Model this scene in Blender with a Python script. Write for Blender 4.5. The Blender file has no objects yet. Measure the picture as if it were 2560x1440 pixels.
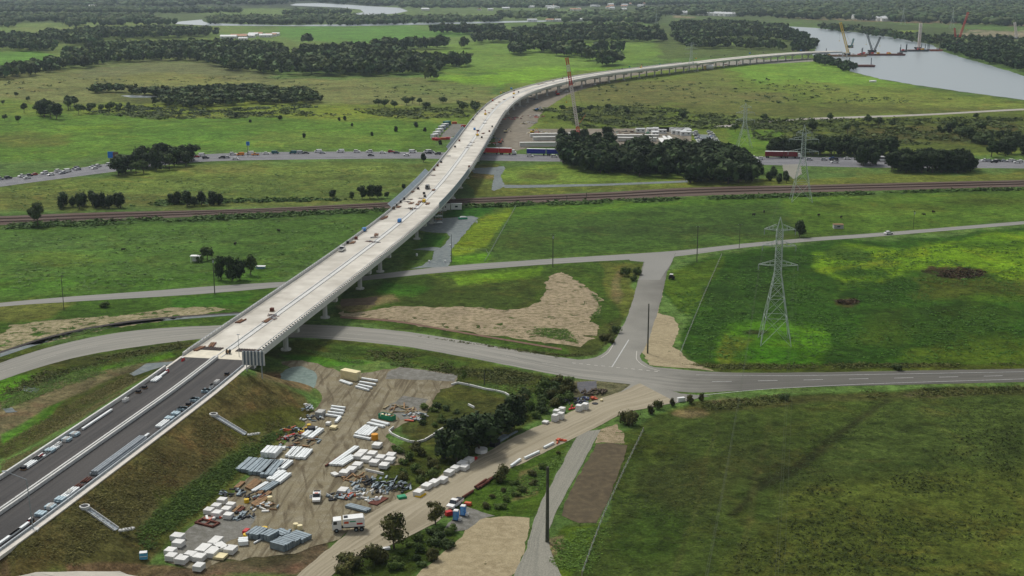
import bpy, math, random
import numpy as np
from mathutils import Vector, Matrix
from mathutils.geometry import tessellate_polygon
R=math.radians
sc=bpy.context.scene
# ---------------- camera, sky, sun, exposure ----------------
F=3240.0; HY=-70.0; H=120.0
TH=math.atan((720-HY)/F); CT,ST=math.cos(TH),math.sin(TH)
cam=bpy.data.cameras.new('camera'); co=bpy.data.objects.new('camera',cam); sc.collection.objects.link(co); sc.camera=co
cam.sensor_width=36; cam.lens=36*F/2560; cam.clip_start=1; cam.clip_end=200000
co.location=(0,0,H); co.rotation_euler=(math.pi/2-TH,0,0)
w=bpy.data.worlds.new('World'); sc.world=w; w.use_nodes=True
nt=w.node_tree; nt.nodes.clear()
sky=nt.nodes.new('ShaderNodeTexSky'); sky.sky_type='NISHITA'; sky.sun_disc=False
SUN_EL,SUN_AZ=R(52),R(-35)
sky.sun_elevation=SUN_EL; sky.sun_rotation=SUN_AZ; sky.altitude=50; sky.air_density=1.2; sky.dust_density=3.0
hs=nt.nodes.new('ShaderNodeHueSaturation'); hs.inputs['Saturation'].default_value=0.32
bg=nt.nodes.new('ShaderNodeBackground'); bg.inputs['Strength'].default_value=0.11
wo=nt.nodes.new('ShaderNodeOutputWorld')
tcw=nt.nodes.new('ShaderNodeTexCoord'); nz=nt.nodes.new('ShaderNodeTexNoise'); nz.inputs['Scale'].default_value=2.5; nz.inputs['Detail'].default_value=6
mr=nt.nodes.new('ShaderNodeMapRange'); mr.inputs[3].default_value=0.85; mr.inputs[4].default_value=1.15
vm=nt.nodes.new('ShaderNodeVectorMath'); vm.operation='SCALE'
nt.links.new(tcw.outputs['Generated'],nz.inputs['Vector']); nt.links.new(nz.outputs['Fac'],mr.inputs[0])
nt.links.new(sky.outputs[0],hs.inputs['Color']); nt.links.new(hs.outputs[0],vm.inputs[0]); nt.links.new(mr.outputs[0],vm.inputs['Scale'])
nt.links.new(vm.outputs[0],bg.inputs['Color']); nt.links.new(bg.outputs[0],wo.inputs[0])
sl=bpy.data.lights.new('sun','SUN'); sl.energy=2.1; sl.angle=R(10); sl.color=(1,0.97,0.92)
so=bpy.data.objects.new('sun',sl); sc.collection.objects.link(so)
so.rotation_euler=(math.pi/2-SUN_EL,0,math.pi-SUN_AZ)
sc.view_settings.view_transform='Standard'; sc.view_settings.look='None'; sc.view_settings.exposure=0.1
sc.view_settings.gamma=1; sc.view_settings.use_curve_mapping=False
sc.render.engine='CYCLES'
sc.cycles.volume_bounces=0; sc.cycles.max_bounces=5; sc.cycles.transparent_max_bounces=8
HAZE=True; HZD=4.5e-5
rng=np.random.default_rng(7); random.seed(7)
# ---------------- projection ----------------
def at(x,y,z=0.0):
    v=(y-720)/F; dy=CT-v*ST; dz=-ST-v*CT; t=(z-H)/dz
    return ((x-1280)/F*t, dy*t, z)
def proj(X,Y,Z):
    dZ=Z-H; zc=Y*CT-dZ*ST; up=Y*ST+dZ*CT
    return 1280+F*X/zc, 720-F*up/zc
# terrain: flat plain plus the approach embankment
AX=np.array([[-87.0,357.0],[-91.5,335.0],[-98.2,300.0],[-107.5,252.0],[-121,190.0],[-140,110.0]])
EZ=9.6
def segdist(X,Y,P):
    best=np.full(np.shape(X),1e9)
    for a,b in zip(P[:-1],P[1:]):
        dx,dy=b-a; L=dx*dx+dy*dy
        t=np.clip(((X-a[0])*dx+(Y-a[1])*dy)/L,0,1)
        best=np.minimum(best,np.hypot(X-a[0]-t*dx,Y-a[1]-t*dy))
    return best
def hgt(X,Y):
    X=np.asarray(X,float); Y=np.asarray(Y,float)
    d=segdist(X,Y,AX)
    # square the far end of the embankment (abutment face)
    e=AX[0]-AX[1]; e=e/np.linalg.norm(e)
    s=(X-AX[0][0])*e[0]+(Y-AX[0][1])*e[1]; l=np.abs((X-AX[0][0])*e[1]-(Y-AX[0][1])*e[0])
    q=np.hypot(np.maximum(s,0),np.maximum(l-11.0,0))
    dd=np.where(s>0,q,np.maximum(d-11.3,0))
    return np.interp(dd,[0,0.5,15,20,22],[EZ,EZ,2.4,0.15,0.0])
def gp(x,y,dz=0.0):
    X,Y,_=at(x,y,0.0)
    if X>-20 or Y>480: return (X,Y,float(hgt(X,Y))+dz)
    zs=np.linspace(EZ+.2,0,99); P=np.array([at(x,y,z) for z in zs]); h=hgt(P[:,0],P[:,1]); k=np.nonzero(h>=zs)[0]
    if not len(k): return (X,Y,dz)
    X,Y,_=P[k[0]]
    return (float(X),float(Y),float(h[k[0]])+dz)
# ---------------- numpy noise ----------------
_pt=np.random.default_rng(3).random((256,256))
def vnoise(x,y):
    xi=np.floor(x).astype(int); yi=np.floor(y).astype(int); fx=x-xi; fy=y-yi
    fx=fx*fx*(3-2*fx); fy=fy*fy*(3-2*fy)
    a=_pt[xi%256,yi%256]; b=_pt[(xi+1)%256,yi%256]; c=_pt[xi%256,(yi+1)%256]; d=_pt[(xi+1)%256,(yi+1)%256]
    return (a*(1-fx)+b*fx)*(1-fy)+(c*(1-fx)+d*fx)*fy
def fbm(x,y,o=4):
    s=0;a=1;t=0
    for i in range(o):
        s=s+a*vnoise(x*2**i+17*i,y*2**i+31*i); t+=a; a*=.5
    return s/t-0.5
# ---------------- colours and materials ----------------
K=0.8
def lin(c):
    c=c/255.0
    return c/12.92 if c<=0.04045 else ((c+0.055)/1.055)**2.4
def S(r,g,b,k=None):
    k=K if k is None else k
    return (lin(r)*k,lin(g)*k,lin(b)*k)
MATS={}
def node_mat(name):
    m=bpy.data.materials.new(name); m.use_nodes=True; n=m.node_tree
    b=n.nodes['Principled BSDF']; return m,n,b
def mat(name,col,rough=0.8,var=0.15,scale=0.6,metal=0.0,bump=0.0,spec=0.3,col2=None,vary=0.0):
    """procedural material: base colour broken up by two noises, per-object variation"""
    if name in MATS: return MATS[name]
    m,n,b=node_mat(name); N=n.nodes.new; L=n.links.new
    g=N('ShaderNodeNewGeometry'); t=N('ShaderNodeTexNoise'); t.inputs['Scale'].default_value=scale; t.inputs['Detail'].default_value=5
    L(g.outputs['Position'],t.inputs['Vector'])
    r=N('ShaderNodeMapRange'); r.inputs[1].default_value=0.3; r.inputs[2].default_value=0.7
    L(t.outputs['Fac'],r.inputs[0])
    mx=N('ShaderNodeMix'); mx.data_type='RGBA'
    c2=col2 if col2 else tuple(c*(1-var*1.4) for c in col); c1=col if col2 else tuple(min(.95,c*(1+var*.5)) for c in col)
    mx.inputs[6].default_value=(*c1,1); mx.inputs[7].default_value=(*c2,1)
    L(r.outputs[0],mx.inputs[0])
    out=mx.outputs[2]
    if vary:
        oi=N('ShaderNodeObjectInfo'); rr=N('ShaderNodeMapRange'); rr.inputs[3].default_value=1-vary; rr.inputs[4].default_value=1+vary*.6
        L(oi.outputs['Random'],rr.inputs[0]); sm=N('ShaderNodeVectorMath'); sm.operation='SCALE'
        L(out,sm.inputs[0]); L(rr.outputs[0],sm.inputs['Scale']); out=sm.outputs[0]
    L(out,b.inputs['Base Color'])
    b.inputs['Roughness'].default_value=rough; b.inputs['Metallic'].default_value=metal; b.inputs['Specular IOR Level'].default_value=spec
    if bump:
        bp=N('ShaderNodeBump'); bp.inputs['Strength'].default_value=bump; bp.inputs['Distance'].default_value=0.3
        L(t.outputs['Fac'],bp.inputs['Height']); L(bp.outputs[0],b.inputs['Normal'])
    MATS[name]=m; return m
def surf_mat(name,c1,c2,c3,s1=0.03,s2=0.4,streak=False,rough=0.95,grain=0.25,holes=None,rut=None,xdark=None):
    """ground surfaces: three earthy tones mixed by noises at three scales; streak = wear along the road (uv)"""
    if name in MATS: return MATS[name]
    m,n,b=node_mat(name); N=n.nodes.new; L=n.links.new
    g=N('ShaderNodeNewGeometry')
    def noise(s,d=5,vec=None):
        t=N('ShaderNodeTexNoise'); t.inputs['Scale'].default_value=s; t.inputs['Detail'].default_value=d; L(vec or g.outputs['Position'],t.inputs['Vector']); return t.outputs['Fac']
    def rng_(v,a,b_,c=0,d=1):
        r=N('ShaderNodeMapRange'); r.inputs[1].default_value=a; r.inputs[2].default_value=b_; r.inputs[3].default_value=c; r.inputs[4].default_value=d; L(v,r.inputs[0]); return r.outputs[0]
    def mix(f,a,b_):
        x=N('ShaderNodeMix'); x.data_type='RGBA'; L(f,x.inputs[0])
        for i,v in ((6,a),(7,b_)):
            if isinstance(v,tuple): x.inputs[i].default_value=(*v,1)
            else: L(v,x.inputs[i])
        return x.outputs[2]
    n1=rng_(noise(s1),0.35,0.65); n2=rng_(noise(s2),0.42,0.68)
    c=mix(n1,c1,c2); 
    if streak:
        uv=N('ShaderNodeTexCoord'); mp=N('ShaderNodeMapping'); mp.inputs['Scale'].default_value=(14,0.02,1)
        L(uv.outputs['UV'],mp.inputs[0]); st=rng_(noise(1.0,3,mp.outputs[0]),0.38,0.62); c=mix(st,c,c3)
    else: c=mix(n2,c,c3)
    gr=rng_(noise(3.0,4),0.3,0.7,1-grain,1+grain*.6)
    if rut:
        for ang,sx,lo in ((rut[0],.04,.5),(rut[0]+.3,.07,.54)):
            mp=N('ShaderNodeMapping'); mp.inputs['Rotation'].default_value=(0,0,-ang)
            m2=N('ShaderNodeMapping'); m2.inputs['Scale'].default_value=(sx,.55,1); L(g.outputs['Position'],mp.inputs[0]); L(mp.outputs[0],m2.inputs[0])
            t=N('ShaderNodeTexNoise'); t.inputs['Scale'].default_value=1; t.inputs['Detail'].default_value=5; t.inputs['Distortion'].default_value=.8; L(m2.outputs[0],t.inputs['Vector'])
            c=mix(rng_(t.outputs['Fac'],lo,lo+.14,0,.8),c,rut[1])
    if xdark:
        sp=N('ShaderNodeSeparateXYZ'); L(g.outputs['Position'],sp.inputs[0]); nn=N('ShaderNodeMath'); nn.operation='MULTIPLY_ADD'; L(noise(.08),nn.inputs[0]); nn.inputs[1].default_value=30; L(sp.outputs[0],nn.inputs[2]); dk=N('ShaderNodeVectorMath'); dk.operation='SCALE'; L(c,dk.inputs[0]); dk.inputs['Scale'].default_value=xdark[2]
        c=mix(rng_(nn.outputs[0],xdark[0]+15,xdark[1]+15,0,1),c,dk.outputs[0])
    sm=N('ShaderNodeVectorMath'); sm.operation='SCALE'; L(c,sm.inputs[0]); L(gr,sm.inputs['Scale'])
    if holes:
        tr=N('ShaderNodeBsdfTransparent'); ms=N('ShaderNodeMixShader'); out=[x for x in n.nodes if x.type=='OUTPUT_MATERIAL'][0]
        h=N('ShaderNodeTexNoise'); h.inputs['Scale'].default_value=holes[0]; h.inputs['Detail'].default_value=7; h.inputs['Roughness'].default_value=.65; h.inputs['Distortion'].default_value=.6; L(g.outputs['Position'],h.inputs['Vector'])
        L(rng_(h.outputs['Fac'],holes[1],holes[1]+.05),ms.inputs[0]); L(b.outputs[0],ms.inputs[1]); L(tr.outputs[0],ms.inputs[2]); L(ms.outputs[0],out.inputs['Surface'])
    L(sm.outputs[0],b.inputs['Base Color']); b.inputs['Roughness'].default_value=rough; b.inputs['Specular IOR Level'].default_value=0.2
    bp=N('ShaderNodeBump'); bp.inputs['Strength'].default_value=0.35; bp.inputs['Distance'].default_value=0.25
    L(noise(1.2,6),bp.inputs['Height']); L(bp.outputs[0],b.inputs['Normal'])
    MATS[name]=m; return m
# ---------------- object helpers ----------------
COL=sc.collection
def link(o): COL.objects.link(o); return o
def tag(o,label=None,cat=None,group=None,kind=None):
    if label:
        if len(label.split())>16: print('LONG',len(label.split()),label)
        o['label']=label
    if cat: o['category']=cat
    if group: o['group']=group
    if kind: o['kind']=kind
    return o
def thing(name,label,cat,loc=(0,0,0),rz=0,group=None):
    o=bpy.data.objects.new(name,None); o.empty_display_size=0.5; link(o); o.location=loc; o.rotation_euler=(0,0,rz)
    return tag(o,label,cat,group)
def kids(o): return KIDS.get(o.name,[])
KIDS={}
def setparent(c,p):
    c.parent=p; KIDS.setdefault(p.name,[]).append(c)
def dup(root,loc,rz,label=None,group=None,scale=None):
    def cp(o,par):
        c=o.copy(); link(c)
        if par is not None:
            setparent(c,par)
        for ch in list(kids(o)): cp(ch,c)
        return c
    r=cp(root,None); r.location=loc; r.rotation_euler=(0,0,rz)
    if scale is not None: r.scale=(scale,)*3 if np.isscalar(scale) else scale
    if label:
        r['label']=label
        if len(label.split())>16: print('LONG',len(label.split()),label)
    if group: r['group']=group
    return r
class MB:
    def __init__(s): s.v=[]; s.f=[]; s.m=[]; s.mats=[]
    def mi(s,m):
        if m not in s.mats: s.mats.append(m)
        return s.mats.index(m)
    def add(s,vs,fs,m):
        k=len(s.v); s.v+= [tuple(v) for v in vs]; i=s.mi(m)
        for f in fs: s.f.append(tuple(a+k for a in f)); s.m.append(i)
    def box(s,c,d,m,rz=0,taper=1.0,tx=None):
        x,y,z=c; a,b,h=d[0]/2,d[1]/2,d[2]/2; cr,sr=math.cos(rz),math.sin(rz); vs=[]
        tx=taper if tx is None else tx
        for zz in (-h,h):
            k1=tx if zz>0 else 1; k2=taper if zz>0 else 1
            for xx,yy in ((-a,-b),(a,-b),(a,b),(-a,b)):
                xx*=k1; yy*=k2
                vs.append((x+xx*cr-yy*sr,y+xx*sr+yy*cr,z+zz))
        s.add(vs,[(3,2,1,0),(4,5,6,7),(0,1,5,4),(1,2,6,5),(2,3,7,6),(3,0,4,7)],m)
    def bar(s,p,q,w,h,m):
        p=Vector(p); q=Vector(q); d=(q-p)
        if d.length<1e-6: return
        d.normalize(); u=Vector((0,0,1)) if abs(d.z)<0.95 else Vector((0,1,0))
        a=d.cross(u).normalized(); b=a.cross(d).normalized(); vs=[]
        for c in (p,q):
            for i,j in ((-1,-1),(1,-1),(1,1),(-1,1)): vs.append(c+a*i*w/2+b*j*h/2)
        s.add(vs,[(3,2,1,0),(4,5,6,7),(0,1,5,4),(1,2,6,5),(2,3,7,6),(3,0,4,7)],m)
    def cyl(s,p,q,r1,r2,m,n=8):
        p=Vector(p); q=Vector(q); d=(q-p).normalized(); u=Vector((0,0,1)) if abs(d.z)<0.95 else Vector((1,0,0))
        a=d.cross(u).normalized(); b=a.cross(d); vs=[]
        for c,r in ((p,r1),(q,r2)):
            for i in range(n):
                t=2*math.pi*i/n; vs.append(c+a*math.cos(t)*r+b*math.sin(t)*r)
        fs=[(i,(i+1)%n,n+(i+1)%n,n+i) for i in range(n)]+[tuple(range(n-1,-1,-1)),tuple(range(n,2*n))]
        s.add(vs,fs,m)
    def prism(s,prof,y0,y1,m,axis='y'):
        """profile (x,z) extruded along y"""
        n=len(prof); vs=[(x,y0,z) for x,z in prof]+[(x,y1,z) for x,z in prof]
        fs=[(i,(i+1)%n,n+(i+1)%n,n+i) for i in range(n)]+[tuple(range(n-1,-1,-1)),tuple(range(n,2*n))]
        s.add(vs,fs,m)
    def mesh(s,name):
        me=bpy.data.meshes.new(name); me.from_pydata(s.v,[],s.f)
        for m in s.mats: me.materials.append(m)
        me.polygons.foreach_set('material_index',s.m); me.update()
        return me
    def build(s,name,parent=None,loc=None,rz=None):
        o=bpy.data.objects.new(name,s.mesh(name)); link(o)
        if parent is not None: setparent(o,parent)
        if loc is not None: o.location=loc
        if rz is not None: o.rotation_euler=(0,0,rz)
        return o
def npmesh(name,V,Fq,mats,tint=None,fmat=None):
    """big meshes from numpy arrays; Fq (n,3) or (n,4)"""
    me=bpy.data.meshes.new(name); k=Fq.shape[1]; nf=len(Fq)
    me.vertices.add(len(V)); me.vertices.foreach_set('co',np.asarray(V,np.float32).ravel())
    me.loops.add(nf*k); me.loops.foreach_set('vertex_index',np.asarray(Fq,np.int32).ravel())
    me.polygons.add(nf); me.polygons.foreach_set('loop_start',np.arange(0,nf*k,k,dtype=np.int32))
    try: me.polygons.foreach_set('loop_total',np.full(nf,k,np.int32))
    except Exception: pass
    for m in mats: me.materials.append(m)
    if fmat is not None: me.polygons.foreach_set('material_index',np.asarray(fmat,np.int32))
    if tint is not None:
        a=me.attributes.new('tint','FLOAT_COLOR','POINT'); c=np.ones((len(V),4),np.float32); c[:,:3]=tint; a.data.foreach_set('color',c.ravel())
    me.update(calc_edges=True); me.validate(); return me
ORD=['first','second','third','fourth','fifth','sixth','seventh','eighth','ninth','tenth','eleventh','twelfth','thirteenth','fourteenth','fifteenth','sixteenth','seventeenth','eighteenth','nineteenth','twentieth']
def ordw(i):
    if i>=99: return 'hundred and '+ordw(i-100) if i>99 else 'hundredth'
    if i<20: return ORD[i]
    T=['','','twenty','thirty','forty','fifty','sixty','seventy','eighty','ninety']; n=i+1
    if n%10==0: return T[n//10][:-1]+'ieth'
    return T[n//10]+'-'+ORD[n%10-1]
def yaw(a,b,z=0):
    p=at(*a,z); q=at(*b,z); return math.atan2(q[1]-p[1],q[0]-p[0])
def Z3(x,y): return (750+x/4.491,860+y/4.491)
def Z4(x,y): return (350+x/4.8,1140+y/4.8)
def Z5(x,y): return (700+x/4.267,1140+y/4.267)
def Z2(x,y): return (400+x/4.966,860+y/4.966)
def Z1(x,y): return (x/2.482,860+y/2.482)
def Z6(x,y): return (1200+x/4,900+y/4)
def ZA(x,y): return (x/2.977,480+y/2.977)
def ZB(x,y): return (850+x/2.977,480+y/2.977)
def ZC(x,y): return (850+x/2.977,y/2.977)
def ZD(x,y): return (1700+x/2.977,y/2.977)
def ZH(x,y): return (1180+x/8.47,280+y/8.47)
def ZI(x,y): return (1480+x/7.11,280+y/7.11)
def ZJ(x,y): return (2000+x/5.818,30+y/5.818)
def ZK(x,y): return (960+x/5.143,400+y/5.143)
def ZL(x,y): return (1060+x/5.539,140+y/5.539)
# ---------------- ground: one sheet to the horizon, pasture colours by field ----------------
def inpoly(px,py,poly):
    """signed distance in px to a polygon, positive inside"""
    P=np.array(poly,float); n=len(P); ins=np.zeros(px.shape,bool); d=np.full(px.shape,1e9)
    for i in range(n):
        a=P[i]; b=P[(i+1)%n]
        c=((a[1]>py)!=(b[1]>py)); 
        with np.errstate(divide='ignore',invalid='ignore'):
            xi=(b[0]-a[0])*(py-a[1])/(b[1]-a[1])+a[0]
        ins^=(c&(px<xi))
        dx,dy=b-a; L=dx*dx+dy*dy+1e-9
        t=np.clip(((px-a[0])*dx+(py-a[1])*dy)/L,0,1)
        d=np.minimum(d,np.hypot(px-a[0]-t*dx,(py-a[1]-t*dy)))
    return np.where(ins,d,-d)
def ell(cx,cy,rx,ry,n=14,rot=0):
    return [(cx+rx*math.cos(2*math.pi*i/n+rot),cy+ry*math.sin(2*math.pi*i/n+rot)) for i in range(n)]
# (polygon in photo pixels, sRGB, feather px, edge wobble, strength)
REG=[
 ([(-900,-70),(3460,-70),(3460,28),(-900,28)],(66,84,60),14,6,1),
 ([(-900,20),(3460,20),(3460,62),(1600,58),(-900,62)],(88,112,64),10,8,1),
 ([(-900,4),(480,2),(500,14),(-900,18)],(96,116,82),3,5,.5),
 ([(500,20),(900,25),(1100,32),(1500,28),(1500,44),(1150,50),(600,45),(500,35)],(112,142,76),5,5,.9),
 ([(900,12),(1500,18),(1480,30),(1020,26)],(108,138,78),4,5,.8),
 ([(-900,62),(170,58),(500,66),(600,62),(700,66),(1200,66),(1600,60),(1680,80),(1680,140),(1180,140),(800,120),(500,100),(-900,96)],(106,138,66),5,6,1),
 ([(0,66),(420,62),(600,72),(560,80),(100,84)],(124,142,76),5,5,.7),
 ([(700,66),(1000,66),(1200,88),(900,108),(700,96)],(92,146,58),5,5,.8),
 ([(-900,96),(540,92),(760,110),(1200,125),(1200,180),(-900,170)],(104,130,60),8,6,1),
 ([(-900,118),(90,128),(150,142),(60,175),(-900,180)],(96,146,52),4,3,1),
 ([(-900,180),(200,176),(480,155),(700,192),(1000,196),(1230,205),(1240,300),(-900,300)],(118,132,72),14,8,1),
 ([(200,170),(480,150),(700,190),(650,212),(380,200),(180,205)],(116,122,78),14,6,.9),
 ([(180,200),(420,186),(700,204),(500,216)],(136,138,72),8,6,.7),
 ([(1100,110),(1700,108),(1950,130),(1500,160),(1250,205),(1130,200),(1050,150)],(110,148,58),12,8,1),
 ([(1080,190),(1300,172),(1600,160),(1480,180),(1300,208),(1240,220),(1080,205)],(118,166,46),10,7,1),
 ([(900,205),(1240,215),(1230,240),(1000,238)],(104,128,62),9,5,.8),
 ([(1140,186),(1240,180),(1250,186),(1160,191)],(80,110,50),3,3,.8),
 ([(-900,250),(1190,260),(1160,335),(-900,320)],(104,134,48),10,8,1),
 ([(250,228),(780,228),(800,262),(300,270)],(84,100,48),10,8,.8),
 ([(180,262),(1000,262),(1160,290),(1000,300),(500,285),(200,290)],(128,150,46),8,7,.7),
 ([(840,270),(1160,262),(1180,285),(1000,298)],(78,92,42),6,8,.6),
 ([(380,287),(620,290),(560,302),(420,300)],(140,134,62),5,5,.8),
 ([(450,294),(560,296),(540,300)],(108,84,58),2,3,.7),
 ([(-900,300),(300,290),(700,300),(1100,305),(1100,375),(500,378),(-900,440)],(92,134,44),9,7,1),
 (ell(60,350,110,14),(110,106,52),10,6,.6), (ell(240,322,90,9),(108,148,36),8,6,.6),
 (ell(800,350,230,16),(110,138,56),12,6,.6), (ell(500,340,160,14),(84,134,44),12,6,.5),
 ([(-900,470),(280,440),(480,412),(1110,402),(1050,470),(900,500),(-900,545)],(96,122,52),7,6,1),
 ([(60,470),(500,420),(1000,410),(1000,430),(500,450),(100,500)],(110,136,56),10,8,.7),
 ([(-900,500),(160,480),(500,495),(960,500),(960,515),(-900,545)],(112,118,56),7,6,.7),
 (ell(560,425,110,8),(128,124,66),8,6,.5),
 ([(-900,560),(500,545),(980,520),(960,560),(720,700),(-900,775)],(78,118,44),7,6,1),
 ([(-900,555),(900,525),(950,530),(700,550),(200,572),(-900,580)],(58,92,34),6,6,.7),
 (ell(120,610,170,18),(86,126,56),12,8,.6),(ell(420,600,230,18),(90,130,56),12,8,.6),(ell(150,650,120,14),(98,126,44),9,8,.5),
 ([(-900,690),(300,700),(700,680),(720,700),(300,745),(-900,750)],(72,120,32),6,6,.7),
 ([(-900,765),(540,735),(720,705),(700,770),(540,815),(200,830),(-900,880)],(66,104,30),6,6,1),
 ([(-900,760),(200,760),(120,800),(-900,830)],(112,116,54),7,7,.9),
 ([(440,750),(640,735),(620,760),(420,780)],(50,110,24),6,6,.6),
 ([(-900,890),(300,850),(540,815),(460,900),(100,1050),(-900,1200)],(72,98,32),6,6,1),
 ([(-900,940),(250,880),(490,850),(480,865),(250,905),(-900,1000)],(82,88,38),5,5,.9),
 ([(-900,1010),(180,925),(420,875),(440,885),(230,945),(60,985),(-900,1040)],(84,140,28),4,4,.9),
 ([(0,985),(90,975),(80,1010),(10,1025)],(74,142,24),4,4,.9),
 ([(-100,1050),(120,940),(310,900),(450,888),(430,900),(300,930),(150,1000),(0,1100),(-100,1110)],(126,114,84),6,7,.85),
 ([(-60,1130),(60,1060),(180,985),(300,930),(380,905),(340,945),(200,1030),(0,1150)],(80,86,38),5,6,.9),
 ([(0,1085),(110,1020),(160,1000),(120,1040),(0,1110)],(70,128,28),3,4,.8),
 # embankment and yard surrounds
 ([(-900,1200),(0,1200),(460,930),(640,940),(760,990),(780,1040),(650,1150),(500,1290),(350,1440),(-900,1700)],(104,99,56),8,8,1),
 ([(380,1130),(640,960),(740,1000),(640,1090),(420,1230)],(110,98,58),14,10,.7),
 ([(560,1060),(720,1010),(760,1030),(620,1110)],(84,98,34),9,8,.8),
 ([(330,1330),(560,1130),(720,1040),(780,1050),(640,1150),(520,1290),(420,1380)],(92,106,44),8,9,.85),
 ([(280,1350),(380,1270),(460,1210),(540,1150),(700,1060),(560,1165),(400,1290),(300,1400)],(110,108,66),3,4,.8),
 ([(390,1230),(470,1220),(560,1140),(620,1100),(640,1130),(540,1240),(420,1340)],(78,106,34),8,9,.65),
 ([(-900,1380),(100,1350),(350,1310),(420,1380),(300,1420),(-900,1440)],(92,90,48),8,7,.8),
 ([(-100,1445),(100,1420),(250,1406),(450,1415),(600,1445)],(122,98,72),4,5,.85),
 ([(640,930),(840,920),(850,935),(780,980),(640,945)],(130,114,80),6,5,.9),
 ([(655,880),(740,850),(840,850),(960,862),(1180,890),(1440,955),(1420,1000),(1300,1075),(1120,1180),(1000,1240),(930,1230),(940,1160),(1060,1050),(1150,940),(970,905),(700,890)],(72,92,32),5,6,1),
 ([(700,880),(850,890),(940,910),(830,920),(720,890)],(74,140,26),4,4,.7),
 ([(800,856),(960,870),(1180,905),(1150,920),(850,890)],(58,96,28),5,5,.6),
 (ell(1130,1020,60,26),(44,98,28),7,6,.8),(ell(1090,1160,80,40),(70,88,30),9,6,.8),
 ([(1440,955),(1600,952),(1600,985),(1450,1010)],(128,118,92),4,5,.8),
 ([(1145,962),(1280,1000),(1290,1080),(1090,1110),(1000,1080),(1040,1000)],(82,84,40),5,6,.8),
 (ell(1170,990,70,14,rot=.3),(90,92,40),5,6,.8),
 ([(820,1440),(1000,1340),(1120,1310),(1160,1340),(1080,1400),(1040,1440)],(66,92,30),5,5,1),
 ([(400,1440),(540,1410),(640,1395),(820,1350),(850,1400),(740,1445)],(112,96,74),8,7,.95),
 ([(560,1400),(700,1380),(760,1400),(640,1430)],(72,76,42),8,7,.5),
 ([(1160,1230),(1300,1160),(1440,1095),(1400,1180),(1340,1290),(1180,1290),(1150,1260)],(70,104,30),5,5,1),
 ([(1300,1180),(1360,1160),(1350,1230),(1290,1250)],(150,128,90),5,7,.6),
 ([(1360,1380),(1420,1310),(1540,1300),(1470,1440),(1370,1440)],(80,112,30),4,5,1),
 ([(1365,1345),(1420,1330),(1430,1390),(1380,1410)],(160,142,108),5,7,.8),
 # centre
 ([(1180,470),(1400,420),(1700,445),(1950,440),(2560,430),(3460,430),(3460,460),(2560,462),(1700,470),(1180,490)],(104,122,48),5,6,1),
 ([(1260,420),(1420,412),(1700,440),(1650,460),(1290,462),(1250,445)],(104,136,50),5,5,1),
 (ell(1350,438,60,9),(96,98,50),7,5,.8),
 ([(1180,408),(1260,412),(1240,450),(1180,480)],(104,118,46),5,5,.9),(ell(1210,425,30,5),(150,112,60),4,4,.7),(ell(1215,440,28,4),(150,120,80),4,4,.7),
 ([(1100,520),(1300,505),(2560,470),(3460,470),(3460,540),(2560,550),(1900,610),(1600,640),(1150,660),(1000,680)],(74,108,38),5,6,1),
 ([(1290,515),(1900,492),(2000,480),(1960,590),(1700,620),(1220,650)],(68,104,38),12,7,1),
 ([(1290,512),(1650,498),(1940,490),(1940,505),(1600,520),(1280,540)],(80,124,36),6,5,.8),
 (ell(1640,578,260,22),(56,84,36),16,8,.6),(ell(1300,610,80,26),(76,104,40),14,8,.6),
 ([(1215,535),(1288,518),(1230,620),(1130,640),(1160,580)],(108,138,32),5,5,1),
 ([(1130,640),(1235,632),(1225,655),(1130,660)],(88,140,26),3,4,.9),
 ([(1060,580),(1120,585),(1110,615),(1050,620)],(52,104,28),4,4,.9),
 ([(1150,515),(1290,505),(1180,545),(1110,540)],(44,100,24),4,4,.9),
 ([(1940,490),(2560,475),(3460,470),(3460,540),(2560,548),(2000,590)],(84,122,38),16,9,1),
 (ell(2480,498,120,12),(70,88,28),10,6,.7),(ell(2200,520,180,14),(90,116,40),12,6,.6),
 ([(960,690),(1380,655),(1560,650),(1600,660),(1560,800),(1500,890),(1420,890),(850,800),(860,730)],(66,98,30),6,6,1),
 ([(1080,700),(1370,690),(1340,770),(1250,775),(1000,765)],(70,94,34),8,8,.8),
 ([(1120,690),(1370,668),(1360,690),(1140,715)],(98,142,30),5,5,.8),
 ([(950,700),(1080,720),(1040,745),(940,730)],(60,118,26),5,5,.7),
 ([(860,770),(1000,740),(1020,760),(900,790)],(150,132,94),5,8,.7),
 ([(1500,660),(1600,660),(1580,780),(1560,800),(1510,720)],(96,112,44),6,6,.9),(ell(1545,720,14,40),(128,116,82),6,6,.6),
 ([(1420,860),(1560,790),(1545,840),(1500,890),(1440,893)],(70,84,34),4,4,.8),
 ([(800,830),(1000,835),(1400,890),(1400,900),(1150,860),(820,822)],(74,92,36),4,4,.9),
 # right fields
 ([(1660,700),(1760,640),(1960,615),(2560,570),(3460,520),(3460,900),(2560,920),(1860,925),(1740,915),(1700,880),(1720,800),(1650,740)],(48,90,20),6,6,1),
 ([(1670,680),(1800,640),(1760,760),(1700,790),(1660,740)],(78,112,28),6,6,.9),
 ([(2030,640),(2200,615),(2560,585),(3460,560),(3460,730),(2560,720),(2380,690),(2250,690),(2180,720),(2080,715),(2040,680)],(106,150,26),9,11,.95),
 (ell(2110,640,50,16),(58,92,30),8,8,.8),(ell(2480,610,110,14),(56,98,20),10,8,.7),(ell(2140,690,60,14),(56,100,24),8,8,.9),(ell(2180,665,60,8),(122,138,40),7,7,.6),
 (ell(2390,688,74,16),(72,60,36),4,9,1),(ell(2380,700,100,16),(50,70,24),7,8,.5),(ell(2120,752,34,12),(78,62,36),4,8,.7),
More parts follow.
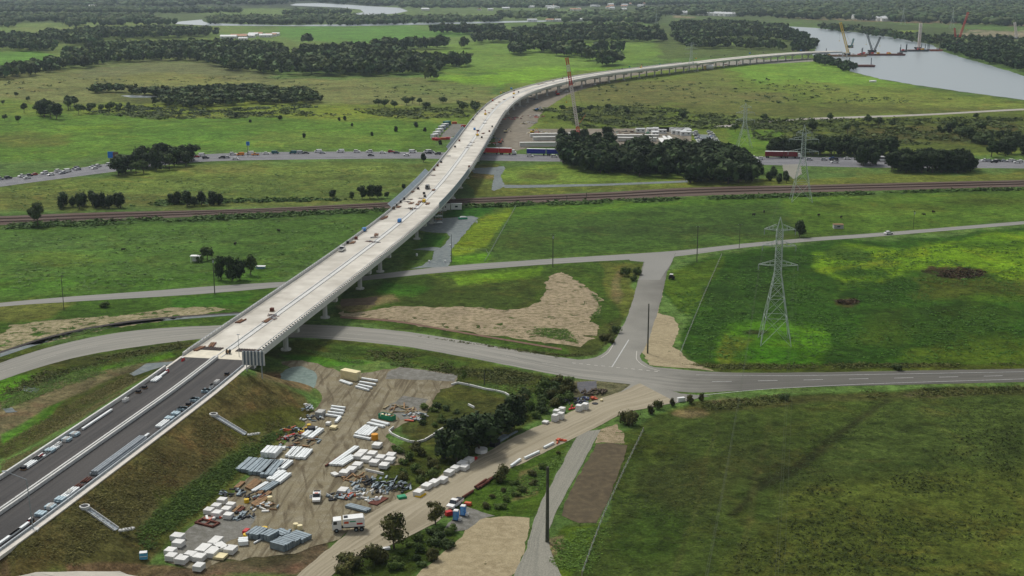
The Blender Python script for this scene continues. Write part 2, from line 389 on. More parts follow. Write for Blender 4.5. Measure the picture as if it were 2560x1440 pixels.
 ([(2250,700),(2560,710),(2560,760),(2300,750)],(84,92,32),9,9,.8),(ell(2480,750,80,12),(74,116,26),8,8,.7),
 (ell(2350,800,200,40),(48,78,20),14,10,.6),(ell(2420,870,180,30),(84,112,26),18,12,.8),(ell(2200,830,70,24),(66,96,24),12,10,.6),
 ([(1800,815),(1860,802),(1960,806),(2050,818),(2060,860),(2045,902),(1960,912),(1860,918),(1802,912),(1792,860)],(80,136,22),12,12,.85),([(1805,840),(1870,850),(1880,900),(1850,918),(1800,915)],(104,120,36),9,8,.8),(ell(1930,890,90,26),(56,116,14),9,8,.7),(ell(1880,832,34,7),(44,60,24),3,5,.9),
 ([(1760,720),(1860,640),(1960,630),(1930,760),(1880,790),(1780,800)],(44,80,22),10,8,.7),
 ([(1700,905),(2560,905),(3460,900),(3460,925),(2560,925),(1800,930)],(88,96,34),5,6,.8),
 # lower right field: darker grass, with some cloud shade put into its colour
 ([(1560,1080),(1640,1035),(1760,1000),(2000,985),(2560,960),(3460,955),(3460,1900),(1250,1900),(1440,1440),(1520,1290)],(68,92,34),5,5,1),
 ([(1740,1000),(2560,965),(3460,955),(3460,1000),(2560,985),(2000,1010),(1700,1040)],(80,82,42),5,6,.9),
 (ell(1730,1030,50,10),(140,122,88),4,7,.6),(ell(1830,1000,50,9),(128,112,84),4,7,.6),(ell(2330,985,80,7),(120,108,82),4,6,.6),
 ([(2200,1000),(2560,985),(3460,980),(3460,1500),(1760,1500),(1850,1350),(2000,1180)],(70,94,38),18,8,.9),
 ([(2000,1200),(2200,1180),(2560,1160),(3460,1150),(3460,1900),(1700,1900),(1800,1400)],(82,100,36),30,12,.8),
 ([(2215,998),(2230,1000),(2080,1110),(1990,1190),(1900,1230),(1830,1290),(1810,1285),(1900,1200),(1980,1160),(2060,1095)],(44,54,26),8,4,.7),([(1790,1040),(1800,1040),(1700,1440),(1685,1440)],(92,104,50),6,3,.4),([(1915,1040),(1930,1040),(1850,1440),(1830,1440)],(92,104,50),6,3,.4),
 (ell(1720,1210,110,60),(74,72,40),26,10,.4),(ell(1640,1120,70,34),(64,82,24),16,8,.7),(ell(1880,1160,90,60),(74,74,42),24,10,.35),
 (ell(1640,1330,90,70),(52,82,24),22,10,.7),(ell(1850,1060,120,40),(56,78,28),18,10,.6),
 # right side beyond the highway
 ([(1260,215),(1500,175),(1800,160),(2050,145),(2150,180),(2300,215),(2560,252),(3460,330),(3460,385),(2560,388),(1800,385),(1400,350),(1300,330),(1310,270)],(106,132,50),6,6,1),
 ([(1800,165),(2050,150),(2160,185),(2300,215),(2200,215),(1900,205)],(116,164,54),8,5,.8),
 ([(1450,215),(1700,200),(1950,230),(2000,250),(1600,265),(1420,250)],(116,116,66),10,8,.8),
 ([(1700,180),(1800,175),(1850,215),(1740,225)],(120,128,66),6,6,.6),
 ([(2000,205),(2560,262),(2560,272),(2100,262)],(118,138,58),10,6,.8),
 ([(1700,255),(2150,258),(2560,278),(2560,284),(2000,290),(1700,285)],(98,100,52),8,8,.7),
 ([(1330,270),(1800,290),(1850,320),(1800,335),(1450,325),(1320,300)],(90,116,38),7,8,.9),
 ([(1400,262),(1600,268),(1700,300),(1500,305),(1400,290)],(74,84,40),6,8,.5),
 ([(1880,300),(2560,290),(3460,290),(3460,380),(1900,380)],(84,104,40),6,7,.9),
 ([(2100,318),(2560,310),(2560,355),(2200,350)],(90,84,46),8,8,.7),
 ([(1820,318),(1950,330),(2000,380),(1860,385),(1820,350)],(92,136,38),5,6,.8),
 ([(1640,60),(1900,60),(2040,100),(2030,135),(1650,150)],(84,104,54),5,5,.8),
 ([(1750,96),(1880,92),(1960,104),(1880,112),(1760,106)],(116,152,56),3,4,.9),
 ([(2040,50),(2560,80),(3460,120),(3460,190),(2560,150),(2340,120),(2100,80)],(78,100,56),4,5,.9),
 ([(1950,45),(2560,65),(3460,90),(3460,70),(2560,56),(2000,44)],(150,130,98),2,3,.9),
 ([(2380,80),(2560,76),(3460,80),(3460,110),(2560,100),(2430,98)],(158,148,120),3,6,.8),
 (ell(2260,80,34,2.2),(140,170,60),2,2,.9),
 ([(1480,48),(1480,52),(1610,52),(1610,48)],(200,190,170),1.5,2,.6),
 ([(1680,40),(1740,42),(1730,46),(1690,44)],(170,150,120),1.5,2,.8),
]
xs=np.concatenate([np.arange(-2600,-120,40),np.arange(-120,2680,4.0),np.arange(2680,5200,40)])
ys=np.concatenate([[-62,-60,-56,-52,-46,-40,-35],np.arange(-31,260,2.0),np.arange(260,1470,3.5),np.arange(1470,3400,60)])
GX,GY=np.meshgrid(xs,ys)
vv=(GY-720)/F; tt=-H/(-ST-vv*CT); WX=(GX-1280)/F*tt; WY=(CT-vv*ST)*tt
WZ=hgt(WX,WY)
PX,PY=proj(WX,WY,WZ)
# wobble of the field borders, in world space so that it recedes properly
sc_=np.clip((PY-HY)*CT/H,0.02,20)
wob=fbm(WX*0.04,WY*0.04,5)*1.6+fbm(WX*0.008+7,WY*0.008,3)*1.0; wob2=fbm(WX*0.04+90,WY*0.04+40,5)*1.6+fbm(WX*0.008+57,WY*0.008+9,3)*1.0; fine=fbm(WX*0.4,WY*0.4,3)
base=np.array(S(96,124,60)); colr=np.tile(base,(GX.shape[0],GX.shape[1],1))
def vis(a):
    return a
for poly,rgb,fe,wb,st in REG:
    fe=fe*1.5
    if rgb[1]>rgb[0]*1.1: rgb=(rgb[0]+7,rgb[1]-1,rgb[2]+3)
    P=np.array(poly); x0,y0=P.min(0)-3*fe-30; x1,y1=P.max(0)+3*fe+30
    m=(PX>=x0)&(PX<=x1)&(PY>=y0)&(PY<=y1)
    if not m.any(): continue
    k=np.minimum(sc_[m]*10,60)
    d=inpoly(PX[m]+wob[m]*wb*6,PY[m]+(wob2[m]*wb*2.4+fine[m]*wb*.8),poly)
    a=np.clip(d/fe+0.5,0,1)*st; a=a*a*(3-2*a) if st==1 else a
    a=a[:,None]; colr[m]=colr[m]*(1-a)+np.array(S(*rgb))*a
# beyond the picture's top: forested country
far=np.clip((-20-PY)/20,0,1)[...,None]; colr=colr*(1-far)+np.array(S(60,78,56))*far
nr,nc=GX.shape; idx=np.arange(nr*nc).reshape(nr,nc)
Q=np.stack([idx[:-1,:-1],idx[1:,:-1],idx[1:,1:],idx[:-1,1:]],-1).reshape(-1,4)
V=np.stack([WX,WY,WZ],-1).reshape(-1,3)
# ground material
gm,n,b=node_mat('pasture'); N=n.nodes.new; L=n.links.new
at_=N('ShaderNodeAttribute'); at_.attribute_name='tint'; g=N('ShaderNodeNewGeometry')
def gnoise(s,d=6,rough=0.55,dist=0.0,off=0):
    t=N('ShaderNodeTexNoise'); t.inputs['Scale'].default_value=s; t.inputs['Detail'].default_value=d; t.inputs['Roughness'].default_value=rough; t.inputs['Distortion'].default_value=dist
    mp=N('ShaderNodeMapping'); mp.inputs['Location'].default_value=(off,off*2,0); L(g.outputs['Position'],mp.inputs[0]); L(mp.outputs[0],t.inputs['Vector']); return t.outputs['Fac']
def grange(v,a,b_,c,d):
    r=N('ShaderNodeMapRange'); r.inputs[1].default_value=a; r.inputs[2].default_value=b_; r.inputs[3].default_value=c; r.inputs[4].default_value=d; L(v,r.inputs[0]); return r.outputs[0]
def gmul(c,f):
    s=N('ShaderNodeVectorMath'); s.operation='SCALE'; L(c,s.inputs[0]); L(f,s.inputs['Scale']); return s.outputs[0]
def gmix(f,a,b_):
    x=N('ShaderNodeMix'); x.data_type='RGBA'; L(f,x.inputs[0]); L(a,x.inputs[6])
    if isinstance(b_,tuple): x.inputs[7].default_value=(*b_,1)
    else: L(b_,x.inputs[7])
    return x.outputs[2]
c=at_.outputs['Color']
c=gmul(c,grange(gnoise(0.012,4),0.3,0.7,0.82,1.18))
c=gmul(c,grange(gnoise(0.06,5,.6,1.0,11),0.32,0.68,0.64,1.32))
c=gmul(c,grange(gnoise(0.35,5,.65,0.6,23),0.34,0.66,0.58,1.4))
c=gmul(c,grange(gnoise(1.6,4,.7,0,37),0.3,0.7,0.55,1.4))
dry=N('ShaderNodeVectorMath'); dry.operation='MULTIPLY'; L(c,dry.inputs[0]); dry.inputs[1].default_value=(1.5,1.06,1.15)
c=gmix(grange(gnoise(0.045,5,.6,1.5,51),0.52,0.72,0,0.75),c,dry.outputs[0])
dk=N('ShaderNodeVectorMath'); dk.operation='MULTIPLY'; L(c,dk.inputs[0]); dk.inputs[1].default_value=(0.55,0.68,0.6)
c=gmix(grange(gnoise(0.11,7,.75,1.2,77),0.54,0.66,0,0.8),c,dk.outputs[0])
c=gmix(grange(gnoise(0.55,6,.75,0.5,95),0.54,0.64,0,0.75),c,dk.outputs[0])
L(c,b.inputs['Base Color']); b.inputs['Roughness'].default_value=1.0; b.inputs['Specular IOR Level'].default_value=0.05
bp=N('ShaderNodeBump'); bp.inputs['Strength'].default_value=0.9; bp.inputs['Distance'].default_value=0.8; L(gnoise(0.7,8,.75,0,5),bp.inputs['Height']); L(bp.outputs[0],b.inputs['Normal'])
me=npmesh('ground',V,Q,[gm],tint=colr.reshape(-1,3)); go=link(bpy.data.objects.new('ground',me)); go['kind']='structure'
# ---------------- sheets: roads, tracks, bare ground ----------------
def densify(P,step,jit,seed=0,closed=True):
    out=[]; n=len(P); r=np.random.default_rng(seed)
    for i in range(n if closed else n-1):
        a=np.array(P[i][:2]); b=np.array(P[(i+1)%n][:2]); k=max(1,min(60,int(np.linalg.norm(b-a)/step)))
        for j in range(k): out.append(a+(b-a)*j/k)
    if not closed: out.append(np.array(P[-1][:2]))
    out=np.array(out)
    if jit:
        out[:,0]+=fbm(out[:,0]*.35+seed*7,out[:,1]*.35,3)*jit*2.2; out[:,1]+=fbm(out[:,0]*.35+50,out[:,1]*.35+seed*5,3)*jit*3.2
    return out
def sheet(name,poly,z,m,jit=0.8,step=1.5,seed=1):
    W=[gp(*p)[:2] for p in poly]; D=densify(W,step,jit,seed)
    vs=[Vector((p[0],p[1],0)) for p in D]; tri=tessellate_polygon([vs])
    me=bpy.data.meshes.new(name); me.from_pydata([(p[0],p[1],z+(float(hgt(p[0],p[1])) if name=='footpath' else 0)) for p in D],[],[t for t in tri]); me.materials.append(m)
    import bmesh
    bm=bmesh.new(); bm.from_mesh(me); bmesh.ops.recalc_face_normals(bm,faces=bm.faces)
    if bm.faces and sum(f.normal.z for f in bm.faces)<0: bmesh.ops.reverse_faces(bm,faces=bm.faces)
    bm.to_mesh(me); bm.free()
    o=link(bpy.data.objects.new(name,me)); o['kind']='structure'; return o
def resample(P,n):
    P=np.array([p[:2] for p in P],float); s=np.r_[0,np.cumsum(np.hypot(*np.diff(P,axis=0).T))]; u=np.linspace(0,s[-1],n)
    # smooth through Catmull-like: resample twice
    X=np.interp(u,s,P[:,0]); Y=np.interp(u,s,P[:,1])
    k=max(1,n//(len(P)*3)); ker=np.ones(2*k+1)/(2*k+1)
    def sm(a):
        q=np.r_[2*a[0]-a[k:0:-1],a,2*a[-1]-a[-2:-k-2:-1]]; return np.convolve(q,ker,'valid')
    if n>3*len(P): X,Y=sm(X),sm(Y)
    return np.stack([X,Y],1),s[-1]
def ribbon(name,left,right,z,m,n=80,across=4,jit=0.0,world=False,kind='structure',zf=None):
    A=left if world else [at(*p) for p in left]; B=right if world else [at(*p) for p in right]
    A,la=resample(A,n); B,lb=resample(B,n); A=A.copy();B=B.copy()
    if jit:
        A[:,0]+=fbm(A[:,0]*.3,A[:,1]*.3)*jit; A[:,1]+=fbm(A[:,0]*.3+9,A[:,1]*.3)*jit*2; B[:,1]+=fbm(B[:,0]*.3,B[:,1]*.3+5)*jit*2
    t=np.linspace(0,1,across+1); V=A[:,None,:]*(1-t)[None,:,None]+B[:,None,:]*t[None,:,None]
    Zz=np.full(V.shape[:2],z) if zf is None else zf(V[...,0],V[...,1])+z
    V3=np.concatenate([V,Zz[...,None]],-1).reshape(-1,3); idx=np.arange(n*(across+1)).reshape(n,across+1)
    Q=np.stack([idx[:-1,:-1],idx[:-1,1:],idx[1:,1:],idx[1:,:-1]],-1).reshape(-1,4)
    a,bb,c_=V3[Q[0,0]],V3[Q[0,1]],V3[Q[0,2]]
    if np.cross(bb-a,c_-a)[2]<0: Q=Q[:,::-1]
    me=npmesh(name,V3,np.ascontiguousarray(Q),[m]); uv=me.uv_layers.new(name='uv'); u=np.tile(t,n); vv=np.repeat(np.linspace(0,la,n),across+1)
    li=np.zeros(len(me.loops),np.int32); me.loops.foreach_get('vertex_index',li); uv.data.foreach_set('uv',np.stack([u[li],vv[li]],1).astype(np.float32).ravel())
    o=link(bpy.data.objects.new(name,me)); 
    if kind: o['kind']=kind
    return o,A,B
def line_strip(name,P,w,z,m,dash=None,world=False,n=60,zf=None):
    """painted line along pixels P; dash=(on,off) metres"""
    W=P if world else [at(*p) for p in P]; C,Ln=resample(W,n)
    s=np.r_[0,np.cumsum(np.hypot(*np.diff(C,axis=0).T))]; mb=MB()
    def pt(u): return np.array([np.interp(u,s,C[:,0]),np.interp(u,s,C[:,1])])
    segs=[]
    if dash:
        u=0
        while u<Ln: segs.append((u,min(Ln,u+dash[0]))); u+=sum(dash)
    else:
        k=n-1; segs=[(Ln*i/k,Ln*(i+1)/k) for i in range(k)]
    for a,b_ in segs:
        p,q=pt(a),pt(b_); d=q-p; l=np.linalg.norm(d)
        if l<1e-6: continue
        nn=np.array([-d[1],d[0]])/l*w/2
        if nn[1]<0 and False: nn=-nn
        vs=[(*(p+nn),z),(*(p-nn),z),(*(q-nn),z),(*(q+nn),z)]
        if zf is not None: vs=[(v[0],v[1],z+float(zf(v[0],v[1]))) for v in vs]
        mb.add(vs,[(0,1,2,3)],m)
    o=mb.build(name); o['kind']='structure'; return o
M_bit=surf_mat('worn_bitumen',S(148,146,136),S(132,131,122),S(160,157,146),.02,.5,True,grain=.1,xdark=(38,70,.46))
M_side=surf_mat('side_bitumen',S(146,145,138),S(130,130,124),S(158,156,148),.02,.5,True,grain=.12)
M_hwy=surf_mat('motorway_asphalt',S(122,122,126),S(108,108,112),S(138,138,140),.01,.3,True,grain=.12)
M_new=surf_mat('fresh_asphalt',S(74,72,70),S(64,63,62),S(86,83,80),.05,.3,True,rough=.85,grain=.15)
M_dirtroad=surf_mat('clay_road',S(166,156,130),S(150,140,116),S(176,166,142),.05,.5,True,grain=.1)
M_yard=surf_mat('yard_dirt',S(146,136,108),S(128,118,92),S(154,146,122),.05,.3,False,grain=.3,rut=(math.radians(84),S(98,86,64)))
M_grav=surf_mat('grey_gravel',S(146,144,130),S(138,137,125),S(154,151,137),.06,.6,True,grain=.25)
M_bgrav=surf_mat('blue_gravel',S(124,134,134),S(110,120,120),S(140,146,142),.06,.5,False,grain=.18)
M_mulch=surf_mat('cut_grass_mulch',S(184,166,134),S(158,142,114),S(122,114,78),.12,.5,False,grain=.4,holes=(.16,.60))
M_mulch2=surf_mat('patchy_mulch',S(182,168,132),S(146,136,102),S(116,116,68),.12,.6,False,grain=.4,holes=(.2,.54))
M_soil=surf_mat('tilled_soil',S(92,82,62),S(82,72,54),S(106,94,70),.08,.5,False,grain=.15)
M_tan=surf_mat('tan_fill',S(170,156,122),S(154,140,108),S(182,168,134),.1,.6,False,grain=.25,holes=(.14,.66))
M_rail=surf_mat('rail_ballast',S(94,76,66),S(84,62,52),S(110,96,84),.01,.2,True,grain=.15)
M_grey=surf_mat('crushed_rock',S(128,126,116),S(112,110,100),S(142,140,132),.06,.6,False,grain=.25)
M_green=surf_mat('green_rock',S(128,146,136),S(112,130,122),S(140,156,148),.08,.6,False,grain=.22)
M_line=mat('road_paint',S(210,210,205,.8),.7,.2,1.2)
M_line2=mat('faded_paint',S(204,200,188,.95),.8,.25,1.2)
# highway
HT=[(-700,512),(-300,486),(0,448),(100,435),(200,420),(290,405),(460,389),(560,383),(700,380),(900,379),(1120,381),(1400,388),(1880,392),(2150,393),(2560,401),(3200,414)]
HB=[(-700,540),(-300,510),(0,467),(150,447),(280,430),(470,405),(600,401),(800,398),(1100,396),(1200,402),(1400,404),(1900,412),(2150,419),(2560,421),(3200,434)]
hw,hA,hB=ribbon('highway',HT,HB,0.06,M_hwy,n=160,across=8)
def lat(A,B,t): return [tuple(p) for p in (A*(1-t)+B*t)]
for t in (0.05,0.44,0.56,0.95): line_strip('road_marking',lat(hA,hB,t),0.35,0.09,M_line,world=True,n=120)
for t in (0.18,0.31,0.69,0.82): line_strip('road_marking',lat(hA,hB,t),0.3,0.09,M_line,dash=(4,8),world=True,n=120)
# railway: brown ballast bed with four rails
RT=[(-700,566),(0,541),(63,540),(150,533),(620,523),(830,513),(1000,504),(1330,488),(1540,480),(1700,469),(2000,463),(2560,450),(3300,432)]
RB=[(-700,592),(0,562),(150,560),(420,545),(620,534),(850,528),(1100,514),(1500,502),(1700,491),(2000,482),(2560,467),(3300,449)]
ro,rA,rB=ribbon('railway_bed',RT,RB,0.08,M_rail,n=120,across=6,jit=0.6)
M_steel=mat('rail_steel',S(92,66,56,.7),.6,.2,2,metal=.3); M_sleep=mat('sleeper_concrete',S(118,104,92),.9,.2,1)
tr=thing('railway_track','pair of railway tracks on the brown ballast passing under the bridge','railway track',(0,0,0))
for t in (0.30,0.36,0.62,0.68):
    C,_l=resample(lat(rA,rB,t),120); mb=MB()
    for a,b_ in zip(C[:-1],C[1:]): mb.bar((*a,.32),(*b_,.32),0.16,0.2,M_steel)
    mb.build('rail',tr)
mb=MB()
for t in (0.33,0.65):
    C,ln=resample(lat(rA,rB,t),700)
    for a,b_ in list(zip(C[:-1],C[1:])):
        d=(b_-a)/np.linalg.norm(b_-a); nn=np.array([-d[1],d[0]])*1.4; mb.bar((*(a-nn),.14),(*(a+nn),.14),0.5,0.14,M_sleep)
slp=mb.build('sleeper',tr); slp['kind']='stuff'
# main road with its two edges, side road, access road
MT=[(-700,1140),(-300,1010),(0,908),(60,886),(168,856),(302,829),(437,818),(551,813),(700,810),(850,814),(1018,829),(1186,856),(1354,886),(1440,900),(1600,915),(1790,932),(2000,932),(2560,922),(3300,905)]
MBt=[(-700,1240),(-300,1080),(0,950),(50,934),(134,907),(235,883),(370,863),(504,846),(620,842),(745,843),(850,850),(1018,866),(1186,897),(1354,930),(1438,947),(1600,962),(1700,985),(2000,968),(2560,955),(3300,936)]
mr_,mA,mB_=ribbon('road',MT,MBt,0.04,M_bit,n=200,across=8,jit=0.4)
M_bit2=surf_mat('dark_worn_bitumen',S(118,116,114),S(106,104,104),S(132,130,126),.02,.5,True,grain=.1)
0 and ribbon('road',[(1640,935),(1700,935),(1800,936),(2000,937),(2560,928),(3300,911)],[(1640,985),(1720,992),(1800,980),(2000,966),(2560,951),(3300,932)],0.055,M_bit2,n=90,across=6,jit=.4)
sheet('road',[(1400,893),(1440,900),(1468,898),(1490,893),(1508,884),(1524,869),(1539,848),(1552,824),(1565,800),(1579,762),(1599,688),(1612,648),(1690,632),(1668,680),(1650,760),(1622,850),(1600,890),(1604,902),(1622,914),(1650,924),(1700,933),(1700,938),(1600,945),(1480,925),(1400,905)],0.07,M_bit,jit=.3)
sheet('road',[(1590,950),(1700,985),(1780,990),(1700,1006),(1640,1016),(1560,1030),(1500,1010),(1560,975)],0.08,M_bit,jit=.4)
# side road (thin) across
STp=[(-700,810),(-300,790),(0,757),(168,742),(400,726),(550,714),(720,704),(850,699),(960,683),(1130,664),(1380,647),(1560,636),(1700,627),(1850,610),(2030,594),(2190,583),(2400,566),(2560,553),(3300,490)]
SBp=[(-700,822),(-300,800),(0,766),(168,755),(400,742),(550,732),(720,716),(850,708),(960,696),(1130,679),(1380,660),(1560,650),(1700,641),(1850,620),(2030,603),(2190,592),(2400,574),(2560,561),(3300,497)]
ribbon('side_road',STp,SBp,0.05,M_side,n=160,across=4,jit=.3)
sheet('side_road',[(1560,638),(1690,629),(1680,655),(1650,700),(1600,700),(1612,655),(1575,652)],0.075,M_side,jit=.3)
ribbon('side_road',[(1885,306),(1950,298),(2100,292),(2300,286),(2560,271),(3300,250)],[(1885,310),(1950,302),(2100,297),(2300,290),(2560,275),(3300,254)],0.08,mat('pale_track',S(176,170,160),.9,.1,.3),n=60,across=2)
sheet('side_road',[(1780,316),(1840,310),(1845,313),(1815,319)],0.08,MATS['pale_track'],jit=.5)
for P in ([(0,274),(20,276),(44,282)],): pass
DT=[(1600,958),(1540,985),(1480,1003),(1400,1044),(1300,1085),(1200,1140),(1100,1188),(1000,1243),(900,1300),(850,1350),(740,1440),(640,1530)]
DB=[(1690,1006),(1640,1016),(1560,1032),(1480,1074),(1400,1112),(1300,1162),(1234,1187),(1159,1243),(1098,1304),(1005,1351),(864,1409),(760,1500)]
ribbon('access_road',DT,DB,0.09,M_dirtroad,n=120,across=6,jit=.8)
# painted lines
line_strip('road_marking',[(1740,938),(2000,940),(2560,930)],0.25,0.11,M_line,n=50)
line_strip('road_marking',[(1750,989),(1900,974),(2150,961),(2560,948)],0.25,0.11,M_line,n=50)
line_strip('road_marking',[(1780,955),(2000,951),(2560,939)],0.28,0.11,M_line,dash=(6,8),n=50)
line_strip('road_marking',[(1572,850),(1530,918)],0.35,0.11,M_line,n=10)
line_strip('road_marking',[(1536,858),(1520,884),(1502,895)],0.2,0.11,M_line2,n=10)
line_strip('road_marking',[(1592,878),(1590,900),(1612,918),(1650,928)],0.2,0.11,M_line2,n=14)
line_strip('road_marking',[(1430,908),(1520,917),(1650,930)],0.35,0.11,M_line2,dash=(1.2,1.2),n=20)
line_strip('road_marking',[(0,930),(168,880),(302,853),(437,838),(640,830),(850,832),(1018,848),(1186,876),(1354,908),(1438,922)],0.12,0.075,M_line2,dash=(6,9),n=100)
# footpath beside the main road (kerbed swale)
ribbon('footpath',[(0,884),(100,850),(200,826),(320,806),(430,795),(560,786),(610,783)],[(0,893),(100,860),(200,834),(320,813),(430,800),(560,790),(612,787)],0.05,M_bgrav,n=70,across=2)
ribbon('drain',[(0,879),(100,846),(200,822),(320,802),(430,791),(560,783),(610,780)],[(0,884),(100,850),(200,826),(320,806),(430,795),(560,786),(612,783)],0.06,mat('drain_dark',S(58,52,46),.9,.2,.5),n=70,across=1)
ribbon('drain',[ZB(0,925),ZB(400,950),ZB(900,1040),ZB(1650,1165)],[ZB(0,940),ZB(400,965),ZB(900,1052),ZB(1650,1178)],0.09,mat('drain_soil',S(120,92,72),.9,.2,.5),n=60,across=1)
# bare patches, tracks
sheet('mulch_patch',[ZB(*p) for p in [(0,885),(60,900),(200,880),(400,850),(900,855),(1300,880),(1480,830),(1540,740),(1540,640),(1650,595),(1800,680),(1940,790),(1930,900),(1870,960),(1930,1000),(1900,1090),(1780,1150),(1500,1120),(1000,1050),(400,965),(0,930)]],0.05,M_mulch,jit=1.8,seed=3)
sheet('mulch_patch',[ZA(*p) for p in [(0,1060),(100,990),(450,950),(900,920),(1300,860),(1600,860),(1700,880),(1200,960),(800,1020),(400,1110),(0,1190),(-300,1290),(-300,1120)]],0.05,M_mulch2,jit=2.0,seed=5)
sheet('mulch_patch',[ZB(*p) for p in [(2300,620),(2370,560),(2420,640),(2400,760),(2360,900),(2480,930),(2530,1020),(2480,1150),(2600,1260),(2780,1330),(2300,1290),(2240,1180),(2260,1000),(2300,800)]],0.06,M_tan,jit=.8,seed=6)
sheet('dirt_patch',[ZB(*p) for p in [(0,800),(280,780),(260,840),(0,850)]],0.05,surf_mat('brown_earth',S(112,96,74),S(100,84,66),S(126,110,86)),jit=.8,seed=8)
sheet('dirt_patch',[(1195,1291),(1320,1297),(1322,1340),(1305,1390),(1280,1445),(1260,1500),(980,1500),(1040,1440),(1110,1380),(1150,1340)],0.05,M_tan,jit=1.0,seed=9)
ribbon('gravel_track',[(1452,1080),(1420,1130),(1395,1180),(1345,1270),(1315,1380),(1280,1445),(1240,1520)],[(1502,1074),(1480,1115),(1440,1190),(1395,1270),(1366,1340),(1385,1400),(1430,1500)],0.07,M_grav,n=60,across=5,jit=.8)
sheet('dirt_patch',[(1492,1110),(1530,1108),(1568,1113),(1556,1160),(1520,1250),(1492,1308),(1450,1308),(1402,1290),(1412,1260),(1440,1200)],0.06,M_soil,jit=.4,seed=11)
sheet('mulch_patch',[(1500,1075),(1540,1062),(1558,1085),(1560,1108),(1492,1108)],0.055,M_mulch,jit=1,seed=12)
sheet('gravel_track',[(1120,1310),(1155,1262),(1190,1275),(1235,1290),(1195,1300),(1165,1325),(1110,1330)],0.06,M_grey,jit=.8,seed=13)
# gravel pads by the bridge
sheet('gravel_track',[ZK(*p) for p in [(330,1400),(480,1360),(600,1290),(640,1240),(640,1170),(350,1150),(620,1120),(740,1130),(860,980),(800,940),(640,940),(440,900),(440,850),(600,760),(900,740),(1130,720),(1210,740),(1140,830),(1000,990),(860,1160),(860,1290),(830,1370)]],0.055,M_bgrav,jit=.8,seed=14)
sheet('gravel_track',[ZK(*p) for p in [(1100,105),(1440,95),(1480,85),(1540,80),(1560,110),(1500,200),(1520,260),(1560,340),(1420,400),(1380,380),(1420,190),(1150,170)]],0.055,M_bgrav,jit=.6,seed=15)
ribbon('gravel_track',[(1255,462),(1300,463),(1500,460),(1720,451)],[(1262,470),(1300,470),(1500,465),(1720,456)],0.06,M_bgrav,n=40,across=2)
sheet('gravel_track',[(1955,412),(2000,410),(2005,435),(1985,448),(1960,430)],0.07,M_grav,jit=.6,seed=16)
# construction corridor beside the bridge
sheet('dirt_patch',[ZL(*p) for p in [(1000,1330),(960,1000),(1010,870),(1100,780),(1180,680),(1300,580),(1500,480),(1800,390),(2400,240),(3400,110),(4600,20),(4720,60),(4300,120),(3300,200),(2600,330),(2000,530),(1700,720),(1600,830),(1560,930),(1420,1010),(2000,1010),(3500,1000),(3700,1080),(3700,1250),(1500,1260),(1300,1310)]],0.05,surf_mat('site_dirt',S(136,126,108),S(120,112,96),S(150,142,126),.02,.2,False,grain=.15),jit=1.2,step=4,seed=17)
sheet('gravel_track',[ZL(*p) for p in [(230,1110),(400,930),(560,950),(540,1050),(330,1150)]],0.06,M_grey,jit=.6,seed=18)
sheet('gravel_track',[ZI(*p) for p in [(1900,400),(2080,400),(2230,600),(2000,600),(1880,480)]],0.07,M_bgrav,jit=.4,seed=19)
ribbon('gravel_track',[(1800,158),(1850,151),(1960,148),(2060,145)],[(1800,166),(1850,162),(1960,158),(2060,152)],0.08,M_grav,n=30,across=2)
# yard
sheet('yard',[(700,905),(760,900),(840,925),(870,938),(960,925),(1000,918),(1145,935),(1140,960),(1100,975),(1085,1000),(1060,1045),(1020,1055),(960,1090),(1000,1120),(1025,1150),(960,1170),(940,1190),(930,1210),(1000,1230),(1010,1250),(900,1302),(850,1350),(810,1362),(740,1385),(640,1395),(560,1402),(500,1430),(410,1402),(425,1335),(500,1290),(600,1218),(690,1130),(760,1062),(785,1015),(800,990),(790,975),(760,940)],0.05,M_yard,jit=1.0,seed=20)
sheet('gravel_track',[(972,930),(1000,918),(1145,938),(1135,955),(1050,950),(965,948)],0.07,M_grey,jit=.8,seed=21)
sheet('gravel_track',[(960,1020),(1010,990),(1070,1000),(1040,1040),(1000,1050)],0.07,M_grey,jit=.9,seed=22)
sheet('gravel_track',[(440,1330),(540,1285),(640,1290),(620,1330),(520,1380),(430,1400),(412,1380)],0.07,M_grey,jit=.9,seed=23)
sheet('gravel_track',ell(745,950,48,34),0.075,M_green,jit=.6,seed=24)
sheet('gravel_track',[(325,935),(365,910),(430,903),(440,906),(380,925),(335,940)],0.06,M_bgrav,jit=.6,seed=25)
sheet('gravel_track',[(8,1022),(30,1018),(45,1030),(15,1032)],0.06,M_bgrav,jit=.5,seed=26)
sheet('gravel_track',[(40,970),(65,964),(100,972),(90,982),(60,978)],0.06,M_bgrav,jit=.5,seed=27)
sheet('dirt_patch',[(1445,955),(1490,952),(1495,975),(1455,985),(1440,970)],0.06,surf_mat('slate_fill',S(104,104,108),S(92,92,98),S(116,114,112)),jit=.6,seed=28)
sheet('footpath',[(30,1445),(90,1432),(200,1428),(300,1430),(370,1445),(420,1500),(0,1500)],0.07,mat('pale_concrete',S(206,200,184),.85,.08,.5),jit=.2,seed=29)
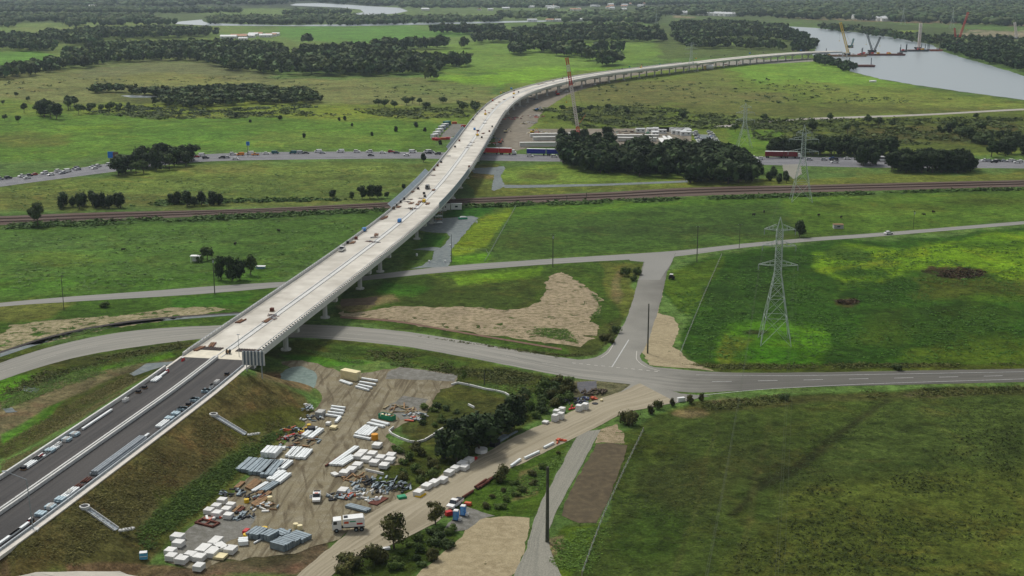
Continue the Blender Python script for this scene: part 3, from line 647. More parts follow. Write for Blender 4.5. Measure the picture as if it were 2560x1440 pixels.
# river
wm,n_,b_=node_mat('river_water'); b_.inputs['Base Color'].default_value=(*S(146,158,160),1); b_.inputs['Roughness'].default_value=.3; b_.inputs['Specular IOR Level'].default_value=.6
g_=n_.nodes.new('ShaderNodeNewGeometry'); t_=n_.nodes.new('ShaderNodeTexNoise'); t_.inputs['Scale'].default_value=.12; t_.inputs['Detail'].default_value=8
mp_=n_.nodes.new('ShaderNodeMapping'); mp_.inputs['Scale'].default_value=(0.5,1.0,1)
n_.links.new(g_.outputs['Position'],mp_.inputs[0]); n_.links.new(mp_.outputs[0],t_.inputs['Vector'])
bb_=n_.nodes.new('ShaderNodeBump'); bb_.inputs['Strength'].default_value=.5; bb_.inputs['Distance'].default_value=.6; n_.links.new(t_.outputs['Fac'],bb_.inputs['Height']); n_.links.new(bb_.outputs[0],b_.inputs['Normal'])
MATS['river_water']=wm
sheet('river',[(1968,66),(2040,70),(2150,82),(2240,95),(2330,112),(2350,126),(2400,143),(2480,165),(2560,190),(3300,330),(3300,420),(2560,250),(2420,232),(2290,213),(2200,198),(2130,180),(2080,160),(2040,146),(2030,135),(2042,120),(2035,100),(2000,80)],0.25,wm,jit=3,step=12,seed=30)
sheet('river',[(425,57),(450,54),(505,49),(508,54),(520,58),(620,61),(700,63),(860,61),(1000,58),(1160,55),(1260,53),(1450,50),(1450,52),(1260,57),(1150,60),(860,66),(640,65),(520,64),(440,60)],0.3,wm,jit=3,step=30,seed=31)
sheet('river',[(725,12),(740,9),(800,8),(900,14),(1000,20),(1020,28),(990,34),(940,38),(850,41),(760,44),(760,40),(860,37),(910,31),(900,24),(850,19),(800,17),(730,14)],0.35,wm,jit=3,step=30,seed=32)
sheet('pond',[(300,240),(330,238),(392,241),(392,244),(330,244)],0.2,wm,jit=1,step=8,seed=33)
# embankment chutes and toe drain are built with the approach road
# ---------------- the viaduct ----------------
M_deck=mat('deck_concrete',S(216,211,198,.95),.85,.14,.16,bump=.05,vary=.09,col2=S(190,184,170,.9))
M_conc=mat('pale_concrete_girder',S(206,208,206,.92),.8,.1,.4,vary=.04)
M_pier=mat('pier_concrete',S(196,196,190,.9),.85,.1,.5)
M_par=mat('parapet_concrete',S(208,208,202,.95),.75,.08,.6)
M_parb=mat('parapet_shutter_blue',S(170,186,194,.9),.75,.12,.6)
M_dark=mat('dark_void',S(60,62,62),.9,.2,1)
M_galv=mat('galvanised_steel',S(168,176,180,.9),.5,.12,.8,metal=.3,vary=.08)
M_screen=mat('screen_mesh',S(142,156,162,.9),.6,.12,.3)
PLx=[(450,891),(605,779),(715,712),(860,608),(984,517),(1028,480),(1075,428),(1119,369),(1152,331),(1179,296),(1219,255),(1273,225),(1320,208),(1421,185),(1522,171),(1710,151),(1834,136),(1962,127),(2056,122),(2157,121)]
PRx=[(638,880),(860,715),(951,638),(1051,567),(1132,480),(1179,420),(1213,370),(1236,326),(1256,285),(1287,249),(1337,225),(1421,202),(1522,183),(1710,161),(1834,146),(1962,134),(2056,127.5),(2157,126)]
DZ=9.6; PZ=DZ+1.0
Lw=np.array([at(*p,PZ)[:2] for p in PLx]); Rw=np.array([at(*p,PZ)[:2] for p in PRx])
Ls,_=resample(Lw,400); Rs,_=resample(Rw,400)
cl=[]
BW=21.5
for p in Ls[::4]:
    j=np.argmin(np.hypot(*(Rs-p).T)); q=Rs[j]; d=q-p; wd=np.linalg.norm(d)
    # where the far edge cannot be read well, keep the known width from the near (right) edge
    c_=q-d/wd*(min(wd,23.5)/2); cl.append(c_)
cl=np.array(cl); 
s_=np.r_[0,np.cumsum(np.hypot(*np.diff(cl,axis=0).T))]; u=np.arange(0,s_[-1],6.0)
CX=np.interp(u,s_,cl[:,0]); CY=np.interp(u,s_,cl[:,1])
ker=np.ones(15)/15
def smo(a):
    q=np.r_[2*a[0]-a[7:0:-1],a,2*a[-1]-a[-2:-9:-1]]; return np.convolve(q,ker,'valid')
for _ in range(2): CX=smo(CX); CY=smo(CY)
C=np.stack([CX,CY],1); T=np.gradient(C,axis=0); T/=np.linalg.norm(T,axis=1)[:,None]; NR=np.stack([T[:,1],-T[:,0]],1) # to the right
sB=np.r_[0,np.cumsum(np.hypot(*np.diff(C,axis=0).T))]; LB=sB[-1]
def bp_(s,off,z=0):
    x=np.interp(s,sB,C[:,0]); y=np.interp(s,sB,C[:,1]); nx=np.interp(s,sB,NR[:,0]); ny=np.interp(s,sB,NR[:,1]); return (x+nx*off,y+ny*off,z)
def bhead(s):
    a=bp_(s-1,0); b=bp_(s+1,0); return math.atan2(b[1]-a[1],b[0]-a[0])
HWd=10.6
bridge=thing('bridge','long curving pale concrete viaduct under construction sweeping from the near embankment to the river','bridge',bp_(0,0,0))
def bpart(name,sec,s0,s1,m,n=4,world_off=0):
    """sweep closed section [(off,z)] along the bridge"""
    ss=np.linspace(s0,s1,n+1); k=len(sec); vs=[]; fs=[]
    o=bridge.location
    for s in ss:
        for off,z in sec: p=bp_(s,off,z); vs.append((p[0]-o[0],p[1]-o[1],p[2]))
    for i in range(n):
        for j in range(k): a=i*k+j; b2=i*k+(j+1)%k; fs.append((a,a+k,b2+k,b2))
    fs.append(tuple(range(k))); fs.append(tuple(range(n*k+k-1,n*k-1,-1)))
    mb=MB(); mb.add(vs,fs,m); ob=mb.build(name,bridge); return ob
SPAN=36.0; ns=int(LB/SPAN)
for i in range(ns):
    a,b2=i*SPAN,(i+1)*SPAN-0.12; n=4
    if a>LB-2: break
    last=(a>LB-420)
    for sgn in (-1,1):
        bpart('deck_slab',[(sgn*0.75,DZ-.3),(sgn*HWd,DZ-.3),(sgn*HWd,DZ),(sgn*0.75,DZ)] if sgn>0 else [(sgn*HWd,DZ-.3),(sgn*0.75,DZ-.3),(sgn*0.9,DZ),(sgn*HWd,DZ)],a,b2,M_deck,n)
        for off in (3.2,8.6):
            o_=sgn*off; bpart('girder',[(o_-1.1,DZ-2.1),(o_+1.1,DZ-2.1),(o_+1.7,DZ-.31),(o_-1.7,DZ-.31)],a,b2,M_conc,n)
        # parapet with its outer fascia
        q=sgn*(HWd+.35); m_=M_par
        sec=[(q-.25,DZ-1.0),(q+.25,DZ-1.0),(q+.25,DZ+1.0),(q-.15,DZ+1.0)] 
        if not last: bpart('parapet',sec,a,b2+.1,m_,n)
        o_=sgn*.95; bpart('median_kerb',[(o_-.2,DZ+.004),(o_+.2,DZ+.004),(o_+.16,DZ+.22),(o_-.16,DZ+.22)],a,b2,M_par,n)
for i in range(ns):
    bpart('median_slab',[(-.72,DZ-.35),(.72,DZ-.35),(.72,DZ-.02),(-.72,DZ-.02)],i*SPAN,(i+1)*SPAN-.3,M_par,4)
# openings/dark scupper posts along the right and left parapets (too many to count: joined per side)
mb=MB()
for s in np.arange(2,min(700,LB),2.2):
    p=bp_(s,HWd+.3,DZ+1.1); o=bridge.location; mb.box((p[0]-o[0],p[1]-o[1],p[2]),(0.6,.4,.3),M_dark,bhead(s))
ob=mb.build('parapet_bracket',bridge); ob['kind']='stuff'
mb=MB()
for s in np.arange(2,min(900,LB),2.4):
    p=bp_(s,HWd-.2,DZ+1.25); o=bridge.location; mb.bar((p[0]-o[0],p[1]-o[1],DZ+.9),(p[0]-o[0],p[1]-o[1],DZ+1.5),.12,.12,M_galv)
    p2=bp_(s+2.4,HWd-.2,0); mb.bar((p[0]-o[0],p[1]-o[1],DZ+1.5),(p2[0]-o[0],p2[1]-o[1],DZ+1.5),.14,.14,M_galv)
    p=bp_(s,-HWd+.2,0); p2=bp_(s+2.4,-HWd+.2,0)
    mb.bar((p[0]-o[0],p[1]-o[1],DZ+.9),(p[0]-o[0],p[1]-o[1],DZ+1.5),.12,.12,M_galv); mb.bar((p[0]-o[0],p[1]-o[1],DZ+1.5),(p2[0]-o[0],p2[1]-o[1],DZ+1.5),.14,.14,M_galv)
ob=mb.build('handrail',bridge); ob['kind']='stuff'
# column spots: the six measured ones set the phase
def nearest_s(p):
    ss=np.arange(0,LB,1.0); pts=np.array([bp_(s,5.6)[:2] for s in ss]); return float(ss[np.argmin(np.hypot(*(pts-np.array(p[:2])).T))])
meas=[nearest_s(at(*p)) for p in [(716,875),(812,795),(889,722),(955,680),(1043,598)]]
cs=meas[:]
s=cs[-1]+38
while s<LB-20: cs.append(s); s+=36
for s in cs:
    o=bridge.location; hd=bhead(s)
    for off in (5.6,-5.6):
        p=bp_(s,off,0); mb=MB(); mb.cyl((0,0,0),(0,0,DZ-3.3),.85,.85,M_pier,10); mb.cyl((0,0,0),(0,0,.5),1.7,1.7,M_pier,10)
        mb.build('column',bridge,(p[0]-o[0],p[1]-o[1],0))
    for off in (5.9,-5.9):
        p=bp_(s,off,DZ-2.75); mb=MB(); mb.box((0,0,0),(1.9,8.6,1.25),M_pier); mb.build('headstock',bridge,(p[0]-o[0],p[1]-o[1],p[2]),hd)
# abutment wall and approach slab, joint boxes
mb=MB(); p=bp_(-2.2,0,DZ-1.4); o=bridge.location
mb.box((0,0,0),(1.6,2*HWd+1.6,2.6),M_conc); mb.build('abutment',bridge,(p[0]-o[0],p[1]-o[1],p[2]),bhead(2))
M_rust=mat('rusty_reinforcement',S(128,88,66),.9,.25,1.2,col2=S(96,70,56))
mb=MB(); p=bp_(3.5,0,DZ+.05); mb.box((0,0,0),(10,2*HWd-.4,.04),mat('approach_slab',S(222,214,192,.95),.85,.1,.5)); mb.build('approach_slab',bridge,(p[0]-o[0],p[1]-o[1],p[2]),bhead(3))
for off in (-5.5,6.2):
    p=bp_(8,off,DZ+.12); mb=MB(); mb.box((0,0,0),(3.0,7.0,.1),M_dark); 
    for k in range(9): mb.bar((-1.5,-3.2+k*.8,.12),(1.5,-3.2+k*.8,.12),.12,.1,M_rust)
    mb.build('expansion_joint',bridge,(p[0]-o[0],p[1]-o[1],p[2]),bhead(8))
# slope protection screens leaning out over the railway and motorway
def screens(s0,s1,side,h,step=4.0,lean=1.2):
    s=s0
    while s<s1:
        a=bp_(s,side*(HWd+.7),DZ-.2); b2=bp_(s+step-.1,side*(HWd+.7),DZ-.2); a2=bp_(s,side*(HWd+.7+lean),DZ+h); b3=bp_(s+step-.1,side*(HWd+.7+lean),DZ+h)
        o=bridge.location; vs=[(v[0]-o[0],v[1]-o[1],v[2]) for v in (a,b2,b3,a2)]; dx=np.array(bp_(s,1)[:2])-np.array(bp_(s,0)[:2]); vs2=[(v[0]+dx[0]*.12,v[1]+dx[1]*.12,v[2]) for v in vs]
        mb=MB(); mb.add(vs+vs2,[(0,1,2,3),(7,6,5,4),(0,4,5,1),(1,5,6,2),(2,6,7,3),(3,7,4,0)],M_screen); mb.build('screen_panel',bridge); s+=step
def s_at(px,side=0):
    p=at(*px,DZ)[:2]; ss=np.arange(0,LB,1.0); pts=np.array([bp_(s,side*HWd)[:2] for s in ss]); return float(ss[np.argmin(np.hypot(*(pts-np.array(p)).T))])
screens(s_at((985,520),-1),s_at((1070,432),-1),-1,2.0,4,2.6)
screens(s_at((1118,375),-1),s_at((1162,322),-1),-1,2.2,5,1.4)
screens(s_at((1090,520),1),s_at((1165,432),1),1,2.6,4,-.4)
screens(s_at((1196,395),1),s_at((1238,325),1),1,2.4,5,.6)
# ---------------- approach road on the embankment ----------------
e0=C[0]; d0=T[0]
Ax=[tuple(C[0]-T[0]*1.0)]+[tuple(a) for a in AX[1:]]
Ax,_=resample(np.array(Ax),70); TA=np.gradient(Ax,axis=0); TA/=np.linalg.norm(TA,axis=1)[:,None]; NA=-np.stack([TA[:,1],-TA[:,0]],1)  # heading is toward the viewer; NA = right in the picture
def ap(s,off,z=0):
    i=s/ (len(Ax)-1); return None
sA=np.r_[0,np.cumsum(np.hypot(*np.diff(Ax,axis=0).T))]
def apt(s,off,z=0.0):
    return (np.interp(s,sA,Ax[:,0])+np.interp(s,sA,NA[:,0])*off,np.interp(s,sA,Ax[:,1])+np.interp(s,sA,NA[:,1])*off,z+EZ)
def ahead(s):
    a=apt(s-1,0);b2=apt(s+1,0); return math.atan2(b2[1]-a[1],b2[0]-a[0])
LA=sA[-1]
ribbon('approach_road',[apt(s,-10.4)[:2] for s in np.linspace(0,LA,70)],[apt(s,10.4)[:2] for s in np.linspace(0,LA,70)],EZ+.06,M_new,n=90,across=6,world=True)
M_kerb=mat('kerb_concrete',S(214,208,196,.95),.85,.1,.8)
def swept(name,off0,off1,z0,z1,m,s0=0,s1=None,parent=None,step=6,label=None,cat=None,kind=None):
    s1=s1 or LA; n=max(1,int((s1-s0)/step)); ss=np.linspace(s0,s1,n+1); vs=[]; fs=[]
    for s in ss:
        for off,z in ((off0,z0),(off1,z0),(off1,z1),(off0,z1)): vs.append(apt(s,off,z))
    for i in range(n):
        for j in range(4): a=i*4+j; b2=i*4+(j+1)%4; fs.append((a,b2,b2+4,a+4))
    fs.append((0,3,2,1)); fs.append(tuple(n*4+j for j in range(4))); mb=MB(); mb.add(vs,fs,m); ob=mb.build(name,parent)
    if kind: ob['kind']=kind
    return ob
swept('kerb',10.4,12.1,-.6,.12,M_kerb,kind='structure')
swept('kerb',-11.2,-10.5,-.3,.14,M_kerb,kind='structure')
def barrier_run(name,label,cat,off,w_,h_,m,seg,s0,s1,group=None):
    t=thing(name,label,cat,apt(s0,off,0)); o=t.location; s=s0
    while s<s1-.1:
        e_=min(s+seg-.08,s1); a=apt(s,off,.06); b2=apt(e_,off,.06); mb=MB(); mb.bar((a[0]-o[0],a[1]-o[1],a[2]-o[2]+h_/2),(b2[0]-o[0],b2[1]-o[1],b2[2]-o[2]+h_/2),w_,h_,m); mb.build('barrier_segment',t); s+=seg
    return t
barrier_run('median_barrier','double concrete median barrier on the fresh asphalt, row nearer the left carriageway','road barrier',-.55,.42,.8,M_par,6,0,LA)
barrier_run('median_barrier','double concrete median barrier on the fresh asphalt, row nearer the right carriageway','road barrier',.35,.42,.8,M_par,6,0,LA)
barrier_run('edge_barrier','long concrete edge barrier along the left side of the approach road','road barrier',-10.75,.5,.95,M_par,6,12,LA)
barrier_run('edge_barrier','low galvanised edge rail along the right kerb of the approach road','road barrier',10.6,.25,.6,M_galv,4,6,LA)
# back of the big ribbed sign at the abutment
SX,SY,SZg=gp(636,938)
sg=thing('road_sign','big ribbed grey sign panel seen from behind on two posts at the bridge end','road sign',(SX,SY,SZg),R(-6))
print('SIGN',SX,SY,SZg)
M_sign=mat('sign_back_sheet',S(118,132,140,.9),.6,.15,1.0,metal=.2)
for k in range(6):
    mb=MB(); mb.box((-2.55+k*1.02,0,5.0),(.94,.12,4.2),M_sign); mb.build('panel',sg)
for k in range(7):
    mb=MB(); mb.box((-3.06+k*1.02,-.16,5.0),(.42,.22,4.1),M_par); mb.build('rib',sg)
for x in (-2.2,2.2):
    mb=MB(); mb.cyl((x,.2,-1.0),(x,.2,7.0),.16,.14,M_galv,8); mb.build('post',sg)
# drainage chutes down the embankment
def chute(a,b,label):
    A_=np.array(gp(*a)); B_=np.array(gp(*b)); t=thing('drain_chute',label,'drain chute',tuple(A_)); n=9
    D_=(B_-A_)
    for i in range(n):
        p=A_+D_*(i/n); q=A_+D_*((i+.94)/n); p[2]=float(hgt(p[0],p[1])); q[2]=float(hgt(q[0],q[1])); mb=MB()
        mb.bar(tuple(p-A_+[0,0,.12]),tuple(q-A_+[0,0,.12]),1.3,.16,M_galv2)
        dd=(q-p)[:2]; dd=dd/np.linalg.norm(dd); nn=np.array([-dd[1],dd[0],0])*.72
        for sg_ in (-1,1): mb.bar(tuple(p-A_+nn*sg_+[0,0,.25]),tuple(q-A_+nn*sg_+[0,0,.25]),.16,.5,M_par)
        mb.build('chute_segment',t)
    mb=MB(); mb.cyl((0,0,0),(0,0,.6),1.1,1.1,M_par,12); mb.cyl((0,0,.6),(0,0,.62),.8,.8,M_dark,12); mb.build('inlet_pit',t)
    mb=MB(); e=B_-A_; e[2]=float(hgt(B_[0],B_[1]))-A_[2]
    for k in range(5): mb.box((e[0]+.9+k*.55,e[1]+.25*k-.2,e[2]+.15),(.8,.9,.35),M_par if k%2 else M_pier,k*.7)
    mb.build('rock_apron',t)
M_galv2=mat('chute_concrete',S(178,186,190,.9),.8,.1,.8)
chute((534,1040),(614,1088),'pale concrete drain chute on the brown embankment above the yard, nearer the bridge')
chute((212,1272),(292,1328),'pale concrete drain chute low on the embankment at the bottom left')
# ---------------- trees and scrub ----------------
def leafmat(name,c1,c2,vary=.25):
    if name in MATS: return MATS[name]
    m,n,b=node_mat(name); N=n.nodes.new; L=n.links.new
    a=N('ShaderNodeAttribute'); a.attribute_name='tint'
    oi=N('ShaderNodeObjectInfo'); g=N('ShaderNodeNewGeometry'); t=N('ShaderNodeTexNoise'); t.inputs['Scale'].default_value=.22; t.inputs['Detail'].default_value=4; L(g.outputs['Position'],t.inputs['Vector'])
    r=N('ShaderNodeMapRange'); r.inputs[1].default_value=.32; r.inputs[2].default_value=.68; L(t.outputs['Fac'],r.inputs[0])
    x=N('ShaderNodeMix'); x.data_type='RGBA'; x.inputs[6].default_value=(*c1,1); x.inputs[7].default_value=(*c2,1); L(r.outputs[0],x.inputs[0])
    m1=N('ShaderNodeMix'); m1.data_type='RGBA'; m1.blend_type='MULTIPLY'; m1.inputs[0].default_value=1; L(x.outputs[2],m1.inputs[6]); L(a.outputs['Color'],m1.inputs[7])
    rr=N('ShaderNodeMapRange'); rr.inputs[3].default_value=1-vary; rr.inputs[4].default_value=1+vary; L(oi.outputs['Random'],rr.inputs[0])
    s=N('ShaderNodeVectorMath'); s.operation='SCALE'; L(m1.outputs[2],s.inputs[0]); L(rr.outputs[0],s.inputs['Scale'])
    L(s.outputs[0],b.inputs['Base Color']); b.inputs['Roughness'].default_value=.8; b.inputs['Specular IOR Level'].default_value=.15
    MATS[name]=m; return m
M_euc=leafmat('eucalypt_leaves',S(90,108,60),S(62,80,44))
M_cas=leafmat('sheoak_needles',S(62,80,42),S(42,60,30))
M_bright=leafmat('light_leaves',S(98,116,56),S(74,96,42))
M_olive=leafmat('olive_leaves',S(96,96,52),S(70,76,38))
M_mang=leafmat('mangrove_leaves',S(62,86,40),S(46,66,34))
M_bark=mat('bark',S(104,92,78),.95,.3,1.5)
M_farleaf=leafmat('distant_canopy',S(88,108,60),S(66,84,46),.1)
_ico=None
def ico(sub):
    import bmesh
    bm=bmesh.new(); bmesh.ops.create_icosphere(bm,subdivisions=sub,radius=1); v=np.array([x.co for x in bm.verts]); f=np.array([[q.index for q in p.verts] for p in bm.faces]); bm.free(); return v,f
ICO1=ico(1); ICO2=ico(2)
def crown(kind,seed,leaves=500,lobes=7,size=.07):
    """unit crown: height 1 including trunk; lobed cores wrapped in leaf clumps"""
    r=np.random.default_rng(seed); Vs=[];Fs=[];Ts=[];k=0
    if kind=='round': c0=.58; rx=.36; rz=.40
    elif kind=='full': c0=.5; rx=.36; rz=.5
    elif kind=='wide': c0=.62; rx=.52; rz=.34
    elif kind=='column': c0=.5; rx=.2; rz=.46
    elif kind=='shrub': c0=.42; rx=.62; rz=.44
    elif kind=='sparse': c0=.54; rx=.36; rz=.46
    L_=[]
    for i in range(lobes):
        z=r.uniform(-.8,.85); a=r.uniform(0,6.283); q=math.sqrt(max(0,1-z*z))*r.uniform(.35,.8)
        if kind=='column': q*=.7*(1-.45*max(z,0)); 
        L_.append((rx*q*math.cos(a),rx*q*math.sin(a),c0+rz*z*.7,r.uniform(.28,.5)*(rx if kind!='column' else rx*1.5)))
    L_.append((0,0,c0,rx*.62))
    for x,y,z,s in L_:
        v,f=ICO1; d=v*(1+r.uniform(-.25,.2,(len(v),1)))*s*(.74 if kind!='sparse' else .35); d=d*[1,1,.8 if kind!='column' else 1.5]+[x,y,z]
        Vs.append(d); Fs.append(f+k); k+=len(v); Ts.append(np.tile(r.uniform(.7,.95),(len(v),1))*np.ones((1,3)))
    n=leaves; li=r.integers(0,len(L_),n); La=np.array(L_)[li]
    dirs=r.normal(size=(n,3)); dirs/=np.linalg.norm(dirs,axis=1)[:,None]; rad=La[:,3:4]*r.uniform(.7,1.38,(n,1))
    cen=La[:,:3]+dirs*rad*np.array([1,1,.85 if kind!='column' else 1.6])
    s=size*r.uniform(.5,1.3,(n,1)); u=r.normal(size=(n,3)); u-= (u*dirs).sum(1)[:,None]*dirs*.6; u/=np.linalg.norm(u,axis=1)[:,None]; w_=np.cross(dirs,u); w_/=np.linalg.norm(w_,axis=1)[:,None]
    q=np.stack([cen-u*s-w_*s*.5,cen+u*s-w_*s*.6,cen+u*s*.3+w_*s],1).reshape(-1,3)
    f=np.arange(n*3).reshape(n,3)+k; Vs.append(q); Fs.append(f)
    lobet=r.uniform(.75,1.25,len(L_))[li]; tt_=(lobet*r.uniform(.75,1.35,n))[:,None]*np.array([1,1,1])*np.stack([r.uniform(.92,1.12,n),np.ones(n),r.uniform(.85,1.1,n)],1)
    Ts.append(np.repeat(tt_,3,0))
    V=np.concatenate(Vs); V[:,2]=np.maximum(V[:,2],.02)
    return V,np.concatenate(Fs),np.concatenate(Ts)
def crown_mesh(name,kind,seed,m,**k):
    V,F_,T_=crown(kind,seed,**k); return npmesh(name,V,F_,[m],tint=T_)
def trunk_mesh(seed,kind='round'):
    r=random.Random(seed); mb=MB(); h=.6 if kind!='column' else .7
    a=(0,0,-.02); b=(r.uniform(-.03,.03),r.uniform(-.03,.03),h*.55); mb.cyl(a,b,.028,.018,M_bark,6); c=(b[0]+r.uniform(-.05,.05),b[1]+r.uniform(-.05,.05),h*1.2); mb.cyl(b,c,.018,.006,M_bark,5)
    for i in range(4):
        t=r.uniform(0,6.28); z=b[2]*r.uniform(.75,1.05); q=.24 if kind not in('column',) else .1
        mb.cyl((b[0]*.8,b[1]*.8,z),(q*math.cos(t),q*math.sin(t),z+r.uniform(.15,.3)),.012,.004,M_bark,4)
    return mb.mesh('trunk')
TRK=[trunk_mesh(i) for i in range(4)]; TRKC=[trunk_mesh(9+i,'column') for i in range(2)]
PROTO={}
def protos(key,kind,m,n,**k): PROTO[key]=[crown_mesh('crown',kind,hash(key)%97+i*13 if False else sum(map(ord,key))+i*13,m,**k) for i in range(n)]
protos('euc','round',M_euc,5,leaves=1500,lobes=10,size=.045); protos('eucmid','round',M_euc,5,leaves=420,lobes=8,size=.075)
protos('wide','wide',M_euc,4,leaves=500,lobes=9,size=.08)
protos('cas','column',M_cas,5,leaves=900,lobes=9,size=.05); protos('casr','full',M_cas,5,leaves=1000,lobes=13,size=.055)
protos('bush','shrub',M_olive,4,leaves=700,lobes=8,size=.07); protos('gbush','shrub',M_bright,4,leaves=700,lobes=8,size=.07)
protos('dbush','shrub',M_euc,4,leaves=600,lobes=8,size=.08); protos('light','sparse',M_olive,3,leaves=900,lobes=9,size=.04); protos('brt','round',M_bright,3,leaves=600,lobes=9,size=.06)
_tc=[0]
def tree(px,py,h,key,label,group=None,wx=1.0,parts=True,name='tree',cat='tree',loc=None):
    X,Y,Z=loc if loc else gp(px,py); i=_tc[0]; _tc[0]+=1
    ms=PROTO[key]; me=ms[i%len(ms)]; rz=(i*2.399)%6.283
    shrub=key in('bush','gbush','dbush')
    if parts and not shrub:
        t=thing(name,label,cat,(X,Y,Z),rz,group); t.scale=(h*wx,h*wx,h)
        c=link(bpy.data.objects.new('crown',me)); setparent(c,t)
        tk=TRKC[i%2] if key=='cas' else TRK[i%4]; k=link(bpy.data.objects.new('trunk',tk)); setparent(k,t); return t
    o=link(bpy.data.objects.new(name,me)); o.location=(X,Y,Z); o.rotation_euler=(0,0,rz); o.scale=(h*wx,h*wx,h)
    return tag(o,label,cat,group)
def inp(p,poly):
    x,y=p; c=False; n=len(poly)
    for i in range(n):
        x1,y1=poly[i]; x2,y2=poly[(i+1)%n]
        if (y1>y)!=(y2>y) and x<(x2-x1)*(y-y1)/(y2-y1)+x1: c=not c
    return c
def fill(poly,n,seed,mind=3.0,tries=6000):
    """n spots inside a pixel polygon, kept apart in metres"""
    r=random.Random(seed); xs_=[p[0] for p in poly]; ys_=[p[1] for p in poly]; W=[at(x,y) for x,y in poly]; out=[]
    wx0,wx1=min(a[0] for a in W),max(a[0] for a in W); wy0,wy1=min(a[1] for a in W),max(a[1] for a in W); Wp=[(a[0],a[1]) for a in W]
    for _ in range(tries):
        if len(out)>=n: break
        p=(r.uniform(wx0,wx1),r.uniform(wy0,wy1))
        if inp(p,Wp) and all((p[0]-q[0])**2+(p[1]-q[1])**2>mind*mind for q in out): out.append(p)
    return out
def grove(poly,n,seed,key,hr,label,group,mind=4,wx=1.0,parts=True,name='tree',cat='tree'):
    pts=sorted(fill(poly,n,seed,mind),key=lambda p:p[1]); m_=len(pts); nr=1 if m_<=14 else (2 if m_<=30 else (3 if m_<=45 else 4)); rn={1:[''],2:['front row of ','back row of '],3:['front row of ','middle row of ','back row of '],4:['front row of ','second row of ','third row of ','back row of ']}[nr]; lab={}
    for ri in range(nr):
        row=sorted(pts[m_*ri//nr:m_*(ri+1)//nr],key=lambda p:proj(p[0],p[1],0)[0])
        for q_,p in enumerate(row): lab[p]=f'{ordw(q_)} {cat} from left, {rn[ri].replace(" of ",", ")}{group}'
    for k,(X,Y) in enumerate(pts):
        r=random.Random(seed*100+k); kk=key if isinstance(key,str) else key[k%len(key)]
        tree(0,0,r.uniform(*hr),kk,lab[(X,Y)],group,wx*r.uniform(.85,1.2),parts,name,cat,loc=(X,Y,float(hgt(X,Y))))
# near trees
grove([(1110,1135),(1170,1120),(1260,1080),(1285,1060),(1275,1085),(1200,1130),(1130,1165),(1095,1150)],14,1,'casr',(7.5,10.5),'dark dense she-oak in the wood between the yard and the clay access road','dark wood beside the access road',3.2,1.05)
tree(985,1372,9.5,'light','slim pale-trunked gum tree on the verge of the access road near the white truck',wx=1.0)
tree(1089,1312,6.5,'light','thin half-bare tree beside the two blue portable toilets',wx=1.0)
for x,y,h,l in [(880,1418,4.5,'grey-green bush at the bottom edge beside the clay access road'),(935,1408,5.0,'broad olive bush left of the white scrap on the roadside'),(860,1445,4.2,'grey-green bush cut by the bottom edge of the picture'),(1085,1400,3.0,'low green bush on the grassy verge right of the slim gum tree')]: tree(x,y,h,'bush',l,name='bush',cat='bush')
tree(1570,1062,5.2,'bush','yellow-green round bush where the gravel track leaves the access road',name='bush',cat='bush',wx=.8)
tree(1255,1202,4.6,'bush','olive bush beside the rusty pipes on the access road edge',name='bush',cat='bush',wx=.75)
tree(1160,955,4.0,'brt','small dark green conical tree at the corner of the yard',wx=.7)
for x,y,h,l in [(1625,1035,3.2,'first sparse bush from the gravel track on the junction verge'),(1645,1022,3.6,'second sparse bush from the gravel track on the junction verge'),(1680,1015,2.8,'small bush left of the white scrap at the junction'),(1724,1008,3.4,'dark bush right of the white scrap at the junction'),(1755,1002,2.6,'brown bush furthest right of the junction verge row')]: tree(x,y,h,'bush',l,name='bush',cat='bush',wx=.6,group='bushes along the junction verge')
for x,y,h,l in [(1565,690,4.2,'green roadside bush inside the triangle of roads, left one of three'),(1592,686,3.8,'green roadside bush at the side road corner, right one of three'),(1585,702,3.0,'low green bush in front of the pair at the side road corner')]: tree(x,y,h,'gbush',l,name='bush',cat='bush',wx=.9,group='bushes at the side road corner')
tree(1541,832,3.6,'dbush','dark round bush beside the side road above the junction',name='bush',cat='bush',wx=.7); tree(1512,850,3.2,'bush','brown-green bush left of the dark round bush above the junction',name='bush',cat='bush')
tree(1528,858,2.6,'bush','low scrubby bush below the dark round bush above the junction',name='bush',cat='bush')
tree(2242,924,2.6,'dbush','single dark bush on the far verge of the main road at the right',name='bush',cat='bush',wx=1.3)
tree(1960,1000,2.4,'dbush','single dark bush on the near verge of the main road at the right',name='bush',cat='bush')
grove([(1290,1060),(1350,1050),(1430,1000),(1430,960),(1360,960),(1300,1000)],22,2,['dbush','gbush','bush'],(2.5,4.2),'green scrub bush on the strip between the dark wood and the stored crates','scrub bushes left of the stored crates',3.5,1.0,False,'bush','bush')
grove([(990,1110),(1080,1130),(1100,1190),(1020,1225),(1000,1180)],14,3,['gbush','bush'],(1.6,3.0),'low bright bush between the white block stacks and the access road','low bushes behind the row of white blocks',3,1.1,False,'bush','bush')
grove([(1060,1010),(1120,1000),(1150,1040),(1090,1080),(1050,1060)],10,4,['gbush','dbush'],(1.2,2.2),'low green bush inside the looped silt fence','low bushes inside the silt fence loop',3,1.2,False,'bush','bush')
grove([(1180,1270),(1300,1200),(1400,1130),(1330,1240),(1240,1280)],12,5,['gbush','bush'],(1,2.0),'low weedy bush on the verge between the access road and the gravel track','weeds between road and gravel track',3,1.2,False,'bush','bush')
grove([(960,1425),(1060,1330),(1130,1330),(1120,1380),(1050,1420)],14,6,['gbush','dbush'],(1.2,2.6),'low green bush on the grassy island beside the tan fill','low bushes beside the tan fill',3,1.2,False,'bush','bush')
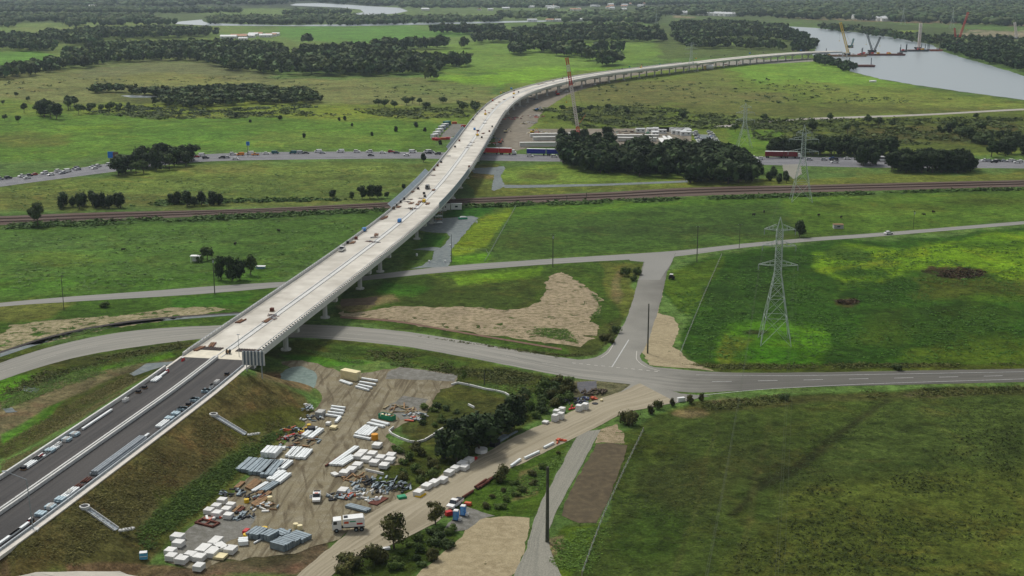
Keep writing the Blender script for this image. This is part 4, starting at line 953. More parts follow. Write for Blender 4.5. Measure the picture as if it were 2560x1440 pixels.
# left of the bridge
tree(96,566,12.5,'euc','large round dark tree standing alone on the near side of the railway at the left',wx=.95)
for x,y,h,k,l in [(553,700,10.5,'casr','tall dark tree at the left of the clump behind the wooden pole'),(580,704,11,'casr','tallest dark tree in the clump behind the wooden pole'),(600,700,9.5,'casr','dark tree right of centre in the clump behind the wooden pole'),(626,688,9,'brt','paler loose tree at the right end of the clump behind the wooden pole'),(518,650,6,'wide','low spreading tree beside the white shelter'),(500,655,4.5,'dbush','dark bush behind the white shelter')]:
    tree(x,y,h,k,l,wx=.75 if k!='wide' else 1,group='clump of trees by the white shelter')
tree(262,768,2.6,'gbush','dark green bush left of the side road verge near the left pole',name='bush',cat='bush',wx=1.4)
grove([(150,524),(155,515),(310,512),(318,522)],13,7,'cas',(7,9.5),'dark columnar she-oak in the row along the railway, left group','row of she-oaks along the railway',3.2,1.25)
tree(302,520,8.5,'cas','dark pointed she-oak at the right end of the long row by the railway',wx=1.3)
for i,(x,y) in enumerate([(428,510),(445,510),(468,515),(486,514),(504,513),(532,512),(550,512)]): tree(x,y,6.6+(i%3),'cas',['left of the first pair','right of the first pair','left of the middle three','centre of the middle three','right of the middle three','left of the last pair','right of the last pair'][i].capitalize().lower()+' of dark she-oaks beside the railway',wx=1.5,group='small groups of she-oaks beside the railway')
tree(833,499,6,'casr','small dark round tree between the railway and the bridge, alone on the left',wx=.9)
for i,(x,y,h) in enumerate([(880,498,4.5),(905,497,7.5),(925,497,8.5),(945,496,8),(968,496,4)]): tree(x,y,h,'casr',ordw(i)+' tree from left in the dark clump left of the bridge',wx=1.0,group='dark clump left of the bridge')
tree(1010,473,4,'cas','tiny dark conical tree against the bridge above the railway',wx=1.3); tree(1059,405,6,'cas','small dark conical tree at the highway edge left of the bridge',wx=1.5)
grove([(280,440),(300,425),(420,402),(480,392),(488,395),(470,418),(400,428),(300,442)],26,8,['casr','eucmid'],(9,14),'dark tree in the clump standing in front of the highway at the left','clump in front of the highway',5,1.1)
# mid left
for i,(x,y,h) in enumerate([(12,302,6),(45,308,7),(60,282,9),(8,262,5),(40,244,6),(70,255,6)]): tree(x,y,h,'eucmid',ordw(i)+' lone dark tree counted upward from the edge of the green field at far left',wx=1.0,group='lone trees in the pasture at far left')
grove([(88,290),(100,280),(150,283),(155,298),(110,300)],9,9,['casr','eucmid'],(10,15),'tall dark tree in the tight clump left of the marsh','tight tree clump left of the marsh',7,1.0)
grove([(165,265),(200,262),(198,275),(170,276)],4,10,'eucmid',(10,13),'dark tree in the small group between the clump and the marsh','small tree group near the marsh',8,1)
grove([(190,288),(330,280),(325,270),(230,272)],16,11,'eucmid',(5,10),'scattered dark tree in the loose line below the marsh pond','loose line of trees below the pond',8,.9)
W1=[(200,232),(260,226),(330,236),(420,238),(520,228),(620,226),(760,240),(800,258),(720,262),(620,262),(560,268),(480,272),(440,265),(380,262),(400,250),(280,238)]
W1_=W1
grove([(910,262),(1130,255),(1190,285),(960,270)],10,13,['wide','eucmid'],(5,8),'low spreading tree in the thin belt left of the viaduct curve','thin belt left of the viaduct curve',12,1.2)
grove([(1150,275),(1195,262),(1190,290)],4,14,'wide',(6,9),'dark tree tucked against the outside of the viaduct curve','trees against the viaduct curve',9,1.2)
for i,(x,y) in enumerate([(848,302),(862,301),(590,296),(625,307),(1062,332),(1040,318),(930,340),(760,346),(700,300),(880,318),(1100,362),(990,330)]): tree(x,y,3.5+(i%3)*.8,'cas',ordw(i)+' of the tiny dark saplings dotted over the green pasture left of the viaduct',wx=1.7,group='saplings dotted over the left pasture',parts=False)
# behind the motorway, centre
BELT=[(1402,410),(1405,385),(1420,372),(1500,380),(1700,398),(1850,402),(1860,420),(1880,440),(1890,458),(1820,463),(1720,463),(1700,448),(1560,440),(1460,430)]
BELT3=[(1402,412),(1408,400),(1500,405),(1700,415),(1850,418),(1870,440),(1885,458),(1820,462),(1722,462),(1705,448),(1560,440),(1450,430)]
BELT2=[(1402,412),(1408,385),(1500,388),(1700,402),(1850,404),(1870,440),(1885,458),(1820,462),(1722,462),(1705,448),(1560,440),(1450,430)]
grove(BELT2,84,15,['cas','cas','casr'],(12,17),'dark she-oak in the dense plantation in front of the highway right of the bridge','dense plantation right of the bridge',5.0,1.35)
grove([(1400,366),(1410,352),(1540,352),(1560,368),(1480,372)],12,16,'casr',(8,12),'dark tree at the back of the plantation beside the girder yard','trees beside the girder yard',7,1)
grove([(1885,462),(1880,430),(1940,440),(1985,462)],10,17,'cas',(4,8),'small dark pointed tree at the right end of the plantation','small trees right of the plantation',5,1.4)
grove([(1925,386),(2000,383),(2240,385),(2240,391),(2000,391),(1925,391)],36,18,'casr',(10,14),'dark tree in the long belt behind the highway at the right','long belt behind the highway at right',6,1.1)
grove([(2140,416),(2150,408),(2195,408),(2200,416)],6,19,'casr',(9,15),'dark tree in the clump before the highway left of the white bus','clump in front of highway by the bus',5,1)
grove([(2225,430),(2230,418),(2420,420),(2435,432),(2300,434)],28,20,'casr',(11,15),'dark tree in the big clump hiding the highway at the right','big clump hiding the highway at right',5,1.05)
grove([(2470,392),(2560,392),(2700,398),(2700,386),(2480,380)],14,21,'casr',(9,13),'dark tree in the wood at the right edge behind the highway','wood at the right edge',8,1.1)
grove([(2310,335),(2440,325),(2560,355),(2560,375),(2440,365)],16,22,['casr','dbush','eucmid'],(6,11),'dark scrubby tree in the brown scrub at the right','brown scrub at right',11,1.1,False)
for i,(x,y,h) in enumerate([(1705,303,11),(1540,285,7),(1568,290,8),(1910,306,8),(2075,305,8),(2030,333,12),(2118,335,9),(2170,312,9),(2195,318,9),(2230,322,8),(2380,330,11),(2440,300,6),(2470,306,6),(1405,280,7),(1448,290,8),(1475,280,7),(1520,278,7),(1838,330,7),(2140,325,6)]): tree(x,y,h,'eucmid',ordw(i)+' of the single trees spread over the scrubland right of the viaduct',wx=1.1,group='single trees in the scrubland right of the viaduct')
tree(1999,592,8.5,'casr','dark leafy tree beside the low fence next to the side road at right',wx=.9)
# ---------------- far woods, merged ----------------
FT=[]
for i in range(5):
    V,F_,T_=crown('round' if i<3 else 'wide',300+i,leaves=60,lobes=4,size=.17); FT.append((V,F_,T_))
FT1=[]
for i in range(4):
    r=np.random.default_rng(i+50); v,f=ICO1; V=v*(1+r.uniform(-.35,.3,(len(v),1)))*[.5,.5,.42]+[0,0,.5]; n=14; q=r.normal(size=(n,1,3))*.28*[1,1,.7]+[0,0,.55]+r.normal(size=(n,3,3))*.14
    V2=np.concatenate([V,q.reshape(-1,3)]); F2=np.concatenate([f,np.arange(n*3).reshape(n,3)+len(V)]); FT1.append((V2,F2,np.tile(r.uniform(.7,1.25,(len(V2),1)),(1,3))))
def wood(name,label,polys,dens,hr,m=None,wx=1.0,seed=0,lod=0,cat='wood',maxn=6000,jit=.35):
    """many far trees merged into one mass; dens = spacing in metres"""
    r=np.random.default_rng(seed+11); P=[]
    for poly in polys:
        W=np.array([at(*p)[:2] for p in poly]); x0,y0=W.min(0); x1,y1=W.max(0)
        A=.5*abs(np.dot(W[:,0],np.roll(W[:,1],1))-np.dot(W[:,1],np.roll(W[:,0],1))); n=int(min(maxn,A/(dens*dens)))
        k=0
        for _ in range(40):
            c_=np.stack([r.uniform(x0,x1,n*2),r.uniform(y0,y1,n*2)],1)
            wv=fbm(c_[:,0]/60,c_[:,1]/60)*90*jit; d=inpoly(c_[:,0]+wv,c_[:,1]+wv,W); c_=c_[d>0]; P.append(c_[:max(0,n-k)]); k+=len(c_)
            if k>=n: break
    P=np.concatenate(P); n=len(P); tpl=FT if lod==0 else FT1; Vs=[];Fs=[];Ts=[];k=0
    ch=r.integers(0,len(tpl),n)
    for ti,(V,F_,T_) in enumerate(tpl):
        Q_=P[ch==ti]; nn=len(Q_)
        if not nn: continue
        a=r.uniform(0,6.283,nn); h=r.uniform(*hr,nn); wv=h*wx*r.uniform(.8,1.25,nn); ca,sa=np.cos(a),np.sin(a)
        X=(V[None,:,0]*ca[:,None]-V[None,:,1]*sa[:,None])*wv[:,None]+Q_[:,0:1]; Y=(V[None,:,0]*sa[:,None]+V[None,:,1]*ca[:,None])*wv[:,None]+Q_[:,1:2]; Zz=V[None,:,2]*h[:,None]+hgt(Q_[:,0],Q_[:,1])[:,None]
        Vs.append(np.stack([X,Y,Zz],-1).reshape(-1,3)); Fs.append((F_[None]+(np.arange(nn)*len(V))[:,None,None]).reshape(-1,3)+k); k+=nn*len(V)
        Ts.append((T_[None]*r.uniform(.65,1.5,(nn,1,1))*(1+r.uniform(-.16,.2,(nn,1,1))*np.array([1,.1,-.6]))).reshape(-1,3))
    me=npmesh(name,np.concatenate(Vs),np.concatenate(Fs),[m or M_farleaf],tint=np.concatenate(Ts)); o=link(bpy.data.objects.new(name,me)); return tag(o,label,cat,kind='stuff')
wood('understorey','dense dark regrowth filling the plantation right of the bridge',[BELT2],4.2,(8,13),seed=78,wx=.8,m=M_cas,jit=.02)
wood('swamp_woodland','spreading dark woodland around the small marsh pond',[W1],7.0,(6,9.5),seed=77,wx=1.35,m=M_euc)
wood('forest','dark forest across the middle distance at the left, west part',[[(162,172),(200,172),(300,157),(470,152),(520,166),(600,180),(705,190),(712,150),(700,128),(600,120),(450,122),(250,125),(170,148)]],9.5,(8,18),seed=1)
wood('forest','dark forest tongue ending in a row of trees left of the viaduct curve',[[(705,190),(850,192),(1000,190),(1090,190),(1100,172),(1170,170),(1172,160),(1060,158),(1020,140),(900,130),(760,140),(720,155)],[(1072,207),(1092,206),(1092,196),(1072,196)]],10,(9,19),seed=2)
wood('tree_row','row of dark trees on the pasture at the far left edge',[[(-300,215),(0,202),(60,196),(110,188),(158,178),(158,166),(120,168),(60,180),(0,186),(-300,195)]],10,(11,17),seed=3,jit=.2)
wood('forest','dark tree belt above the long forest at the left',[[(80,108),(200,110),(270,100),(530,94),(540,86),(400,84),(250,84),(80,98)],[(170,120),(260,112),(240,108),(170,112)]],13,(13,19),seed=4)
wood('forest','dark wood at the left edge above the green paddock',[[(-900,128),(0,128),(140,134),(142,128),(70,112),(75,100),(0,98),(-900,95)]],13,(13,18),seed=5)
wood('forest','scattered tree belts far off at the left under the haze',[[(-900,74),(0,70),(45,68),(50,56),(0,52),(-900,50)],[(-900,50),(200,56),(400,56),(380,44),(150,44),(-900,40)],[(170,68),(215,68),(210,58),(170,56)],[(240,64),(440,64),(440,61),(240,60)],[(-900,30),(0,32),(390,34),(380,26),(0,22),(-900,20)],[(400,34),(610,32),(600,28),(400,28)]],22,(13,19),seed=6,lod=1,maxn=1600)
wood('forest','dark wooded island and riverbank along the far winding river',[[(506,56),(520,60),(860,64),(1100,59),(1250,54),(1250,50),(1050,48),(850,46),(700,48),(560,48),(510,50)],[(700,38),(850,36),(880,33),(760,30)]],20,(12,17),seed=7,lod=1,maxn=2500)
wood('forest','dark forest in the centre distance above the trees on the pasture',[[(1180,112),(1270,108),(1300,112),(1340,114),(1440,108),(1560,108),(1660,108),(1650,90),(1600,80),(1450,76),(1290,86),(1280,98),(1190,98)],[(1075,86),(1130,87),(1128,80),(1078,80)],[(1132,88),(1265,87),(1265,80),(1132,78)],[(760,112),(790,113),(790,108),(760,108)],[(940,128),(1020,126),(1120,124),(1125,116),(1040,118),(940,120)]],14,(14,20),seed=8)
wood('tree_row','loose dark trees spilling onto the bright pasture in the centre distance',[[(1275,136),(1300,142),(1330,140),(1325,128),(1280,126)],[(1335,132),(1400,134),(1385,122),(1340,122)],[(1385,142),(1470,146),(1455,128),(1395,126)],[(1490,136),(1515,136),(1515,126),(1490,126)],[(1530,138),(1562,138),(1560,130),(1530,128)],[(1500,168),(1550,166),(1545,154),(1515,152)],[(1460,152),(1500,158),(1500,150),(1470,148)],[(1150,122),(1165,122),(1165,116),(1150,116)]],12,(14,20),seed=9,jit=.05)
wood('forest','dark woods left of the river bend in the distance',[[(1690,112),(1720,112),(1760,100),(1880,94),(1960,92),(1960,76),(1880,66),(1760,62),(1680,66),(1690,96)],[(1700,124),(1960,126),(1940,114),(1720,112)],[(1900,102),(1960,104),(1960,96),(1900,94)]],14,(12,17),seed=10,maxn=2500)
wood('mangroves','green mangrove belt lining the inner river bend',[[(1945,76),(1980,80),(2010,92),(2035,112),(2040,126),(2010,134),(1980,132),(1990,120),(1960,100),(1930,82)]],9,(8,11),m=M_mang,seed=11,lod=0)
wood('mangroves','dark mangrove hedge on the near river bank below the barges',[[(2040,146),(2080,152),(2110,162),(2140,176),(2135,183),(2110,182),(2080,172),(2040,158)]],6.5,(6,9),m=M_mang,seed=12)
wood('mangroves','long green mangrove belt on the right river bank',[[(2350,125),(2400,141),(2480,163),(2560,186),(2900,260),(2900,200),(2560,150),(2480,134),(2400,124)]],8,(9,13),m=M_mang,seed=13)
wood('forest','dark trees behind the mangroves on the right river bank',[[(2050,76),(2150,88),(2260,104),(2350,118),(2560,142),(2900,180),(2900,150),(2560,112),(2440,100),(2340,100),(2240,90),(2150,76),(2050,70)]],14,(9,14),seed=14,maxn=2500)
wood('forest','vast hazy forest filling the distance at the upper right',[[(1640,62),(1640,40),(1800,40),(1950,46),(2300,58),(2560,68),(3000,72),(3000,10),(2400,10),(1900,14),(1600,30),(1600,56)]],30,(15,22),seed=15,lod=1,maxn=6500,wx=1.3)
wood('forest','dark woods around the far town in the upper centre',[[(1380,56),(1640,60),(1640,42),(1500,36),(1370,44)],[(1250,44),(1300,50),(1420,40),(1380,36),(1250,38)],[(1000,20),(1350,20),(1500,14),(1900,10),(1900,0),(1000,0)]],28,(13,19),seed=16,lod=1,maxn=3000,wx=1.3)
wood('forest','hazy tree belts along the top edge of the picture',[[(-900,16),(400,18),(560,10),(560,0),(-900,0)],[(560,14),(720,12),(720,0),(560,0)],[(880,12),(1000,18),(1000,0),(720,0)]],45,(15,22),seed=17,lod=1,maxn=4000,wx=1.6,jit=.9)
wood('forest','forested country beyond the far plain at the horizon',[[(-1200,-2),(3600,-2),(3600,-26),(-1200,-26)]],150,(30,45),seed=18,lod=1,maxn=8000,wx=3.5)
# scrub, tussocks and weeds (uncountable ground cover)
def cover(name,label,polys,n,hr,m,seed,wx=1.6,tn=8,up=None):
    up=hr[1]>=1.0 if up is None else up
    r=np.random.default_rng(seed); P=[]
    WS=[np.array([gp(*p)[:2] for p in poly]) for poly in polys]
    AR=[.5*abs(np.dot(W[:,0],np.roll(W[:,1],1))-np.dot(W[:,1],np.roll(W[:,0],1))) for W in WS]
    for W,ar in zip(WS,AR):
        per=max(1,int(n*ar/sum(AR))); x0,y0=W.min(0); x1,y1=W.max(0); k=0
        for _ in range(40):
            c_=np.stack([r.uniform(x0,x1,per*2),r.uniform(y0,y1,per*2)],1); d=inpoly(c_[:,0],c_[:,1],W); nz_=fbm(c_[:,0]/14,c_[:,1]/14); c_=c_[(d>0)&(d>r.uniform(0,9,len(d))**1.0*np.minimum(1,.2+d*0))&(nz_>-.02+.16*r.uniform(-1,1,len(d)))]
            P.append(c_[:max(0,per-k)]); k+=len(c_)
            if k>=per: break
    P=np.concatenate(P); n=len(P)
    cen=np.zeros((n,tn,1,3)); 
    h=r.uniform(*hr,(n,1,1,1)); q=r.normal(size=(n,tn,1,3))*[.38,.38,.16]+[0,0,.42]; tri=q*[1,1,.75]+r.normal(size=(n,tn,3,3))*([.34,.34,.28] if up else [.36,.36,.15])
    tri[...,2]=np.abs(tri[...,2]); tri=tri*h*[wx,wx,1]; tri[...,0]+=P[:,0][:,None,None]; tri[...,1]+=P[:,1][:,None,None]; tri[...,2]+=hgt(P[:,0],P[:,1])[:,None,None]
    T_=np.repeat(r.uniform(.6,1.4,(n,tn,1,1))*np.ones((1,1,1,3)),3,2)
    me=npmesh(name,tri.reshape(-1,3),np.arange(n*tn*3).reshape(-1,3),[m],tint=T_.reshape(-1,3)); o=link(bpy.data.objects.new(name,me)); return tag(o,label,'ground cover',kind='stuff')
M_tus=leafmat('dark_tussock',S(50,62,24),S(38,50,20)); M_gtus=leafmat('green_tussock',S(98,126,46),S(76,104,36)); M_btus=leafmat('brown_weeds',S(116,112,60),S(92,88,46)); M_straw=leafmat('straw_stubble',S(176,158,118),S(120,112,62)); M_red=leafmat('red_brown_weeds',S(82,66,42),S(58,50,32))
cover('tussocks','dark grass tussocks dotted over the lower right field',[[(1750,1440),(1900,1300),(2100,1150),(2560,1050),(2560,1440)]],1200,(.3,.5),leafmat('sedge_clump',S(66,76,30),S(50,60,24)),1,wx=1.0,tn=9,up=True)
cover('rank_grass','uneven rank grass over the lower right field',[[(1460,1440),(1600,1090),(2000,1000),(2560,990),(2560,1440)]],9000,(.2,.4),leafmat('field_grass',S(82,98,40),S(66,82,34)),2,wx=1.3,tn=5)
cover('bank_grass','brown rank grass on the embankment slope',[[(0,1400),(200,1240),(420,1100),(600,970),(700,1000),(720,1060),(560,1150),(380,1280),(200,1420)],[(0,1200),(140,1090),(280,1000),(400,930),(330,930),(150,1020),(0,1110)]],17000,(.16,.38),M_btus,3,wx=1.3,tn=5)
cover('bank_weeds','green weeds at the foot of the embankment',[[(360,1400),(520,1260),(640,1150),(740,1060),(640,1090),(460,1210),(330,1330)]],8000,(.15,.4),M_gtus,4,tn=5)
cover('verge_weeds','rough weeds on the verges of the main road',[[(760,860),(1000,880),(1180,905),(1430,955),(1400,1000),(1200,950),(950,910)],[(1750,1005),(2000,980),(2560,962),(2560,985),(2000,1005),(1760,1030)],[(1000,835),(1400,895),(1480,890),(1545,840),(1530,800),(1500,880),(1400,885)],[(0,960),(200,900),(480,850),(470,870),(250,910),(0,1000)],[(1700,910),(2560,905),(2560,918),(1800,926)]],9000,(.2,.6),leafmat('mixed_verge_weeds',S(120,122,62),S(84,98,42)),5,tn=5,up=True)
cover('verge_grass','green grass on the verges of the main road',[[(730,870),(1000,900),(1150,925),(940,915),(850,905)],[(1160,960),(1400,960),(1430,1000),(1290,1050),(1280,1000)],[(0,985),(250,900),(450,870),(430,885),(230,945),(0,1030)],[(1160,1270),(1300,1190),(1430,1110),(1360,1220),(1300,1280)],[(1380,1420),(1430,1320),(1540,1310),(1480,1440)]],11000,(.15,.42),M_gtus,6,tn=5)
cover('scrub','low dark scrub over the marshy ground beyond the highway',[[(1330,275),(1600,262),(1900,300),(2000,330),(1850,325),(1450,320)],[(840,275),(1150,268),(1170,295),(1000,298)],[(1850,300),(2560,295),(2560,350),(2100,375),(1880,350)],[(200,285),(700,275),(900,290),(400,300)]],3400,(1.2,2.6),leafmat('scrub_leaves',S(92,106,50),S(72,86,42)),7,wx=1.8,tn=7)
cover('pasture_scrub','small dark bushes dotted over the far pastures',[[(0,200),(700,190),(900,225),(200,225),(0,240)],[(880,210),(1200,220),(1190,250),(900,245)],[(1450,190),(2000,200),(2300,260),(1500,260)],[(1900,205),(2400,250),(1900,260)]],420,(1.2,2.4),M_euc,8,wx=1.6,tn=8)
cover('pasture_clumps','darker grass clumps in the pasture left of the bridge',[[(20,560),(900,530),(900,590),(720,690),(20,740)],[(20,470),(1000,415),(1000,480),(20,530)]],2600,(.35,.8),leafmat('pasture_clump',S(96,126,56),S(74,104,44)),9,wx=2.0,tn=6)
cover('field_weeds','tall weeds in the bright field behind the large pylon',[[(1680,720),(2000,640),(2560,600),(2560,900),(1720,900)]],6000,(.3,.7),leafmat('bright_weed',S(74,112,28),S(58,94,24)),10,wx=1.8,tn=5)
cover('dead_scrub','red-brown dead scrub patches in the field behind the large pylon',[ell(2400,686,64,12),ell(2120,754,30,9)],420,(.5,1.0),M_red,11,wx=1.6,tn=9)
cover('ballast_scrub','dark weeds along both sides of the railway',[[(0,560),(620,536),(1000,520),(1000,528),(620,548),(0,575)],[(1160,512),(2000,485),(2560,470),(2560,476),(2000,493),(1160,522)],[(320,505),(600,498),(900,497),(900,502),(600,508),(320,517)]],2200,(.8,1.6),leafmat('rail_weed',S(84,110,44),S(60,90,36)),12,wx=2,tn=7)
cover('mulch_tufts','green tufts growing through the cut grass mulch',[[ZB(*p) for p in [(1060,1010),(1500,1080),(1800,1140),(1700,1020),(1300,1000)]],[ZB(*p) for p in [(1840,720),(1950,800),(1940,930),(1850,950),(1920,850)]],[ZA(*p) for p in [(280,1120),(430,1080),(700,1010),(900,1000),(500,1090)]],[(1370,1420),(1380,1350),(1420,1340),(1440,1400)]],1800,(.25,.5),M_gtus,13,tn=6)
cover('marsh_grass','dark sedge around the marsh pond and swamp woodland',[[(200,285),(330,262),(520,275),(760,262),(800,270),(600,290)]],700,(1,2),M_euc,14,wx=2,tn=7)
# ---------------- paints ----------------
M_white=mat('white_paint',S(232,232,228,.95),.45,.06,.8,vary=.04)
M_glass=mat('dark_glass',S(40,46,52),.15,.1,1,spec=.6)
M_tyre=mat('tyre_rubber',S(36,36,36),.9,.1,2)
M_block=mat('white_block_concrete',S(228,227,221,.93),.8,.1,.8,vary=.08)
M_blockside=mat('grey_block_concrete',S(186,186,180,.9),.85,.14,.9,vary=.1)
M_beamw=mat('pale_beam',S(228,232,230,1.0),.7,.08,.6,vary=.08)
M_steelg=mat('grey_steel_bundle',S(140,154,160,.9),.55,.2,1.0,metal=.25,vary=.15)
M_rustp=mat('rusty_steel',S(122,66,46),.85,.3,1.4,col2=S(84,44,34))
M_timber=mat('timber',S(168,134,96),.9,.25,1.5,vary=.2)
M_yel=mat('yellow_paint',S(230,190,30,.9),.5,.1,1); M_org=mat('orange_plastic',S(206,92,56,.9),.5,.1,1); M_red=mat('red_paint',S(196,36,34,.9),.5,.1,1)
M_blue=mat('blue_plastic',S(70,140,210,.9),.5,.08,1); M_grn=mat('green_skip_paint',S(40,150,104,.9),.6,.15,1); M_blk=mat('black_plastic',S(36,38,44),.7,.15,1)
M_cream=mat('cream_container_paint',S(232,218,170,.95),.6,.08,1)
M_pole=mat('weathered_pole_timber',S(86,88,74),.9,.2,1.5); M_latt=mat('lattice_steel',S(186,196,190,.95),.55,.1,.6,metal=.3)
M_redw=mat('crane_red',S(206,60,44,.9),.5,.15,1); M_cwhite=mat('crane_white',S(224,214,206,.95),.5,.1,1); M_cyel=mat('crane_yellow',S(222,188,50,.9),.5,.1,1)
M_maroon=mat('maroon_curtain',S(130,30,42,.9),.6,.12,1); M_redc=mat('red_curtain',S(206,24,22,.95),.6,.08,.5); M_bluec=mat('blue_curtain',S(24,36,150,.95),.6,.08,.5)
# ---------------- cars ----------------
def car_proto(kind,paint,name='parked_car',label='',cat='car'):
    t=thing(name,label,cat)
    mb=MB(); b=.9
    if kind=='car': prof=[(-2.2,.35),(2.2,.35),(2.25,.75),(1.1,.98),(-2.1,1.0),(-2.25,.7)]; cab=[(-1.7,1.0),(1.05,.98),(.45,1.45),(-1.3,1.47)]
    elif kind=='suv': prof=[(-2.3,.4),(2.3,.4),(2.35,.95),(1.3,1.12),(-2.3,1.12)]; cab=[(-2.2,1.12),(1.1,1.12),(.5,1.75),(-1.95,1.77)]
    elif kind=='ute': prof=[(-2.6,.45),(2.6,.45),(2.65,.95),(1.6,1.12),(-2.6,1.1)]; cab=[(-.5,1.12),(1.5,1.12),(.9,1.75),(-.3,1.77)]
    elif kind=='van': prof=[(-2.6,.4),(2.6,.4),(2.62,1.0),(2.0,1.25),(-2.6,1.25)]; cab=[(-2.55,1.25),(1.9,1.25),(1.2,2.1),(-2.5,2.15)]
    mb.prism(prof,-b,b,paint); mb.build('body',t)
    mb=MB(); mb.prism(cab,-b*.88,b*.88,M_glass); mb.build('window',t)
    xs_=[p[0] for p in cab]; zt=max(p[1] for p in cab); x0=cab[3][0]+.05; x1=cab[2][0]-.05
    mb=MB(); mb.box(((x0+x1)/2,0,zt+.02),(x1-x0,b*1.7,.08),paint)
    for x in (x0+.1,(x0+x1)/2,x1-.05): 
        for s in (-1,1): mb.bar((x,s*b*.89,cab[0][1]),(x,s*b*.89,zt),.1,.05,paint)
    if kind=='van': mb.box((-.9,0,1.72),(3.2,b*1.8,.85),paint)
    mb.build('roof',t)
    if kind=='ute': 
        mb=MB(); mb.box((-1.6,0,1.18),(1.9,1.55,.12),M_blk); mb.build('tray',t)
    for x in (-1.4,1.45):
        for s in (-1,1): mb=MB(); mb.cyl((x,s*.72,.34),(x,s*.93,.34),.34,.34,M_tyre,10); mb.build('wheel',t)
    return t
PAINTS={'white':mat('car_white',S(236,236,232,.95),.3,.03,1),'silver':mat('car_silver',S(176,180,184,.9),.3,.04,1),'dark grey':mat('car_grey',S(70,74,80),.3,.05,1),'black':mat('car_black',S(30,32,36),.3,.05,1),'red':mat('car_red',S(170,28,30,.9),.3,.05,1),'blue':mat('car_blue',S(44,90,160,.9),.3,.05,1),'orange':mat('car_orange',S(226,140,40,.9),.4,.05,1),'teal':mat('car_teal',S(40,96,104,.9),.4,.05,1)}
CP={}
_first={}
def car(kind,col,px,py,rz,label,group=None,name='car',loc=None,cat=None):
    k=(kind,col); X,Y,Z=loc if loc else gp(px,py,.08)
    cat=cat or {'car':'car','suv':'car','ute':'ute','van':'van'}[kind]
    if k not in CP:
        CP[k]=car_proto(kind,PAINTS[col],name,label,cat); t=CP[k]; t.location=(X,Y,Z); t.rotation_euler=(0,0,rz)
        if group: t['group']=group
        return t
    t=dup(CP[k],(X,Y,Z),rz,label,group); t.name=name; t['category']=cat
    if not group and 'group' in t.keys(): del t['group']
    return t
hwC=[tuple(p) for p in (hA*.5+hB*.5)]
def hw_head(X):
    P=np.array(hwC); j=int(np.clip(np.argmin(abs(P[:,0]-X)),1,len(P)-2)); d=P[j+1]-P[j-1]; return math.atan2(d[1],d[0])
def hw_snap(px,py,lane=None):
    X,Y,_=at(px,py); A=np.array(hA); B=np.array(hB); ya=np.interp(X,A[:,0],A[:,1]); yb=np.interp(X,B[:,0],B[:,1]); t=(ya-Y)/(ya-yb)
    best=min((.115,.25,.375,.625,.75,.875),key=lambda q:abs(q-t)); return X,ya+(yb-ya)*best
def traffic(lst,phrase,group):
    lst=sorted(lst)
    r=random.Random(len(lst)); last={}
    out=[]
    for it in lst:
        px,py,col,kind=it; X,Y=hw_snap(px,py); rz=hw_head(X)+(math.pi if (px+py)%2 else 0)
        if any(abs(X-a)<5.6 and abs(Y-b2)<2.6 for a,b2 in out): X+=6.5
        out.append((X,Y)); i=len(out)-1
        nm={'car':'car','suv':'four wheel drive','ute':'ute','van':'van'}[kind]
        car(kind,col,0,0,rz,f'{col} {nm}, {ordw(i)} from the left {phrase}',group,loc=(X,Y,.1))
w_='white'
T1_=[(10,446,'silver','suv'),(24,446,'dark grey','suv'),(44,446,w_,'car'),(60,441,w_,'ute'),(74,440,'dark grey','car'),(87,438,'red','car'),(103,438,w_,'car'),(116,433,w_,'suv'),(131,434,'silver','car'),(146,430,w_,'suv'),(158,424,w_,'van'),(162,432,w_,'car'),(186,425,'dark grey','suv'),(197,424,'silver','car'),(214,421,w_,'car'),(228,421,'silver','car'),(247,417,w_,'suv'),(262,417,'silver','car'),(275,413,w_,'suv'),(296,411,w_,'ute')]
T2_=[(462,397,w_,'suv'),(480,401,'silver','car'),(492,393,'red','car'),(504,392,w_,'van'),(516,396,'dark grey','suv'),(532,395,'dark grey','suv'),(545,394,'silver','car'),(583,387,w_,'suv'),(590,398,w_,'car'),(603,388,'orange','van'),(614,389,'orange','ute'),(625,386,w_,'van'),(643,385,w_,'car'),(727,385,'silver','van'),(741,385,'dark grey','car'),(690,384,'teal','van'),(708,385,'teal','van'),(795,382,w_,'van'),(807,383,'silver','car'),(852,381,w_,'van'),(868,382,w_,'suv'),(900,381,w_,'suv'),(927,391,'black','car'),(957,383,w_,'car'),(978,382,'red','suv'),(992,384,'dark grey','car'),(1016,391,w_,'car'),(1032,382,w_,'van'),(1045,382,w_,'van'),(1056,380,'silver','suv'),(1072,385,'black','car'),(1095,386,'dark grey','suv')]
T3_=[(1325,393,w_,'suv'),(1386,394,w_,'suv'),(1868,395,w_,'van'),(1884,396,w_,'suv'),(1880,402,'silver','car'),(1903,402,w_,'suv'),(2022,400,'silver','car'),(2040,404,'silver','car'),(2054,400,'dark grey','car'),(2063,402,'dark grey','suv'),(2079,398,'blue','car'),(2082,405,w_,'ute'),(2096,400,w_,'car'),(2120,399,w_,'car'),(2132,400,w_,'van')]
T4_=[(2424,404,w_,'car'),(2436,403,w_,'ute'),(2448,405,'silver','car'),(2460,403,w_,'car'),(2472,405,'dark grey','car'),(2487,408,'black','suv'),(2484,404,'silver','car'),(2500,405,w_,'suv'),(2514,406,'silver','car'),(2524,405,w_,'car'),(2540,407,w_,'suv'),(2553,406,'silver','car')]
traffic(T1_,'in the queue before the tree clump','traffic on the highway left of the tree clump')
traffic(T2_,'between tree clump and viaduct','traffic on the highway between clump and viaduct')
traffic(T3_,'on the highway right of the viaduct','traffic on the highway right of the viaduct')
traffic(T4_,'on the highway at the right edge','traffic on the highway at the right edge')
